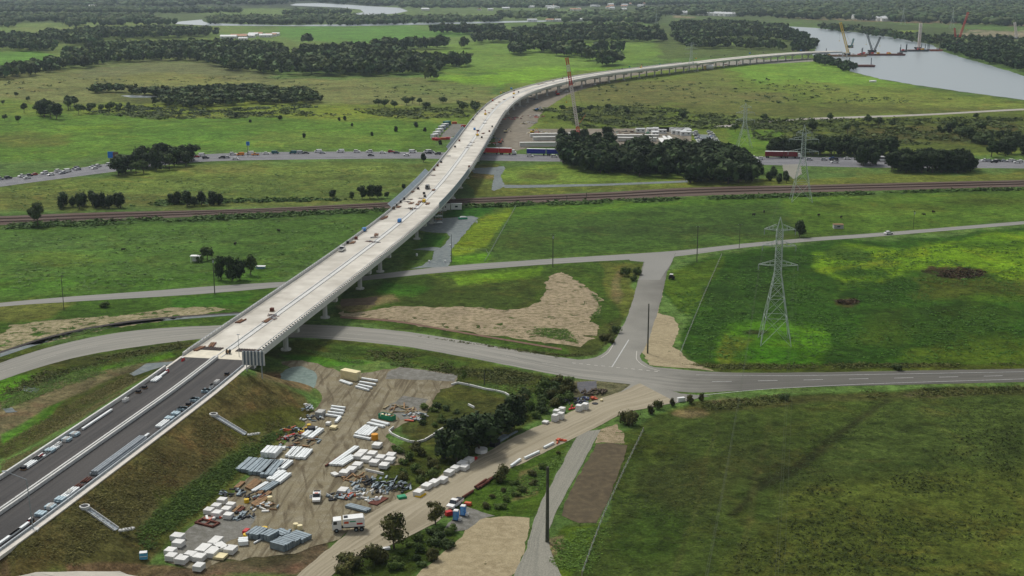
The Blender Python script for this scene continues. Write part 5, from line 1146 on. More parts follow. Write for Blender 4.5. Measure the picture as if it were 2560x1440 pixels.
def truck(px0,px1,py,col,label,cab=M_white,flip=False,name='semi_trailer_truck'):
    A_=hw_snap(px0,py); B_=hw_snap(px1,py); L_=B_[0]-A_[0]; t=thing(name,label,'truck',(A_[0],A_[1],.1),hw_head((A_[0]+B_[0])/2))
    cl_=2.6; body=L_-cl_-.4; s1=body*.58
    def trailer(x0,x1):
        mb=MB(); mb.box(((x0+x1)/2,0,2.75),(x1-x0-.5,2.5,3.1),col); o_=mb.build('trailer',t)
        mb=MB(); mb.box(((x0+x1)/2,0,4.34),(x1-x0-.5,2.45,.08),M_beamw); setattr(mb,'x',0); r_=mb.build('roof',o_)
        for x in (x0+1.2,x0+2.4,x1-1.6):
            for s in (-1,1): mb=MB(); mb.cyl((x,s*.95,.5),(x,s*1.25,.5),.5,.5,M_tyre,8); mb.build('wheel',t)
    trailer(0,s1); trailer(s1,body)
    mb=MB(); mb.prism([(body+.3,.6),(body+cl_+.3,.6),(body+cl_+.3,1.7),(body+cl_-.6,2.2),(body+cl_-.9,3.2),(body+.3,3.4)],-1.2,1.2,cab); mb.build('cab',t)
    mb=MB(); mb.prism([(body+cl_-.62,2.25),(body+cl_-.55,2.25),(body+cl_-.85,3.05),(body+cl_-.92,3.05)],-1.05,1.05,M_glass); mb.build('windscreen',t)
    for x in (body+.9,body+cl_-.4):
        for s in (-1,1): mb=MB(); mb.cyl((x,s*.95,.5),(x,s*1.22,.5),.5,.5,M_tyre,8); mb.build('wheel',t)
    return t
truck(1203,1292,386,M_redc,'bright red double curtain-sided truck on the highway just right of the viaduct')
truck(1316,1412,387,M_bluec,'dark blue double curtain-sided truck beside the plantation on the highway')
truck(1911,2003,394,M_maroon,'maroon double curtain-sided truck on the highway behind the tall pylon')
bx,by=hw_snap(2210,402); bus=thing('bus','white coach on the highway between two dark tree clumps','bus',(bx,by,.1),hw_head(bx))
mb=MB(); mb.box((0,0,1.85),(12,2.5,2.7),M_white,tx=.98); mb.build('body',bus); mb=MB(); mb.box((0,0,2.15),(11.4,2.56,.9),M_glass); mb.build('window',bus)
for x in (-4,3.8):
    for s in (-1,1): mb=MB(); mb.cyl((x,s*1,.5),(x,s*1.27,.5),.5,.5,M_tyre,8); mb.build('wheel',bus)
# ---------------- near vehicles ----------------
u=car('ute','white',0,0,yaw((793,1235),(790,1262)),'white ute parked on the dirt in the middle of the yard with its door open',name='ute',loc=gp(792,1249,.06))
mb=MB(); mb.box((.75,-1.25,1.05),(.08,.75,.9),PAINTS['white'],rz=.5); mb.build('open_door',u)
mb=MB(); mb.box((.55,0,1.8),(.5,.9,.12),M_org); mb.build('light_bar',u)
car('ute','white',0,0,yaw((1160,1250),(1122,1278)),'white dual cab ute parked behind the two blue portable toilets',name='ute',loc=gp(1138,1266,.1))
# water/garbage truck
tw=thing('truck','white truck with printed tank body parked at the yard exit by the access road','truck',gp(872,1326,.08),math.pi+yaw((845,1322),(905,1318)))
tw.rotation_euler=(0,0,yaw((905,1326),(842,1330)))
mb=MB(); mb.prism([(-1.0,.0),(1.0,.0),(1.05,1.3),(.75,2.2),(-1.0,2.3)],-1.15,1.15,M_white); o_=mb.build('cab',tw,(2.6,0,.65))
mb=MB(); mb.prism([(1.07,1.3),(1.1,1.3),(.82,2.1),(.78,2.1)],-1.0,1.0,M_glass); mb.build('windscreen',o_)
for s in (-1,1): mb=MB(); mb.box((.35,s*1.17,1.65),(.8,.04,.7),M_glass); mb.build('side_window',o_)
mb=MB(); mb.box((0,0,.85),(7.0,.9,.35),M_blk); mb.build('chassis',tw)
mb=MB(); mb.prism([(-3.5,1.25),(1.2,1.25),(1.2,3.1),(-3.2,3.3),(-3.5,2.8)],-1.2,1.2,M_white); o_=mb.build('tank_body',tw)
mb=MB(); mb.box((.6,0,3.26),(.9,.9,.1),M_blk); mb.build('hatch',o_)
for s in (-1,1):
    mb=MB(); mb.box((.5,s*1.215,2.3),(1.0,.03,.5),M_org); mb.box((-2.4,s*1.215,1.9),(1.3,.03,.4),M_red); mb.box((-.9,s*1.215,2.5),(1.3,.03,.25),M_grn); mb.build('printed_panel',o_)
for x in (2.7,-1.6,-2.8):
    for s in (-1,1): mb=MB(); mb.cyl((x,s*.85,.5),(x,s*1.18,.5),.5,.5,M_tyre,12); w1=mb.build('wheel',tw); mb=MB(); mb.cyl((x,s*1.19,.5),(x,s*1.2,.5),.24,.24,M_steelg,8); mb.build('hub',w1)
def toilet(px,py,rz,label):
    t=thing('portable_toilet',label,'portable toilet',gp(px,py,.05),rz,'blue portable toilets beside the white ute')
    mb=MB(); mb.box((0,0,.08),(1.4,1.5,.16),M_blk); mb.build('skid',t)
    mb=MB(); mb.box((0,0,1.2),(1.1,1.15,2.1),M_blue); b2=mb.build('cabin',t); mb=MB(); mb.box((0,-.59,1.15),(.75,.04,1.8),mat('light_blue_door',S(120,176,226,.9),.5,.06,1)); d_=mb.build('door',t); mb=MB(); mb.box((.28,-.63,1.2),(.05,.05,.2),M_blk); mb.build('handle',d_)
    mb=MB(); mb.box((0,0,2.33),(1.2,1.25,.16),M_white,taper=.8); mb.build('roof',t); mb=MB(); mb.box((.95,-.2,.35),(.6,.8,.5),M_block); mb.build('counterweight',t)
toilet(1140,1300,R(-14),'blue portable toilet with white roof, nearer the red crate'); toilet(1158,1288,R(-14),'blue portable toilet with white roof, right one next to the gravel')
def crate(px,py,d,m,label,cat='crate',rz=0,name='crate',group=None,lid=None,dz=0):
    t=thing(name,label,cat,gp(px,py,.06+dz),rz,group); mb=MB(); mb.box((0,0,d[2]/2),(d[0],d[1],d[2]),m); mb.build('shell',t)
    mb=MB(); mb.box((0,0,d[2]+.04),(d[0]*.96,d[1]*.96,.08),lid or m); mb.build('lid',t)
    for s in (-1,1): mb=MB(); mb.box((0,s*(d[1]/2+.04),d[2]*.5),(d[0]*.9,.08,.12),lid or m); mb.build('rail',t)
    return t
crate(1122,1288,(1.6,1.2,.9),M_red,'red crate leaning beside the nearer portable toilet',rz=.5)
crate(1170,1263,(1.6,1.0,.6),M_org,'orange plastic barrier section behind the right portable toilet',cat='barrier',name='road_barrier',rz=-.3)
# cream shipping container
ct=thing('shipping_container','cream shipping container at the top of the yard near the bridge','shipping container',gp(877,948,.05),yaw((857,945),(902,954)))
mb=MB(); mb.box((0,0,1.35),(6.0,2.4,2.6),M_cream); b2=mb.build('shell',ct)
mb=MB(); [mb.box((-2.8+k*.4,s*1.22,1.35),(.18,.05,2.3),M_cream) for k in range(15) for s in (-1,1)]; c2=mb.build('corrugation',ct); c2['kind']='stuff'
for s in (-1,1): mb=MB(); mb.box((3.03,s*.58,1.35),(.05,1.1,2.3),M_cream); d_=mb.build('door',ct); mb=MB(); mb.cyl((3.09,s*.3,.4),(3.09,s*.3,2.3),.03,.03,M_steelg,6); mb.build('lock_bar',d_)
mb=MB(); mb.box((0,0,2.68),(6.1,2.5,.08),M_cream); mb.build('roof',ct)
# ---------------- stored goods in the yard ----------------
def stack_proto(nl,l,w_,h,m=None,mside=None):
    l*=.86; w_*=.86
    """layered stack of cast blocks on bearers"""
    t=thing('block_stack','','block stack'); mb=MB(); 
    for x in (-l*.3,l*.3): mb.box((x,0,.08),(.15,w_*.95,.16),M_timber)
    mb.build('bearer',t); lh=(h-.16)/nl
    for k in range(nl):
        mb=MB(); mb.box((0,0,.16+lh*k+lh*.44),(l,w_,lh*.88),m or M_block); mb.build('block_layer',t)
    return t
SP={}
def stack(cx,cy,h,l,w_,rz,label,group,nl=3,m=None,cat='block stack',key='w',name='block_stack'):
    X,Y,_=at(cx,cy,h); k=(round(l,1),round(w_,1),round(h,1),nl,key); Z=float(hgt(X,Y))+.05
    if Z>1: 
        X,Y,_=at(cx,cy,h+Z); Z=float(hgt(X,Y))+.05
    if k not in SP:
        t=stack_proto(nl,l,w_,h,m); SP[k]=t; t.location=(X,Y,Z); t.rotation_euler=(0,0,rz); t['label']=label; t['group']=group; t['category']=cat; t.name=name; return t
    t=dup(SP[k],(X,Y,Z),rz,label,group); t['category']=cat; t.name=name; return t
ya=yaw((520,1280),(600,1215)); yb=yaw(Z4(910,1040),Z4(1050,1140))
G='white block stacks at the bottom of the yard'
LOW=[(450,945,2.6,3.0,ya,'leftmost top'),(460,1020,2.4,2.6,ya,'second from top at the left edge'),(365,1115,2.4,2.4,ya,'far left, above the lowest pair'),(375,1180,2.4,2.4,ya,'far left lower'),(905,1000,4.2,2.4,ya,'long one at the top right'),(760,1090,4.2,2.6,ya,'long one in the second row'),(970,1065,3.6,2.4,yb,'turned one in the middle of the right side'),(1085,1095,3.0,2.6,ya,'rightmost of the second row'),(870,1125,4.0,2.6,ya,'long one in the third row'),(600,1165,2.8,2.6,ya,'left one of the third row'),(505,1210,3.0,2.8,ya,'tall one in the lower left'),(710,1190,2.6,2.6,ya,'one in the middle of the bottom row'),(705,1300,2.6,2.2,ya,'lowest single')]
for i,(x,y,l,w2,rz,wd) in enumerate(LOW): stack(*Z4(x,y),1.3,l,w2,rz,f'white block stack in the lowest group, {wd}',G)
stack(*Z4(965,1190),.7,2.8,2.8,ya,'cream slab pile lying low right of the bottom row of white blocks','single piles at the bottom of the yard',2,M_cream,key='c')
G='white block stacks beside the timber pile'
for x,y,l,wd in [(985,510,2.2,'topmost'),(1090,565,1.9,'second from top on the right'),(915,580,2.2,'second from top on the left'),(825,632,2.4,'far left'),(1035,620,2.3,'behind the black-mouthed one'),(925,665,2.4,'bottom centre'),(1060,690,2.2,'bottom right')]: stack(*Z4(x,y),1.2,l,2.2,ya,f'white block stack by the timber pile, {wd}',G)
G='white block stacks on the right side of the yard'
RG=[(865,1118,'alone at the top beside the orange drum'),(700,1200,'upper row, left'),(810,1215,'upper row, right'),(655,1240,'second row, left'),(745,1275,'second row, middle'),(905,1258,'second row, right'),(1010,1285,'right edge, upper'),(835,1310,'third row, double one'),(945,1345,'right edge, lower and darker'),(1020,1232,'right edge, topmost'),(645,1340,'fourth row, upper'),(575,1390,'fourth row, lower'),(500,1425,'bottom left corner')]
for x,y,wd in RG: stack(*Z3(x,y),1.1,2.9,2.5,ya,f'white block stack right of the dirt track, {wd}',G)
stack(*Z5(585,185),.6,2.4,1.6,yb,'small white slab pile lying on the track left of the last block stack','single piles in the yard',2,key='s')
stack(*Z5(672,350),1.0,3.0,2.4,ya,'white lidded crate stack above the tangled formwork','single piles in the yard',2,key='s2')
G='white block crates lined along the access road'
ROW=[(1480,368),(1565,300),(1645,262),(1735,232),(1805,155),(1872,112),(1945,62),(2015,22),(1965,100)]
yr=yaw((1050,1215),(1170,1135))
for i,(x,y) in enumerate(ROW): stack(*Z5(x,y),1.2,2.8,2.2,yr,f'{ordw(i)} white block crate from the yellow sheet in the line beside the access road',G)
G='white block crates by the junction'
for x,y,h,wd in [(655,612,.7,'lowest one at the left end'),(750,545,2.0,'tall one in front, left'),(808,525,2.0,'tall one in front, right'),(765,498,1.4,'one behind, left'),(820,475,1.4,'one behind, right'),(990,448,1.9,'one right of the orange sheet, left'),(1052,432,1.9,'one right of the orange sheet, right')]: stack(*Z6(x,y),h,1.9,1.8,yr,f'pale block crate near the junction, {wd}',G,3)
# grey steel bundles
def bundle(a,b2,h,n,wd,m,label,group=None,cat='beam bundle',name='beam_bundle',piece='beam',zoff=0,gap=.8):
    """n parallel beams between two pixel ends; wd = overall width"""
    A_=np.array(gp(*a)); B_=np.array(gp(*b2)); L_=np.linalg.norm((B_-A_)[:2]); rz=math.atan2(B_[1]-A_[1],B_[0]-A_[0]); c_=(A_+B_)/2
    t=thing(name,label,cat,(c_[0],c_[1],float(hgt(c_[0],c_[1]))+.05+zoff),rz,group); r=random.Random(int(a[0]*7+a[1]))
    sw=wd/n
    for k in range(n):
        mb=MB(); mb.box((0,0,0),(L_*r.uniform(.93,1.0),sw*gap,h),m); mb.build(piece,t,(r.uniform(-.15,.15),-wd/2+sw*(k+.5),h/2+.12))
    for x in (-.3,.3): mb=MB(); mb.box((L_*x,0,.06),(.15,wd,.12),M_timber); mb.build('bearer',t)
    return t
G='grey steel bundles at the bottom of the yard'
bundle(Z4(1340,1010),Z4(1470,920),1.3,4,3.2,M_steelg,'grey steel bundle pile between the two yellow drums, leftmost of the steel',G)
bundle(Z4(1490,1030),Z4(1620,960),1.4,3,2.6,M_steelg,'tall grey steel bundle left of the biggest stack, bottom of the yard',G)
bundle(Z4(1620,1080),Z4(1800,1130),1.5,5,3.4,M_steelg,'biggest blue-grey steel bundle at the lower right of the yard',G)
bundle(Z4(1720,1020),Z4(1890,1080),1.1,4,3.0,M_steelg,'grey steel bundle directly behind the biggest one',G)
bundle(Z4(1820,970),Z4(2010,1030),.9,4,3.4,M_steelg,'rightmost low grey steel bundle near the truck',G)
bundle(Z4(1640,930),Z4(1760,980),.8,3,2.6,M_steelg,'small grey steel bundle at the back below the white drums',G)
bundle(Z4(1180,1060),Z4(1300,1050),.9,3,2.6,M_beamw,'pale bundle beside the lower yellow drum',G)
bundle(Z4(1370,1060),Z4(1480,1000),.3,1,.4,M_beamw,'single white post lying beside the tall grey bundle','single beams in the yard',cat='beam',name='beam')
# ribbed white decks (zoom4 top)
G='pale beam packs on the left side of the yard'
bundle(Z4(1230,210),Z4(1400,60),.9,3,4.2,M_steelg,'blue-grey ribbed pack at the left of the beam rows, left part',G)
bundle(Z4(1400,240),Z4(1560,80),.9,4,4.6,M_steelg,'blue-grey ribbed pack at the left of the beam rows, middle part',G)
bundle(Z4(1510,270),Z4(1660,90),.9,3,3.2,M_steelg,'blue-grey ribbed pack at the left of the beam rows, right part',G)
bundle(Z4(1600,200),Z4(1740,70),.7,3,2.4,M_beamw,'white beam pack right of the ribbed packs, inner',G); bundle(Z4(1690,180),Z4(1810,80),.7,2,1.8,M_beamw,'white beam pack right of the ribbed packs, outer',G)
bundle(Z4(1560,310),Z4(1720,200),.6,3,2.2,M_beamw,'long white beams in front of the ribbed packs, upper',G); bundle(Z4(1650,340),Z4(1790,230),.6,2,1.6,M_beamw,'long white beams in front of the ribbed packs, lower',G)
bundle(Z4(1470,440),Z4(1640,330),.5,3,2.0,M_steelg,'grey-green beams above the long brown poles',G)
bundle(Z2(1340,1420),Z2(1430,1330),1.4,4,4.2,M_beamw,'tall white ribbed pack at the left end of the beam rows','pale beam packs on the left side of the yard')
bundle(Z2(1430,1320),Z2(1560,1310),.6,2,1.6,M_beamw,'short white slab pair behind the tall white pack','pale beam packs on the left side of the yard')
for i,(a,b2) in enumerate([((1580,1420),(1690,1300)),((1620,1430),(1740,1305)),((1700,1440),(1820,1320)),((1770,1440),(1870,1330))]): bundle(Z2(*a),Z2(*b2),.6,2,1.5,M_beamw,f'{ordw(i)} white beam pair from the tall white pack along the track edge','white beam pairs along the track edge')
for i,(a,b2) in enumerate([((1780,1170),(1930,1055)),((1860,1195),(2010,1075))]): bundle(Z2(*a),Z2(*b2),.7,2,1.7,M_beamw,['left','right'][i]+' pair of bright white beams beside the black tank','white beams beside the black tank')
for i,(a,b2) in enumerate([((2130,790),(2300,810)),((2110,820),(2290,850)),((2080,860),(2270,885)),((2060,895),(2240,920))]): bundle(Z2(*a),Z2(*b2),.5,1,.9,M_beamw,f'{ordw(i)} white beam from the back in the comb at the track bend','white beams at the track bend',cat='beam',name='beam')
bundle(Z2(2180,990),Z2(2240,920),.5,1,1.0,M_beamw,'short white beam standing out across the comb at the track bend','single beams in the yard',cat='beam',name='beam')
stack(*Z2(2155,1020),.8,2.2,2.0,ya,'cream sack pile at the end of the comb of beams','single piles in the yard',2,M_cream,key='c2'); stack(*Z2(2090,970),.9,1.8,1.4,ya,'white bags beside the cream sack pile','single piles in the yard',2,key='s3')
stack(*Z2(1990,830),1.5,3.2,2.4,ya,'pale grey wrapped panels above the comb of beams','single piles in the yard',4,M_blockside,key='g')
# beams near the container and green skip (zoom3)
for i,(a,b2) in enumerate([((690,400),(880,430)),((670,440),(850,470)),((650,470),(810,505)),((620,490),(780,535))]): bundle(Z3(*a),Z3(*b2),.5,1,.9,M_beamw,f'{ordw(i)} white beam from the back in front of the cream container','white beams by the cream container',cat='beam',name='beam')
bundle(Z3(450,420),Z3(580,465),.4,2,1.4,M_beamw,'two white beams lying against the cream container','single beams in the yard')
for i,(a,b2) in enumerate([((800,870),(1005,920)),((755,900),(950,945))]): bundle(Z3(*a),Z3(*b2),.5,2,1.2,M_beamw,['upper','lower'][i]+' white beam below the green skip','white beams below the green skip')
for i,(a,b2) in enumerate([((635,1030),(760,930)),((680,1040),(800,945)),((740,1050),(850,950))]): bundle(Z3(*a),Z3(*b2),.5,2,1.6,M_beamw,f'{ordw(i)} white beam pair from the left beside the orange drum','white beam pairs beside the orange drum')
bundle(Z3(600,1045),Z3(800,1085),.5,1,.9,M_beamw,'long white beam across the foot of the pairs beside the orange drum','single beams in the yard',cat='beam',name='beam')
bundle(Z3(350,1375),Z3(640,1170),.5,2,1.6,M_beamw,'longest white beam pair right of the dirt track','single beams in the yard'); bundle(Z3(430,1380),Z3(610,1270),.5,3,2.2,M_beamw,'white beams inside the longest pair right of the dirt track','single beams in the yard')
bundle(Z3(285,1385),Z3(500,1245),.4,1,.5,M_rustp,'red rusty beam lying along the dirt track','single beams in the yard',cat='beam',name='beam')
bundle(Z5(715,540),Z5(950,600),.5,3,2.0,M_steelg,'grey steel beams at the foot of the formwork heap','single beams in the yard')
# pipes and timber
G='timber and pipe pieces in the lower yard'
PT=[((1150,400),(1240,320),M_timber),((1280,400),(1400,290),M_timber),((1320,420),(1440,310),M_timber),((1350,440),(1530,330),M_beamw),((1420,470),(1560,360),M_timber),((1350,600),(1570,440),M_timber),((1380,620),(1540,500),M_timber),((1130,690),(1220,610),M_timber),((1170,690),(1240,630),M_rustp),((1200,750),(1260,680),M_steelg)]
for i,(a,b2,m) in enumerate(PT): bundle(Z4(*a),Z4(*b2),.35,3,1.2,m,f'{ordw(i)} bundle of long poles counted downward in the timber pile of the lower yard',G,cat='timber pile',name='timber_bundle',piece='pole')
def pile(px,py,rad,h,ms,label,n=22,cat='scrap heap',name='scrap_heap',group=None,long=1.6,piece='scrap_piece'):
    t=thing(name,label,cat,gp(px,py,.05),0,group); r=random.Random(int(px*3+py))
    for k in range(n):
        a=r.uniform(0,6.28); q=rad*math.sqrt(r.random()); z=h*(1-q/rad)*r.random()+.15; mb=MB(); mb.box((0,0,0),(long*r.uniform(.5,1.3),r.uniform(.15,.6),r.uniform(.15,.45)),ms[k%len(ms)]); o_=mb.build(piece,t,(q*math.cos(a),q*.8*math.sin(a),z)); o_.rotation_euler=(r.uniform(-.2,.2),r.uniform(-.15,.15),(ya if r.random()<.7 else ya+1.57)+r.gauss(0,.3))
    return t
pile(*Z5(900,420),5.5,1.6,[M_blockside,M_steelg,M_block],'tangled heap of pale grey formwork in the middle right of the yard',40)
pile(*Z5(1040,310),6,1.5,[M_steelg,M_dark,M_steelg],'dark grey heap of steel parts behind the formwork heap',44,long=2.4)
pile(*Z5(1190,340),4.5,1.3,[M_steelg,M_dark],'dark steel offcuts at the right end of the grey heap',26,long=2.2)
pile(*Z5(620,440),3,.9,[M_steelg,M_blk,M_blockside],'small black and grey heap left of the formwork heap',18)
pile(*Z5(740,430),2.5,.6,[M_timber,M_rustp,M_org],'small brown heap with orange bits between the grey heaps',14)
pile(*Z5(820,240),3.6,.35,[M_timber],'flat pile of pale boards below the block stacks',12,cat='timber pile',name='timber_pile',long=3,piece='board')
pile(*Z4(1100,450),3,1.2,[M_steelg,M_dark],'dark grey steel parts at the top of the timber pile',20)
pile(*Z4(1400,490),3,1,[M_rustp,M_blk,M_steelg],'rusty dark heap in the middle of the timber pile',18)
pile(*Z4(1200,720),3.2,.7,[M_steelg,M_blk],'dark coils and rods below the timber pile',20)
pile(*Z4(1480,620),3.4,.6,[M_steelg,M_block,M_timber],'mixed grey offcuts beside the track edge',20)
pile(*Z4(870,750),2.4,.5,[M_org,M_block],'small orange-white heap above the rusty frame',12)
pile(*Z4(1700,930),2.6,.9,[M_steelg],'pale steel offcuts behind the steel bundles',14)
pile(*Z2(1700,1220),6,1.3,[M_timber,M_rustp,M_blk,M_timber,M_steelg,M_dark,M_blockside],'brown and black jumble beside the bright white beams',34,long=2)
pile(*Z2(1640,1090),4.5,1.2,[M_blk,M_dark,M_steelg,M_org,M_blk,M_yel],'dark jumble with yellow and orange bits above the beams',30,long=1.8)
pile(*Z2(1900,930),3.5,1.0,[M_blk,M_steelg,M_blockside],'dark heap left of the cream sack pile',20)
pile(*Z2(1830,800),3,1.4,[M_block,M_steelg],'pale rounded heap at the top left of the stores',16)
pile(*Z2(1480,1160),3.4,.3,[M_rustp,M_red],'flat red-brown sheets on the grass edge',8,long=4,piece='sheet')
pile(*Z6(880,410),4,1.3,[M_blk,M_dark],'black heap of geotextile behind the crates at the junction',24,long=2)
pile(*Z6(1010,405),3.5,1.0,[M_blk,M_steelg,mat('navy_sheet',S(40,52,96),.6,.1,1)],'dark blue and black heap left of the orange fencing',20,long=2)
pile(*Z6(1150,330),4,.9,[mat('brown_rods',S(84,72,56),.9,.2,1)],'brown heap of rods at the junction corner',20,long=2.4)
pile(*Z3(1300,820),3.6,.9,[M_blockside,M_steelg],'grey rubble heap with orange fencing near the silt fence',24)
pile(*Z3(1110,745),5,.35,[M_timber,M_tan],'long low pile of boards behind the green skip',16,cat='timber pile',name='timber_pile',long=5,piece='board')
pile(*Z6(1120,390),1.4,1.3,[M_org],'crumpled bright orange safety fencing at the junction',8,cat='safety fencing',name='safety_fencing',piece='fence_sheet')
pile(*Z6(905,480),2.0,.4,[M_red],'red-orange mesh lying between the crates at the junction',6,cat='safety fencing',name='safety_fencing',piece='fence_sheet')
pile(*Z6(790,818),1.8,.7,[M_org],'orange mesh roll at the edge of the access road',6,cat='safety fencing',name='safety_fencing',piece='fence_sheet')
pile(*Z3(1240,850),2.6,.3,[M_org],'orange mesh strewn on the ground beside the grey rubble',6,cat='safety fencing',name='safety_fencing',piece='fence_sheet')
def drum(px,py,r_,h,m,label,cat='drum',name='drum'):
    t=thing(name,label,cat,gp(px,py,.05)); mb=MB(); mb.cyl((0,0,0),(0,0,h),r_,r_,m,12); mb.build('shell',t); mb=MB(); mb.cyl((0,0,h),(0,0,h+.08),r_*1.04,r_*.95,m,12); mb.build('lid',t); return t
drum(*Z4(1280,985),.75,.9,M_yel,'yellow drum at the lower end of the steel bundle pile'); drum(*Z4(1495,905),.7,.9,M_yel,'yellow drum at the upper end of the steel bundle pile')
drum(*Z3(840,1075),.9,1.5,mat('orange_drum_paint',S(232,160,36,.9),.5,.1,1),'bright orange drum at the end of the white beam pairs'); drum(*Z4(1280,560),.6,.8,M_yel,'yellow drum among the timber pile'); drum(*Z2(1850,1035),.6,.8,M_yel,'yellow drum in front of the black tank')
drum(*Z4(1560,545),.6,1.1,M_cream,'cream drum at the track edge beside the brown poles'); drum(*Z4(1870,865),.6,1.0,M_cream,'cream drum, left of the pair behind the steel bundles'); drum(*Z4(1920,885),.6,1.0,M_cream,'cream drum, right of the pair behind the steel bundles')
drum(*Z2(1880,1090),1.1,1.3,M_blk,'black round tank left of the bright white beams',cat='tank',name='tank')
drum(*Z3(2035,1215),1.6,.9,M_white,'round white tank on the access road edge under the dark wood',cat='tank',name='tank')
drum(*Z6(1150,440),.9,.12,M_blk,'flat black lid lying on the clay road at the junction',cat='lid',name='lid'); drum(*Z6(1215,412),.45,.5,M_cream,'small cream bucket beside the flat black lid',cat='bucket',name='bucket')
crate(*Z4(1275,925),(1.8,1.0,.7),M_red,'red crate above the lower yellow drum',rz=ya)
crate(*Z5(1500,425),(2.6,1.6,.25),M_yel,'bright yellow sheet leaning at the lower end of the crate line',name='sheet_panel',cat='sheet',rz=yr)
crate(*Z3(1960,1300),(1.6,.8,.5),M_red,'red board at the upper part of the crate line beside the road',name='board',cat='board',rz=yr)
crate(*Z3(2190,1140),(3.0,1.6,1.2),M_blk,'dark blue-black bale between the round tank and the wire bundle',name='bale',cat='bale',rz=yr)
bundle(Z3(2210,1110),Z3(2320,1045),.6,4,1.8,M_steelg,'wire mesh bundle by the road above the dark bale','steel by the access road',); bundle(Z3(2330,1050),Z3(2440,990),.3,2,.6,M_steelg,'thin steel bars at the upper end of the roadside stores','steel by the access road')
crate(*Z5(1300,450),(2.0,1.6,.5),M_grn,'green frame with small parts between the rusty plate and the crate line',rz=.4)
crate(*Z4(45,1235),(1.6,1.2,1.4),mat('sky_blue_plastic',S(90,170,206,.9),.5,.1,1),'light blue plastic tank alone on the grass at the bottom left',name='tank',cat='tank',rz=.2,lid=M_white)
# green skip with rubbish
sk=thing('skip_bin','green open skip bin filled with rubbish in the yard','skip bin',gp(*Z3(978,845),.06),yaw(Z3(870,820),Z3(1090,870)))
for (c_,d_) in [((0,-.95,.75),(4.6,.1,1.3)),((0,.95,.75),(4.6,.1,1.3)),((-2.3,0,.75),(.1,1.9,1.3)),((2.3,0,.75),(.1,1.9,1.3)),((0,0,.15),(4.6,1.9,.12))]: mb=MB(); mb.box(c_,d_,M_grn); mb.build('side_panel',sk)
mb=MB(); r=random.Random(5)
for k in range(16): mb.box((r.uniform(-2,2),r.uniform(-.7,.7),r.uniform(.9,1.3)),(.8,.5,.3),[M_white,M_blk,M_timber,M_cream][k%4],r.uniform(0,3))
mb.build('rubbish',sk)
# rusty plate tray and frame
rp=thing('steel_plate','rusty steel plate with a white bag on it at the edge of the yard','steel plate',gp(*Z5(1050,485),.08),yaw(Z5(950,520),Z5(1100,430)))
mb=MB(); mb.box((0,0,.12),(4.8,2.4,.2),M_rustp); mb.build('plate',rp); tag(MB.build((lambda m_:(m_.cyl((0,0,0),(0,0,.7),.6,.35,M_white,9),m_)[1])(MB()),'bag',None,gp(*Z5(1030,478),.3)),'white bag lying on the rusty plate','bag')
rf=thing('trench_shield','dark rusty rectangular frame lying on the gravel in the lower yard','trench shield',gp(*Z4(810,815),.08),yaw(Z4(700,790),Z4(900,840)))
for (c_,d_) in [((0,-1.1,.2),(5.2,.5,.4)),((0,1.1,.2),(5.2,.5,.4)),((-2.4,0,.2),(.5,2.2,.4)),((2.4,0,.2),(.5,2.2,.4)),((0,0,.15),(.4,2.0,.3))]: mb=MB(); mb.box(c_,d_,M_rustp); mb.build('frame_bar',rf)
# rusty pipes along the verge
G='rusty pipes along the verge of the access road'
for i,(a,b2) in enumerate([((1950,455),(2060,385)),((2080,345),(2200,265)),((2130,350),(2270,240)),((2100,360),(2230,280))]):
    A_=Vector(gp(*Z5(*a),.35)); B_=Vector(gp(*Z5(*b2),.35)); t=thing('rusty_pipe',['nearest rusty pipe on the verge behind the white ute','upper left rusty pipe on the verge','longest rusty pipe on the verge reaching the olive bush','lower rusty pipe on the verge in front of the longest'][i],'pipe',A_,0,G); mb=MB(); mb.cyl((0,0,0),B_-A_,.32,.32,M_rustp,10); mb.build('pipe_wall',t); d_=(B_-A_).normalized()*.02; mb=MB(); mb.cyl(-d_,d_*0,.22,.22,M_dark,8); mb.build('pipe_mouth',t)
for i,(a,b2) in enumerate([((310,1075),(405,1005)),((440,1000),(590,930)),((640,890),(740,840))]): bundle(Z6(*a),Z6(*b2),.5,1,.7,M_beamw,f'{ordw(i)} white barrier length from the olive bush along the access road edge','white barrier lengths along the access road',cat='road barrier',name='road_barrier')
crate(*Z6(2010,415),(2.2,1.0,1.1),M_white,'white wrapped scrap on the far verge of the junction',name='wrapped_bale',cat='bale',rz=.3); crate(*Z5(1130,1000),(1.8,.8,.4),M_white,'white foam scrap beside the slim gum tree',name='foam_block',cat='scrap',rz=.4)
# silt fence loop
def silt(P,label):
    W=[gp(*p) for p in P]; t=thing('silt_fence',label,'silt fence',W[0]); o_=t.location
    for a,b2 in zip(W[:-1],W[1:]):
        a=Vector(a);b2=Vector(b2); n=max(1,int((b2-a).length/3))
        for k in range(n):
            p=a.lerp(b2,k/n)-o_; q=a.lerp(b2,(k+.93)/n)-o_; mb=MB(); mb.bar(p+Vector((0,0,.3)),q+Vector((0,0,.3)),.3,.6,M_block); mb.build('fence_sheet',t)
silt([Z3(*p) for p in [(1700,465),(1770,445),(1900,470),(2080,515),(2200,535),(2300,560),(2350,590)]],'white silt fence running above the dark wood toward the yard')
silt([Z3(*p) for p in [(1050,945),(1000,985),(1030,1020),(1130,1070),(1230,1105),(1310,1115),(1400,1090),(1500,1030),(1550,990),(1610,955)]],'white curved silt fence looping below the grey rubble')
silt([Z3(*p) for p in [(1890,690),(1960,725)]],'short white piece of silt fence in the green weeds'); silt([Z5(*p) for p in [(915,160),(1120,205)]],'white plank edging below the block stacks')
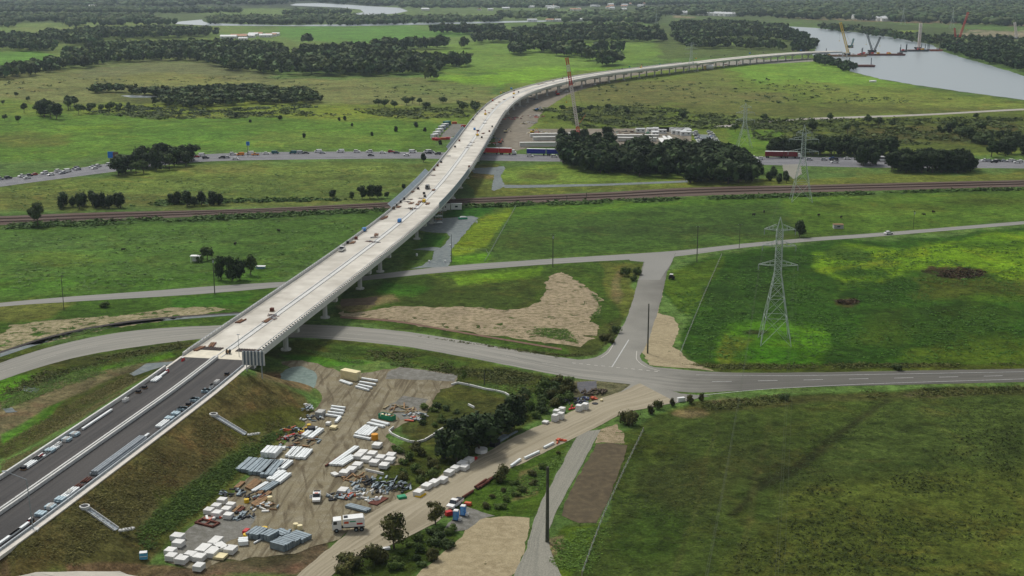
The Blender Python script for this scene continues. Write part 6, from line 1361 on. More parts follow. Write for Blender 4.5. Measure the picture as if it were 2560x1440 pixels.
# ---------------- goods along the approach road ----------------
def rowgoods(off,s0,s1,items,phrase,group,side):
    n=len(items)
    for i,(ds,kind) in enumerate(items):
        s=s0+(s1-s0)*ds; p=apt(s,off,.08); rz=ahead(s); r=random.Random(i*7+int(off*10)); lab=f'{ordw(i)} stored item {phrase}'
        if kind=='b': t=thing('beam_bundle',lab.replace('stored item','bundle of pale beams'),'beam bundle',p,rz,group); L_=r.uniform(4,7); [ (lambda mb:(mb.box((0,0,0),(L_,.4,.45),M_beamw),mb.build('beam',t,(0,-.6+k*.6,.3))))(MB()) for k in range(3)]
        elif kind=='g': t=thing('pipe_bundle',lab.replace('stored item','grey pipe bundle'),'pipe bundle',p,rz,group); [ (lambda mb:(mb.cyl((-4.4,0,0),(4.4,0,0),.27,.27,M_galv,8),mb.build('pipe',t,(0,-.9+k*.6,.35+(k%2)*.05))))(MB()) for k in range(4)]; [ (lambda mb:(mb.cyl((-4.2,0,0),(4.2,0,0),.27,.27,M_galv,8),mb.build('pipe',t,(0,-.6+k*.6,.85))))(MB()) for k in range(3)]
        elif kind=='w': t=thing('block',lab.replace('stored item','white concrete block'),'concrete block',p,rz+r.uniform(-.2,.2),group); mb=MB(); mb.box((0,0,.4),(2.0,.9,.8),M_block); mb.build('body',t); mb=MB(); mb.box((0,0,.84),(1.6,.5,.08),M_blockside); mb.build('cap',t)
        elif kind=='s': t=thing('formwork_stack',lab.replace('stored item','blue-grey formwork stack'),'formwork stack',p,rz,group); [ (lambda mb:(mb.box((0,0,0),(2.0,.55,.25),mat('pale_blue_formwork',S(176,198,206,.9),.6,.15,1)),mb.build('panel',t,(r.uniform(-.2,.2),(-.7+.7*(k%3)),.2+.35*(k//3)))))(MB()) for k in range(6)]
        elif kind=='r': t=thing('rusty_bar_stack',lab.replace('stored item','rusty brown bar stack'),'steel bars',p,rz,group); [ (lambda mb:(mb.box((0,0,0),(2.4,.2,.2),M_rustp),mb.build('bar',t,(r.uniform(-.3,.3),-.8+k*.3,.2+.2*(k%2)))))(MB()) for k in range(6)]
        elif kind=='o': t=thing('safety_barrier',lab.replace('stored item','red-orange plastic barrier'),'safety barrier',p,rz,group); mb=MB(); mb.box((0,0,.45),(1.9,.5,.9),M_red,taper=.5); mb.build('body',t); mb=MB(); mb.box((0,0,.95),(1.2,.3,.12),M_white); mb.build('cap',t)
        elif kind=='l': t=thing('long_beam',lab.replace('stored item','long white beam'),'beam',p,rz,group); mb=MB(); mb.box((0,0,.25),(7.5,.45,.4),M_beamw); mb.build('web',t); mb=MB(); mb.box((0,0,.48),(7.5,.6,.08),M_beamw); mb.build('flange',t)
        elif kind=='k': t=thing('pallet_load',lab.replace('stored item','dark pallet load'),'pallet',p,rz,group); mb=MB(); mb.box((0,0,.1),(1.4,1.2,.18),M_timber); mb.build('pallet',t); mb=MB(); mb.box((0,0,.5),(1.2,1,.6),M_blk); mb.build('load',t)
def sfrac(px,py):
    p=np.array(at(px,py,EZ)[:2]); return float(sA[np.argmin(np.hypot(*(Ax-p).T))])
smax=sfrac(20,1370)
# right side, from bridge to the lower left
RI=[((575,940),'k'),((562,955),'w'),((550,965),'w'),((540,975),'w'),((530,985),'s'),((515,985),'s'),((505,1000),'s'),((492,1008),'s'),((480,1018),'k'),((470,1025),'s'),((456,1030),'s'),((444,1040),'s'),((432,1046),'s'),((415,1052),'r'),((400,1062),'b'),((352,1095),'l'),((310,1120),'g'),((275,1145),'g'),((240,1170),'g'),((205,1205),'r'),((190,1215),'r'),((165,1228),'w'),((150,1240),'b'),((135,1250),'s'),((120,1262),'s'),((105,1270),'w'),((72,1290),'s'),((60,1300),'o'),((45,1310),'k'),((25,1325),'l'),((10,1345),'l')]
def along(lst,off,phrase,group):
    smin=min(sfrac(*p) for p,_ in lst); s1=max(sfrac(*p) for p,_ in lst)
    L_=sorted([(sfrac(*p),k) for p,k in lst]); rowgoods(off,0,1,[(s,k) for s,k in L_],phrase,group,1)
along(RI,8.9,'from the bridge along the right kerb','goods along the right kerb of the approach road')
LI=[((440,905),'o'),((402,932),'o'),((385,945),'l'),((372,955),'b'),((345,968),'k'),((325,985),'k'),((290,1000),'w'),((285,1008),'o'),((240,1038),'l'),((205,1062),'l'),((168,1082),'s'),((155,1090),'w'),((145,1095),'w'),((130,1105),'s'),((118,1112),'w'),((108,1118),'o'),((98,1122),'s'),((78,1132),'b'),((68,1138),'b'),((52,1148),'o'),((30,1158),'b'),((10,1172),'k')]
along(LI,-8.8,'from the bridge along the left barrier','goods along the left barrier of the approach road')
# lamp post on the right kerb
LP_=gp(83,1323); lp=thing('street_lamp','tall galvanised street lamp on the embankment edge at the lower left','street lamp',LP_)
mb=MB(); mb.cyl((0,0,-.3),(-.4,0,10.8),.13,.08,M_galv,8); mb.build('pole',lp); mb=MB(); mb.cyl((-.4,0,10.8),(-4.6,.4,12.4),.07,.05,M_galv,6); a_=mb.build('arm',lp); mb=MB(); mb.box((-4.9,.4,12.4),(.9,.35,.16),M_galv); mb.build('lamp_head',a_); mb=MB(); mb.box((0,0,-.05),(2.2,1.4,.4),M_par); mb.build('base_block',lp)
l2=thing('street_lamp','slim lamp post without a lit lamp at the end of the viaduct','street lamp',bp_(1.5,6,DZ),0); mb=MB(); mb.cyl((0,0,0),(0,0,7),.09,.06,M_galv,6); mb.build('pole',l2); mb=MB(); mb.box((0,0,6.9),(.8,.3,.15),M_galv); mb.build('lamp_head',l2)
# ---------------- goods on the deck ----------------
def dk(px,py): X,Y,_=at(px,py,DZ); return (X,Y,DZ+.03)
DK=[]
def deckthing(kind,px,py,label,rz=0,group='clutter on the viaduct deck'):
    p=dk(px,py); r=random.Random(int(px+py*3)); name={'p':'pallet_load','t':'timber_stack','r':'reinforcement_heap','c':'cable_drum','m':'compressor','x':'work_platform'}[kind]; cat={'p':'pallet','t':'timber stack','r':'steel bars','c':'drum','m':'machine','x':'machine'}[kind]
    t=thing(name,label,cat,p,rz,group)
    if kind=='p': mb=MB(); mb.box((0,0,.1),(1.5,1.3,.2),M_timber); mb.build('pallet',t); mb=MB(); mb.box((0,0,.65),(1.3,1.1,.9),[M_dark,M_blk,M_rustp][int(px)%3]); mb.build('load',t)
    if kind=='t':
        for k in range(5): mb=MB(); mb.box((0,0,0),(5*r.uniform(.7,1.1),.25,.25),M_timber if k%2 else M_rustp); mb.build('plank',t,(r.uniform(-.5,.5),-.7+k*.35,.2))
    if kind=='r':
        for k in range(7): mb=MB(); mb.box((0,0,0),(2.6*r.uniform(.6,1.2),.14,.14),M_rustp if k%3 else M_steelg); o_=mb.build('bar',t,(r.uniform(-1.2,1.2),r.uniform(-1.2,1.2),.2)); o_.rotation_euler=(0,0,r.uniform(0,3.1))
    if kind=='c': mb=MB(); mb.cyl((0,-.5,.7),(0,.5,.7),.45,.45,M_timber,10); mb.build('core',t); [ (lambda mb:(mb.cyl((0,y-.06,.7),(0,y+.06,.7),.75,.75,M_dark,12),mb.build('flange',t)))(MB()) for y in (-.5,.5)]
    if kind=='m': mb=MB(); mb.box((0,0,.9),(2.6,1.4,1.3),[M_yel,M_grn,M_blue,M_org][int(px)%4],tx=.9); mb.build('housing',t); [ (lambda mb:(mb.cyl((x,-.75,.35),(x,.75,.35),.35,.35,M_tyre,8),mb.build('wheel',t)))(MB()) for x in (-.8,.8)]
    if kind=='x': mb=MB(); mb.box((0,0,.8),(2.8,1.8,1.0),M_yel); mb.build('chassis',t); mb=MB(); mb.bar((0,0,1.3),(2.6,.4,3.2),.4,.4,M_org); mb.build('boom',t); mb=MB(); mb.box((2.9,.4,3.3),(1.3,.9,.9),M_dark); mb.build('basket',t)
    return t
K_=lambda x,y:ZK(x,y)
ITEMS=[('r',K_(330,510)),('r',K_(300,540)),('p',K_(255,510)),('p',K_(210,550)),('c',K_(125,635)),('p',K_(155,590)),('t',K_(190,605)),('t',K_(460,540)),('t',K_(430,575)),('r',K_(480,500)),('p',K_(525,480)),('p',K_(515,440)),('t',K_(560,565)),('m',K_(515,545)),('r',K_(410,630)),('c',K_(350,645)),('r',K_(330,625)),('p',K_(440,378)),('t',K_(635,390)),('t',K_(360,415)),('t',K_(350,560)),('m',K_(200,800)),('t',K_(20,740)),('p',K_(645,135)),('p',K_(690,80)),('r',K_(620,200)),('p',K_(735,35)),('p',K_(1095,95))]
ITEMS+=[('r',ZB(250,340)),('r',ZB(265,375)),('r',ZB(230,370)),('t',ZB(270,320)),('m',ZB(180,292)),('p',ZB(120,352)),('p',ZB(55,385)),('t',ZB(95,378)),('p',ZB(395,125)),('t',ZB(320,200)),('r',ZA(2025,920)),('r',ZA(2035,945)),('t',ZA(1990,960)),('t',ZA(1790,965)),('c',ZA(1700,1205)),('t',ZA(1480,1170)),('t',ZA(1580,1140)),('p',(680,778)),('r',(684,792))]
ITEMS+=[('p',ZL(680,885)),('p',ZL(730,810)),('p',ZL(855,682)),('m',ZL(950,625)),('p',ZL(760,770)),('t',ZL(800,740)),('m',ZL(1065,520)),('p',ZL(1110,515)),('p',ZL(1150,505)),('m',ZL(1210,462)),('x',ZL(1245,530)),('p',ZL(1240,580)),('p',ZL(1310,505)),('t',ZL(1110,605)),('t',ZL(1040,640)),('t',ZL(1000,680)),('t',ZL(950,730)),('t',ZL(900,790)),('x',ZL(850,815)),('r',ZL(850,890)),('r',ZL(845,935)),('m',ZL(700,1025)),('p',ZL(755,1045)),('t',ZL(820,1075)),('x',ZL(740,1105)),('p',ZL(945,985)),('p',ZL(905,1050)),('p',ZL(800,1135)),('r',ZL(670,1200)),('r',ZL(640,1240)),('r',ZL(600,1270)),('p',ZL(490,1180)),('p',ZL(430,1265)),('r',ZL(340,1390)),('t',ZL(1640,385)),('t',ZL(1590,398)),('r',ZL(1680,380)),('t',ZL(1790,350)),('p',ZL(1920,315)),('r',ZL(1700,345)),('m',ZC(2155,502)),('x',ZC(2240,505)),('p',ZC(2290,495)),('p',ZC(2100,512)),('m',ZC(2380,482)),('t',ZC(2450,470)),('m',ZD(120,440)),('p',ZD(230,425)),('p',ZD(330,415)),('t',ZD(400,410)),('m',ZD(520,400)),('p',ZD(620,393)),('p',ZD(840,382)),('m',ZD(900,380)),('t',ZD(1000,376))]
kn={'p':'dark pallet load','t':'stack of planks','r':'scatter of steel bars','c':'cable drum','m':'small site machine','x':'yellow boom lift'}
its=sorted([(float(s_at(p)),k,p) for k,p in ITEMS])
for i,(s,k,p) in enumerate(its): deckthing(k,p[0],p[1],f'{kn[k]}, {ordw(i)} item on the viaduct deck from the near end',bhead(s)+(0 if k!='t' else random.Random(i).uniform(-.2,.2)))
X,Y,_=dk(855,627); car('ute','white',0,0,bhead(s_at((855,627))),'white ute parked on the left side of the viaduct deck',name='ute',loc=(X,Y,DZ+.02))
X,Y,_=dk(1069,472); car('van','dark grey',0,0,bhead(s_at((1069,472))),'dark van standing in the middle of the viaduct deck',name='van',loc=(X,Y,DZ+.02))
# ---------------- pylons and wires ----------------
def pylon(px,py,ht,arms,basew,rz,label,top=1.1,th=.16):
    X,Y,Z=gp(px,py); t=thing('transmission_tower',label,'transmission tower',(X,Y,Z),rz,'lattice transmission towers'); b=basew/2
    zw=arms[0][0]-2.5; wt=top
    def half(z): 
        return b+(wt-b)*min(1,z/zw) if z<zw else wt
    for sx in (-1,1):
        for sy in (-1,1):
            mb=MB(); mb.bar((sx*b,sy*b,0),(sx*wt,sy*wt,zw),th*1.3,th*1.3,M_latt); mb.bar((sx*wt,sy*wt,zw),(sx*wt*.8,sy*wt*.8,arms[-1][0]+.5),th,th,M_latt); mb.bar((sx*wt*.8,sy*wt*.8,arms[-1][0]+.5),(0,0,ht),th,th,M_latt); mb.build('leg',t)
    mb=MB(); zs=[0]; z=0
    while z<arms[-1][0]-1: z+=max(2.2,half(z)*2.0*.9); zs.append(min(z,arms[-1][0]))
    for z0,z1 in zip(zs[:-1],zs[1:]):
        h0,h1=half(z0),half(z1)
        for a,b2 in (((-1,-1),(1,-1)),((1,-1),(1,1)),((1,1),(-1,1)),((-1,1),(-1,-1))):
            mb.bar((a[0]*h0,a[1]*h0,z0),(b2[0]*h1,b2[1]*h1,z1),th*.6,th*.6,M_latt); mb.bar((b2[0]*h0,b2[1]*h0,z0),(a[0]*h1,a[1]*h1,z1),th*.6,th*.6,M_latt); mb.bar((a[0]*h1,a[1]*h1,z1),(b2[0]*h1,b2[1]*h1,z1),th*.6,th*.6,M_latt)
    o_=mb.build('bracing',t); o_['kind']='stuff'
    for z,hw_ in arms:
        for s in (-1,1):
            mb=MB()
            for sy in (-1,1):
                mb.bar((s*wt,sy*wt,z),(s*hw_,0,z+.2),th*.8,th*.8,M_latt); mb.bar((s*wt,sy*wt,z+1.7),(s*hw_,0,z+.3),th*.7,th*.7,M_latt)
                for q in (.3,.6): mb.bar((s*(wt+(hw_-wt)*q),sy*wt*(1-q),z),(s*(wt+(hw_-wt)*q),sy*wt*(1-q),z+1.7*(1-q)),th*.5,th*.5,M_latt)
            a_=mb.build('cross_arm',t); mb=MB(); mb.cyl((s*hw_,0,z+.1),(s*hw_,0,z-1.6),.12,.12,M_galv,6); mb.build('insulator',a_)
    return t
ARM=[(26.3,6.4),(32.8,5.4),(38.2,5.0)]
PY=[(1936,856,42.5,ARM,10,-.1,'tall lattice pylon standing on the bright mown patch in the right field'),(2002,502,41,[(26.5,8),(33,7.8),(36.5,4)],11,-.1,'lattice pylon beside the railway with two wide cross arms'),(1860,368,31,[(19,6.5),(24,6.5),(28,4)],10,0,'lattice pylon beyond the highway near the plantation'),(1727,180,36,[(22,7),(28,8),(33,7)],10,0,'faint lattice pylon near the viaduct in the distance'),(1640,72,40,[(24,8),(32,8)],10,0,'far hazy pylon in the gap between the forests'),(2257,62,45,[(28,9),(36,9)],11,0,'far hazy pylon left of the pair beyond the river'),(2380,72,45,[(28,9),(36,9)],11,0,'far hazy pylon right of the pair beyond the river')]
pys=[pylon(*p) for p in PY]
# the line comes on toward the viewer to a tower outside the frame
p0=thing('transmission_tower','lattice pylon below the picture carrying the wires over the lower right field','transmission tower',(28,150,0),-.1,'lattice transmission towers')
for ch in list(kids(pys[0])):
    c_=ch.copy(); link(c_); setparent(c_,p0)
    for g2 in kids(ch): d_=g2.copy(); link(d_); setparent(d_,c_)
M_wire=mat('aluminium_wire',S(84,92,72),.8,.1,1)
def wire(P,Q,sag,label_t,r_=.03,n=14):
    mb=MB(); P=Vector(P); Q=Vector(Q)
    pts=[P.lerp(Q,i/n)-Vector((0,0,4*sag*(i/n)*(1-i/n))) for i in range(n+1)]
    for a,b2 in zip(pts[:-1],pts[1:]): mb.bar(a,b2,r_*2,r_*2,M_wire)
    return mb
def armtip(t,z,hw_,s): m=Matrix.Translation(t.location)@Matrix.Rotation(t.rotation_euler[2],4,'Z'); return m@Vector((s*hw_,0,z-1.6))
def span(ta,aa,tb,ab,which,sag=7):
    for i,k in enumerate(range(len(aa))):
        for s in (-1,1):
            mb=wire(armtip(ta,aa[k][0],aa[k][1],s),armtip(tb,ab[min(k,len(ab)-1)][0],ab[min(k,len(ab)-1)][1],s),sag,'',.013)
            o_=mb.build('power_line'); tag(o_,f'{["lowest","middle","top"][k]} {["left","right"][s>0]} conductor {which}','power line','power lines between the pylons')
span(p0,ARM,pys[0],ARM,'hanging over the lower right field',6); span(pys[0],ARM,pys[1],PY[1][3],'between the tall pylon and the railway pylon',6); span(pys[1],PY[1][3],pys[2],PY[2][3],'from the railway pylon to the pylon beyond the highway',5); span(pys[2],PY[2][3],pys[3],PY[3][3],'running on from the highway pylon into the distance',14)
# wooden poles
def pole(px,py,ytop,label,arm=0,r_=.17,trans=False,lean=0):
    X,Y,Z=gp(px,py); s=(py-HY)*CT/H; h=(py-ytop)/(s*.955); t=thing('utility_pole',label,'utility pole',(X,Y,Z),0,'timber utility poles')
    mb=MB(); mb.cyl((0,0,-.2),(lean,0,h),r_,r_*.72,M_pole,8); mb.build('shaft',t)
    if arm:
        mb=MB(); mb.box((lean,0,h-.35),(arm,.14,.14),M_pole); a_=mb.build('cross_arm',t)
        for x in (-.45,.45): mb=MB(); mb.cyl((lean+x*arm,0,h-.28),(lean+x*arm,0,h-.02),.07,.05,M_galv,6); mb.build('insulator',a_)
    if trans: mb=MB(); mb.cyl((.1,-.35,h-1.7),(.1,-.35,h-.8),.28,.28,M_galv,8); mb.build('transformer',t)
    return t
pole(1368,1355,1164,'tallest timber pole at the bottom beside the pale gravel track',r_=.42)
pole(1619,884,761,'bare dark timber pole beside the side road at the junction',r_=.26)
pole(1742,655,568,'timber pole on the near side of the side road junction',1.6,.2)
pole(1382,668,588,'timber pole with a transformer beside the side road in the middle',1.8,.2,True)
pole(537,735,648,'timber pole in front of the dark tree clump at the left',1.6,.2,True); pole(160,776,690,'thin timber pole beside the side road at the far left',1.6,.13)
pole(1848,620,562,'thin timber pole at the far side of the side road right of the junction',1.8,.13); pole(1129,655,588,'thin dark pole beside the gravel track next to the bridge',0,.13); pole(2283,572,528,'thin timber pole with a transformer near the white car on the side road',1.4,.12,True)
pole(1211,962,932,'short yellow-green marker pole in the grass above the dark wood',0,.15)
pole(620,392,357,'tall thin pole with a blue sign on the highway',0,.15)
for i,(a,zz) in enumerate([((1417,500),12),((1466,492),10)]): pole(a[0],a[1]+2,a[1]-zz,['short white signal post left','short white signal post right'][i]+' of two beside the railway',0,.2)
# fences
def fence(P,label,step=4,h=1.2,m=None,rail=True,th=.12,name='fence'):
    W=[gp(*p) for p in P]; D=densify([w__[:2] for w__ in W],step,0,closed=False); t=thing(name,label,'fence',(D[0][0],D[0][1],0)); o_=t.location; m=m or M_timber
    last=None
    for k,p in enumerate(D):
        z=float(hgt(p[0],p[1])); mb=MB(); mb.box((p[0]-o_[0],p[1]-o_[1],z+h/2),(th,th,h),m); mb.build('post',t)
        if last is not None and rail:
            for zz in (.5,1.05): mb=MB(); mb.bar((last[0]-o_[0],last[1]-o_[1],last[2]+zz),(p[0]-o_[0],p[1]-o_[1],z+zz),.035,.035,M_galv); mb.build('wire',t)
        last=(p[0],p[1],z)
M_fp=mat('pale_fence_post',S(176,168,140),.9,.2,1); M_fp2=mat('grey_fence_post',S(120,124,104),.9,.2,1)
fence([(1608,1080),(1560,1180),(1510,1290),(1480,1370),(1455,1440)],'post and wire fence with pale posts along the edge of the lower right field',3.2,1.3,M_fp,th=.22)
fence([(1804,640),(1760,740),(1715,850),(1700,890)],'straight post and wire fence dividing the bright right field from the roadside',4,1.1,M_fp,th=.16)
fence([(1290,518),(1255,580),(1222,640)],'post and wire fence between the yellow strip and the central field',5,1.1,M_fp2,th=.14)
fence([(1135,625),(1215,628),(1222,640),(1212,655)],'low dark fence below the yellow strip near the gravel track',3,1.1,M_fp2)
fence([(1920,574),(1950,577),(1992,578)],'low dark rail fence beside the lone tree and the tall pylon',3,1.5,M_dark,th=.3)
# small buildings and odds
def shed(px,py,d,m,roofm,label,rz=0,cat='shed',name='shed',win=2,group=None,gable=False,openf=False):
    t=thing(name,label,cat,gp(px,py,.05),rz,group); mb=MB()
    if openf:
        for x in (-1,1):
            for y in (-1,1): mb.box((x*d[0]*.46,y*d[1]*.46,d[2]/2),(.2,.2,d[2]),m)
        mb.box((0,d[1]*.46,d[2]/2),(d[0]*.9,.1,d[2]),m)
    else: mb.box((0,0,d[2]/2),d,m)
    mb.build('wall',t); mb=MB()
    if gable: mb.prism([(-d[0]/2-.4,d[2]),(d[0]/2+.4,d[2]),(d[0]/2+.4,d[2]+.1),(0,d[2]+min(d[1],8)*.22),(-d[0]/2-.4,d[2]+.1)],-d[1]/2-.4,d[1]/2+.4,roofm) if d[0]<d[1] else mb.add([(x,y,z) for x in (-d[0]/2-.4,d[0]/2+.4) for y,z in ((-d[1]/2-.4,d[2]),(0,d[2]+d[1]*.22),(d[1]/2+.4,d[2]))],[(0,1,4,3),(1,2,5,4),(0,3,5,2),(0,2,1),(3,4,5)],roofm)
    else: mb.box((0,0,d[2]+.1),(d[0]+.3,d[1]+.3,.2),roofm)
    mb.build('roof',t)
    for k in range(win): x=-d[0]/2+d[0]*(k+.5)/win; mb=MB(); mb.box((x,-d[1]/2-.03,d[2]*.55),(min(1.4,d[0]/win*.5),.06,d[2]*.3),M_glass); mb.build('window',t)
    return t
shed(490,655,(4,2.6,2.6),M_white,M_white,'small white open shelter left of the dark tree clump',openf=True,win=0)
shed(652,671,(3.6,1.8,.8),mat('pale_blue_trough',S(140,178,196,.9),.5,.1,1),M_white,'pale blue trough right of the dark tree clump',win=0,cat='trough',name='trough')
shed(2095,571,(4.6,2.6,1.9),M_blockside,M_timber,'grey and brown tank trailer in the paddock right of the tall pylon',win=1,cat='caravan',name='caravan')
car('car','white',0,0,yaw((2210,588),(2235,585)),'white car driving on the side road at the right',name='car',loc=gp(2221,586,.1))
ex=thing('tractor','small dark tractor with a white roof parked beside the side road','tractor',gp(1679,698,.08),1.2)
mb=MB(); mb.box((.5,0,.9),(2.2,1.0,.8),M_rustp); mb.build('body',ex); mb=MB(); mb.box((-.6,0,1.5),(1.2,1.1,1.1),M_dark); mb.build('cab',ex); mb=MB(); mb.box((-.6,0,2.12),(1.4,1.3,.1),M_white); mb.build('roof',ex)
for x,r_ in ((-.7,.7),(1.1,.45)):
    for s in (-1,1): mb=MB(); mb.cyl((x,s*.6,r_),(x,s*.95,r_),r_,r_,M_tyre,10); mb.build('wheel',ex)
for i,(x,y) in enumerate([Z_ for Z_ in [(1042,640),(1073,657),(1113,657),(1126,617),(1192,558)]]): drum(x,y,.4,1.0,M_white,['first','second','third','fourth','fifth'][i]+' small white marker beside the gravel pad under the bridge',cat='marker post',name='marker_post')
bt=thing('boat','small white and green covered boat on the gravel pad beside the bridge','boat',gp(1157,548,.06),.2); mb=MB(); mb.box((0,0,.5),(4.6,2,.9),M_grn,taper=.9); mb.build('hull',bt); mb=MB(); mb.box((.2,0,1.15),(3.6,1.7,.5),M_white,taper=.6); mb.build('cover',bt)
G='white site boxes beside the bridge'
for i,(x,y,l) in enumerate([(1112,524,7.5),(1141,523,7.5)]): shed(x,y,(5.6,2.2,2.8),M_white,M_white,['left','right'][i]+' white site box beside the railway under the viaduct edge',R(2),win=1,cat='site box',name='site_box',group=G)
# scaffold stair tower under the bridge
st=thing('scaffold_tower','scaffold stair tower with pale landings under the viaduct by the railway','scaffold',gp(1096,560,.05),.4)
for x in (-1.8,1.8):
    for y in (-1.3,1.3): mb=MB(); mb.cyl((x,y,0),(x,y,8),.09,.09,M_galv,6); mb.build('upright',st)
for k in range(5): mb=MB(); mb.box((0,0,.8+k*1.6),(3.8,2.7,.2),M_timber if k%2 else M_beamw); mb.build('landing',st)
for k in range(4): mb=MB(); mb.bar((-1.5+3*(k%2),-.6,.9+k*1.6),(1.5-3*(k%2),-.6,2.4+k*1.6),.7,.1,M_galv); mb.build('stair_flight',st)
# cattle as dark dots
M_cow=mat('dark_hide',S(44,34,30),.9,.2,2)
cow0=None
for i,(x,y) in enumerate([(308,628),(588,613),(697,580),(2047,541),(2333,533),(1884,540),(1910,532),(2310,540),(2103,546)]):
    lab=f'{ordw(i)} dark cow grazing, counted from the left across both paddocks'
    if cow0 is None:
        cow0=thing('cow',lab,'cow',gp(x,y),.3,'cattle grazing in the paddocks'); mb=MB(); mb.box((0,0,1.0),(1.5,.6,.7),M_cow,taper=.8,tx=.92); mb.cyl((.6,0,1.1),(1.15,0,1.0),.26,.18,M_cow,8); mb.cyl((1.1,0,1.05),(1.5,0,.75),.17,.1,M_cow,8)
        for lx in (-.55,.5):
            for ly in (-.2,.2): mb.cyl((lx,ly,.75),(lx,ly,0),.1,.06,M_cow,6)
        mb.bar((-.75,0,1.2),(-.85,0,.5),.06,.06,M_cow); mb.build('body',cow0)
    else: dup(cow0,gp(x,y),i*1.3,lab)
# ---------------- girder yard, offices, car park beyond the highway ----------------
M_gird=mat('precast_girder',S(224,224,218,.95),.8,.08,.3)
def girder(a,b2,label,h=2.0,w_=2.4,n=1):
    A_=np.array(at(*a,0)); B_=np.array(at(*b2,0)); L_=np.linalg.norm(B_-A_); rz=math.atan2(B_[1]-A_[1],B_[0]-A_[0]); c_=(A_+B_)/2; t=thing('precast_girder',label,'bridge girder',(c_[0],c_[1],.06),rz,'white precast bridge girders')
    mb=MB(); mb.box((0,0,h+.5),(L_,w_,.35),M_gird); mb.build('top_flange',t); mb=MB(); mb.box((0,0,h/2+.4),(L_,w_*.55,h),M_gird,taper=1.0); mb.build('web',t)
    for x in (-.42,.42): mb=MB(); mb.box((L_*x,0,.25),(.8,w_,.5),M_pier); mb.build('support',t)
for i,(a,b2) in enumerate([(ZH(1230,540),ZH(2100,525)),(ZH(1290,610),ZH(2100,600)),(ZH(1010,740),ZH(1790,735))]): girder(a,b2,['upper','middle','lowest and brightest'][i]+' white girder left of the plantation in the girder yard',2.2 if i<2 else 2.6,3.2)
for i,(a,b2) in enumerate([(ZI(440,470),ZI(1180,470)),(ZI(450,520),ZI(1150,525))]): girder(a,b2,['upper','lower'][i]+' long white girder behind the plantation',2.2,3.6)
for i,(a,b2) in enumerate([(ZI(1215,520),ZI(1310,660)),(ZI(1290,480),ZI(1370,640)),(ZI(1330,480),ZI(1520,620))]): girder(a,b2,['left','middle','right'][i]+' of three white girders lying askew behind the plantation',1.8,3.5)
M_shedr=mat('pale_roof_sheet',S(214,216,214,.95),.5,.1,.4)
G='white site offices at the back of the girder yard'
OFF=[(860,335,7,4),(1075,330,9,5),(1120,390,5,8),(1190,320,9,4),(1290,320,9,4),(1380,320,8,4),(1460,325,8,5),(1540,330,8,6),(1630,335,9,7),(1690,350,6,8),(1250,355,6,3),(1490,365,7,4),(1580,375,8,5),(1660,390,8,6)]
for i,(x,y,a,b2) in enumerate(OFF): shed(*ZI(x,y+25),(a,b2,2.8),M_white,M_shedr,f'{ordw(i)} white site office from the left behind the girder yard',0,'site office','site_office',2,G)
# carpark
k=0
for (x0,y0,x1,y1,n,side) in [(1830,375,1920,555,9,'left'),(2090,370,2240,575,11,'right')]:
    for i in range(n):
        x=x0+(x1-x0)*i/(n-1); y=y0+(y1-y0)*i/(n-1); col=['white','silver','white','dark grey','white','blue','white','white'][k%8]; k+=1
        car(['ute','suv','car'][k%3],col,0,0,R(10)+(math.pi if k%2 else 0),f'{col} vehicle, {ordw(i)} from the back, {side} car park row',f'vehicles in the {side} row of the site car park',loc=(*at(*ZI(x,y),0)[:2],.1))
def mach(px,py,m,label,sz=1.0,cat='excavator',boomm=None,rz=0):
    t=thing('excavator' if cat=='excavator' else 'machine',label,cat,gp(px,py,.08),rz); t.scale=(sz,)*3
    mb=MB(); 
    for s in (-1,1): mb=MB(); mb.box((0,s*1.0,.45),(3.6,.5,.9),M_blk,tx=.8); mb.build('track',t)
    mb=MB(); mb.box((-.3,0,1.5),(2.9,2.2,1.1),m); mb.build('body',t); mb=MB(); mb.box((.6,.6,2.4),(1.2,.9,1.1),M_glass); mb.build('cab',t)
    mb=MB(); mb.bar((1.0,-.2,1.8),(3.4,-.2,4.0),.4,.4,boomm or m); mb.bar((3.4,-.2,4.0),(5.0,-.2,1.8),.35,.35,boomm or m); mb.build('boom',t); mb=MB(); mb.box((5.0,-.2,1.3),(.9,1.0,.8),M_dark); mb.build('bucket',t)
mach(*ZL(1500,1075),M_cyel,'bright orange-yellow machine at the left end of the girder yard'); mach(*ZL(1050,1215),M_org,'orange excavator beside the viaduct columns next to the red truck',.8,rz=1); mach(*ZL(1560,760),M_blue,'blue machine on the site track right of the columns',.9)
mach(*ZL(1850,545),M_red,'red machine under the far curve of the viaduct',1.1,rz=2); mach(*ZL(1130,1060),M_cream,'pale machine at the column row above the highway',.8)
def pilep(*a,**k): return pile(*a,**k)
pile(*ZL(1210,870),9,2.2,[M_red,M_maroon,M_dark],'dark red formwork pile beside the viaduct columns',26,long=4); pile(*ZL(1520,840),10,2,[M_maroon,M_block,M_blockside,M_redw],'pink and white materials on the bend of the site track',26,long=4)
pile(*ZL(1500,930),7,1.4,[M_block,M_blockside],'white materials below the pink pile on the site track',16,long=5); pile(*ZL(960,1150),6,2,[M_dark,M_steelg],'dark equipment under the viaduct above the red truck',20,long=3)
pile(*ZL(960,1220),5,1.8,[M_red,M_block,M_blk],'red and black equipment behind the red truck',16,long=3); pile(*ZL(1380,940),3,1.5,[M_cream,M_dark],'cream machine parts on the middle of the site track',10,long=2.5)
pile(*ZL(1650,1075),14,1.5,[M_block,M_red,M_blockside,M_cream],'pale and red stores behind the upper girder',30,long=4); pile(*ZI(700,375),16,1.5,[M_rustp,M_dark,M_grn,M_blockside],'dark rusty stores left of the site offices',30,long=5)
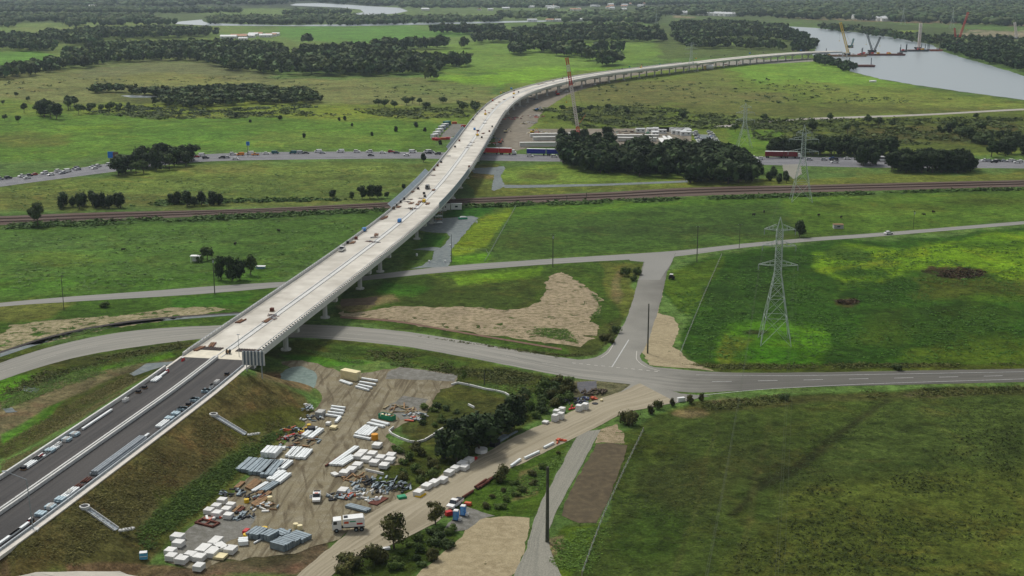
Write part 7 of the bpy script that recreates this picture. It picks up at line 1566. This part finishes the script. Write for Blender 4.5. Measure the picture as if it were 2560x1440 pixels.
pile(*ZL(1250,700),12,2,[M_steelg,M_dark,M_blockside],'grey scaffolding stores between the far columns',30,long=4); pile(*ZL(1450,600),12,2,[M_steelg,M_dark],'grey stores under the curve of the viaduct',26,long=4)
pile(*ZL(1920,490),10,2.4,[M_block,M_white],'white stores beside the red machine under the viaduct',14,long=6)
for i,(x,y) in enumerate([(150,1135),(180,1100),(215,1060),(250,1020),(290,990)]): shed(*ZL(x,y),(7,3,2.8),M_white if i<3 else mat('grey_cabin_paint',S(170,184,192,.9),.6,.1,1),M_shedr,f'{ordw(i)} cabin from the lower end beside the viaduct',R(60),'site cabin','site_cabin',1,'row of site cabins left of the viaduct')
shed(*ZL(318,958),(6,4,3),mat('teal_cabin_paint',S(30,110,104,.9),.6,.1,1),mat('teal_cabin_paint',S(30,110,104)),'teal cabin at the upper end of the row of site cabins',R(60),'site cabin','site_cabin',1)
for i,(x,y,m) in enumerate([(150,1165,M_red),(190,1170,M_red),(270,1160,M_org),(335,1155,M_red),(400,1165,M_white),(420,940,M_org),(550,985,M_red)]): crate(*ZL(x,y),(4,2,1.6),m,f'{["red","red","orange","red","white","orange","red"][i]} plastic barrier block, {ordw(i)} from the left beside the site cabins',cat='barrier',name='barrier_block',rz=.2,group='barrier blocks beside the site cabins')
# blue highway signs
def bsign(px,py,ytop,w_,hh,label,m,posts=2):
    X,Y,Z=gp(px,py); s=(py-HY)*CT/H; h=(py-ytop)/(s*.97); t=thing('highway_sign',label,'road sign',(X,Y,Z)); 
    mb=MB(); mb.box((0,0,h-hh/2),(w_,.25,hh),m); mb.build('panel',t)
    for k in range(posts): x=0 if posts==1 else (-.3+.6*k)*w_; mb=MB(); mb.cyl((x,.2,0),(x,.2,h),.16,.16,M_galv,6); mb.build('post',t)
M_sblue=mat('sign_blue',S(30,120,210,.9),.5,.08,1); M_sbr=mat('sign_back_brown',S(120,96,84),.6,.1,1)
bsign(279,412,380,4.0,4.0,'bright blue square sign above the highway at the left tree clump',M_sblue); bsign(291,414,381,3.6,4.0,'grey-brown sign back beside the bright blue one at the tree clump',M_sbr); bsign(621,385,355,2.2,2.6,'small pale blue sign on a single pole above the highway',M_sblue,1)
# crawler crane with red and white boom
def lattice_boom(t,a,b2,w_,segs,mats_,th=.22,name='boom_section'):
    a=Vector(a); b2=Vector(b2); d=(b2-a); n=len(mats_)
    u=d.normalized(); s1=u.cross(Vector((0,0,1))); s1=(s1.normalized() if s1.length>.01 else Vector((1,0,0)))*w_/2; s2=u.cross(s1).normalized()*w_/2
    for i in range(n):
        mb=MB(); p=a+d*(i/n); q=a+d*((i+1)/n); cs_=[(1,1),(1,-1),(-1,-1),(-1,1)]
        for c1,c2 in cs_: mb.bar(p+s1*c1+s2*c2,q+s1*c1+s2*c2,th,th,mats_[i])
        for j in range(segs):
            x=p.lerp(q,j/segs); y=p.lerp(q,(j+1)/segs)
            for (c1,c2),(e1,e2) in zip(cs_,cs_[1:]+cs_[:1]): mb.bar(x+s1*c1+s2*c2,y+s1*e1+s2*e2,th*.6,th*.6,mats_[i])
        mb.build(name,t)
def crane(px,py,xt,yt,w_,mats_,label,cabm,base_z=0,th=.25,group=None,depth=0,jib=None):
    X,Y,_=at(px,py,base_z); t=thing('crawler_crane',label,'crane',(X,Y,base_z),0,group)
    s=F/(Y*CT+(H-base_z)*ST)
    dx=(xt-px)/s; hz=(py-yt)/(s*.985); 
    mb=MB(); [ (lambda m_:(m_.box((0,y,.7),(8,1.2,1.4),M_blk,tx=.85),m_.build('track',t)))(MB()) for y in (-2.6,2.6)]
    mb=MB(); mb.box((-dx*.03-1,0,2.6),(7,4,2.4),cabm); mb.build('body',t); mb=MB(); mb.box((2.8,-1.6,2.8),(1.8,1.5,2.2),M_glass); mb.build('cab',t); mb=MB(); mb.box((-4.4,0,2.6),(2,4.4,2.2),M_dark); mb.build('counterweight',t)
    lattice_boom(t,(1,0,2.5),(dx,depth,hz),w_,4,mats_,th)
    mb=MB(); mb.bar((-3,0,3),(-6*np.sign(dx) if abs(dx)>1 else -6,0,hz*.28),.25,.25,cabm); mb.bar((-6*np.sign(dx) if abs(dx)>1 else -6,0,hz*.28),(dx,depth,hz),.12,.12,M_wire); mb.build('mast',t)
    mb=MB(); mb.bar((dx,depth,hz),(dx,depth,hz*.45),.1,.1,M_wire); mb.box((dx,depth,hz*.45-.6),(.8,.8,1.2),M_yel); mb.build('hook',t)
    return t
crane(1443,341,1415,150,1.9,[M_redw,M_cwhite,M_cwhite,M_cwhite,M_cwhite,M_cwhite,M_cwhite,M_redw,M_redw,M_cwhite,M_redw],'tall crawler crane with a white and red lattice boom behind the plantation',M_redw,th=.5)
# river works: barges with cranes
M_barge=mat('barge_rust',S(120,70,58),.8,.2,.5,col2=S(92,56,50)); M_teal=mat('crane_teal',S(90,140,136,.9),.5,.1,1); M_dgc=mat('crane_dark',S(62,76,78),.5,.1,1)
def barge(px,py,w_,label,m=M_barge,extra=0,dep=14,h=2.2,seed=1):
    X,Y,_=at(px,py,.3); t=thing('barge',label,'barge',(X,Y,.25)); mb=MB(); mb.prism([(-w_/2+1.5,0),(w_/2-1.5,0),(w_/2,h),(-w_/2,h)],-dep/2,dep/2,m); mb.build('hull',t)
    mb=MB(); mb.box((0,0,h+.06),(w_*.96,dep*.9,.12),M_rustp); mb.build('deck',t); r=random.Random(seed)
    for k in range(extra): mb=MB(); mb.box((r.uniform(-.42,.42)*w_,r.uniform(-.3,.3)*dep,h+1),(r.uniform(2,5),r.uniform(2,4),r.uniform(1,3)),[M_redw,M_white,M_dgc,M_rustp,M_yel][k%5]); mb.build('deck_cargo',t)
    for x in (-w_*.42,w_*.42): mb=MB(); mb.cyl((x,dep*.4,-.5),(x,dep*.4,h+9),.5,.5,M_dgc,8); mb.build('spud_pile',t)
    return t
barge(*ZJ(650,645),62,'long flat barge under the yellow crane beside the viaduct end',M_timber,7,seed=2); barge(*ZJ(1195,630),66,'long dark barge carrying two dark cranes in the middle of the river',M_barge,12,seed=3)
barge(*ZJ(890,795),34,'small red-brown barge moored alone on the open river',M_barge,0,seed=4); barge(*ZJ(1700,570),34,'blue-grey barge under the pale leaning pile leader',M_dgc,5,seed=5); barge(*ZJ(1970,565),20,'orange-red barge against the right mangroves',mat('barge_orange',S(176,96,72,.9),.7,.15,1),2,seed=6); barge(*ZJ(1508,580),10,'small dark workboat between the barges',M_dgc,1,dep=6,seed=7); barge(*ZJ(1820,562),12,'small blue barge right of the pale pile leader',mat('barge_blue',S(80,110,130),.7,.1,1),1,dep=8,seed=8)
G='cranes working on the river'
crane(*ZJ(690,625),*ZJ(560,170),2.6,[M_cyel]*6,'yellow lattice crane on the barge beside the viaduct end',M_cyel,2.4,.5,G)
crane(*ZJ(1040,590),*ZJ(955,320),1.8,[M_dgc]*4,'dark crane leaning left on the long dark barge',M_dgc,2.4,.5,G); crane(*ZJ(1070,590),*ZJ(1155,370),1.8,[M_dgc]*4,'dark crane leaning right on the long dark barge',M_dgc,2.4,.5,G)
crane(*ZJ(735,520),*ZJ(775,390),1.5,[M_teal]*3,'small teal crane on the viaduct end over the river',M_teal,9,.5,G)
crane(*ZJ(1715,545),*ZJ(1730,180),3.0,[M_cwhite]*5,'pale pile leader standing almost upright on its barge',M_blockside,2.4,.8,G)
crane(*ZJ(2290,455),*ZJ(2410,20),2.4,[M_redw]*6,'red lattice crane leaning right behind the right mangroves',M_redw,0,.45,G); crane(*ZJ(2260,455),*ZJ(2230,240),2.0,[M_redw]*4,'shorter red lattice crane behind the right mangroves',M_redw,0,.45,G)
crane(*ZD(2500,290),*ZD(2480,170),3.0,[M_cwhite]*3,'white lattice crane at the right edge beyond the river',M_white,0,.7,G)
# farm buildings and far town
M_redr=mat('terracotta_roof',S(196,150,120,.9),.8,.1,.3)
for i,(x,y,a,b2,m) in enumerate([(572,96,30,12,M_shedr),(598,95,30,16,M_redr),(622,94,24,14,M_shedr),(634,90,18,12,M_shedr),(646,89,16,12,M_redr),(665,93,24,12,M_shedr),(678,91,20,10,M_redr),(690,89,14,10,M_shedr),(608,101,16,8,M_shedr)]): shed(x,y,(a,b2,4),M_white,m,f'{ordw(i)} farm building from the left on the far pasture',0,'farm building','farm_building',3,'farm buildings on the far left pasture',True)
r=random.Random(9); town=[]
for i in range(44):
    town.append((r.uniform(1370,1640) if i<30 else r.uniform(1000,1370),r.uniform(11,27),r.uniform(12,26),r.uniform(10,16)))
town+= [(1440,53,60,12),(1400,54,30,10),(1330,54,24,10),(1375,54,20,10)]
for i,(x,y,a,b2) in enumerate(sorted(town)): shed(x,y,(a,b2,5),M_white,[M_shedr,M_shedr,M_redr][i%3],f'{ordw(i)} pale building from the left in the hazy far town',r.uniform(-.3,.3),'house','far_house',2,'pale buildings of the far town',True)
ind=[(1688,35,60,20),(1700,37,40,20)]+[(1760+i*13,38+i*.6,34,20) for i in range(6)]+[(2150+i*12,48+i*.8,40,22) for i in range(7)]
for i,(x,y,a,b2) in enumerate(ind): shed(x,y,(a,b2,7),M_white,M_shedr,f'{ordw(i)} long pale shed from the left beyond the river',0,'warehouse','warehouse',3,'pale sheds beyond the river',True)
for i,(x,y,a) in enumerate([(100,24,40),(128,22,30),(410,5,40),(232,19,24),(190,6,40)]): shed(x,y,(a,16,6),M_white,M_shedr,f'{ordw(i)} lone pale farm shed in the far left haze',0,'farm shed','far_shed',2,'lone pale sheds in the left haze',True)
tag(drum(2182,205,4.0,1.6,M_white,'low white round tank on the grass near the river bank',cat='tank',name='tank'),None)
tk_=thing('tank_truck','white and orange tank beside the site pad near the far viaduct','tank',gp(1777,174,.1)); mb=MB(); mb.cyl((-6,0,3.2),(3,0,3.2),2.8,2.8,M_white,12); mb.build('tank_shell',tk_); mb=MB(); mb.box((-7.5,0,2.4),(3,4,4),M_cyel); mb.build('cab',tk_)
for i,(x,y,m) in enumerate([(1815,164,M_maroon),(1852,160,M_maroon),(1900,146,M_red),(1920,144,M_maroon),(1960,142,M_blk),(1880,148,M_timber)]): pile(x,y,10,2,[m,M_blockside,M_dark],f'{ordw(i)} materials heap on the site pad by the far end of the viaduct',10,long=6,group='materials heaps by the far viaduct end')
pile(2022,135,26,7,[M_barge,M_dgc,M_dark],'dense dark falsework and plant where the viaduct meets the river bank',50,long=9)
# haze: one closed box of thin air round everything
if HAZE:
    hm=bpy.data.materials.new('haze_air'); hm.use_nodes=True; n=hm.node_tree; n.nodes.clear(); o_=n.nodes.new('ShaderNodeOutputMaterial'); pv=n.nodes.new('ShaderNodeVolumePrincipled')
    pv.inputs['Color'].default_value=(.72,.86,1,1); pv.inputs['Density'].default_value=HZD; pv.inputs['Anisotropy'].default_value=.2; n.links.new(pv.outputs[0],o_.inputs['Volume'])
    mb=MB(); mb.box((0,22000,64),(190000,60000,140),hm); hz=mb.build('haze'); hz['kind']='stuff'; hz['label']='thin pale haze over the plain'
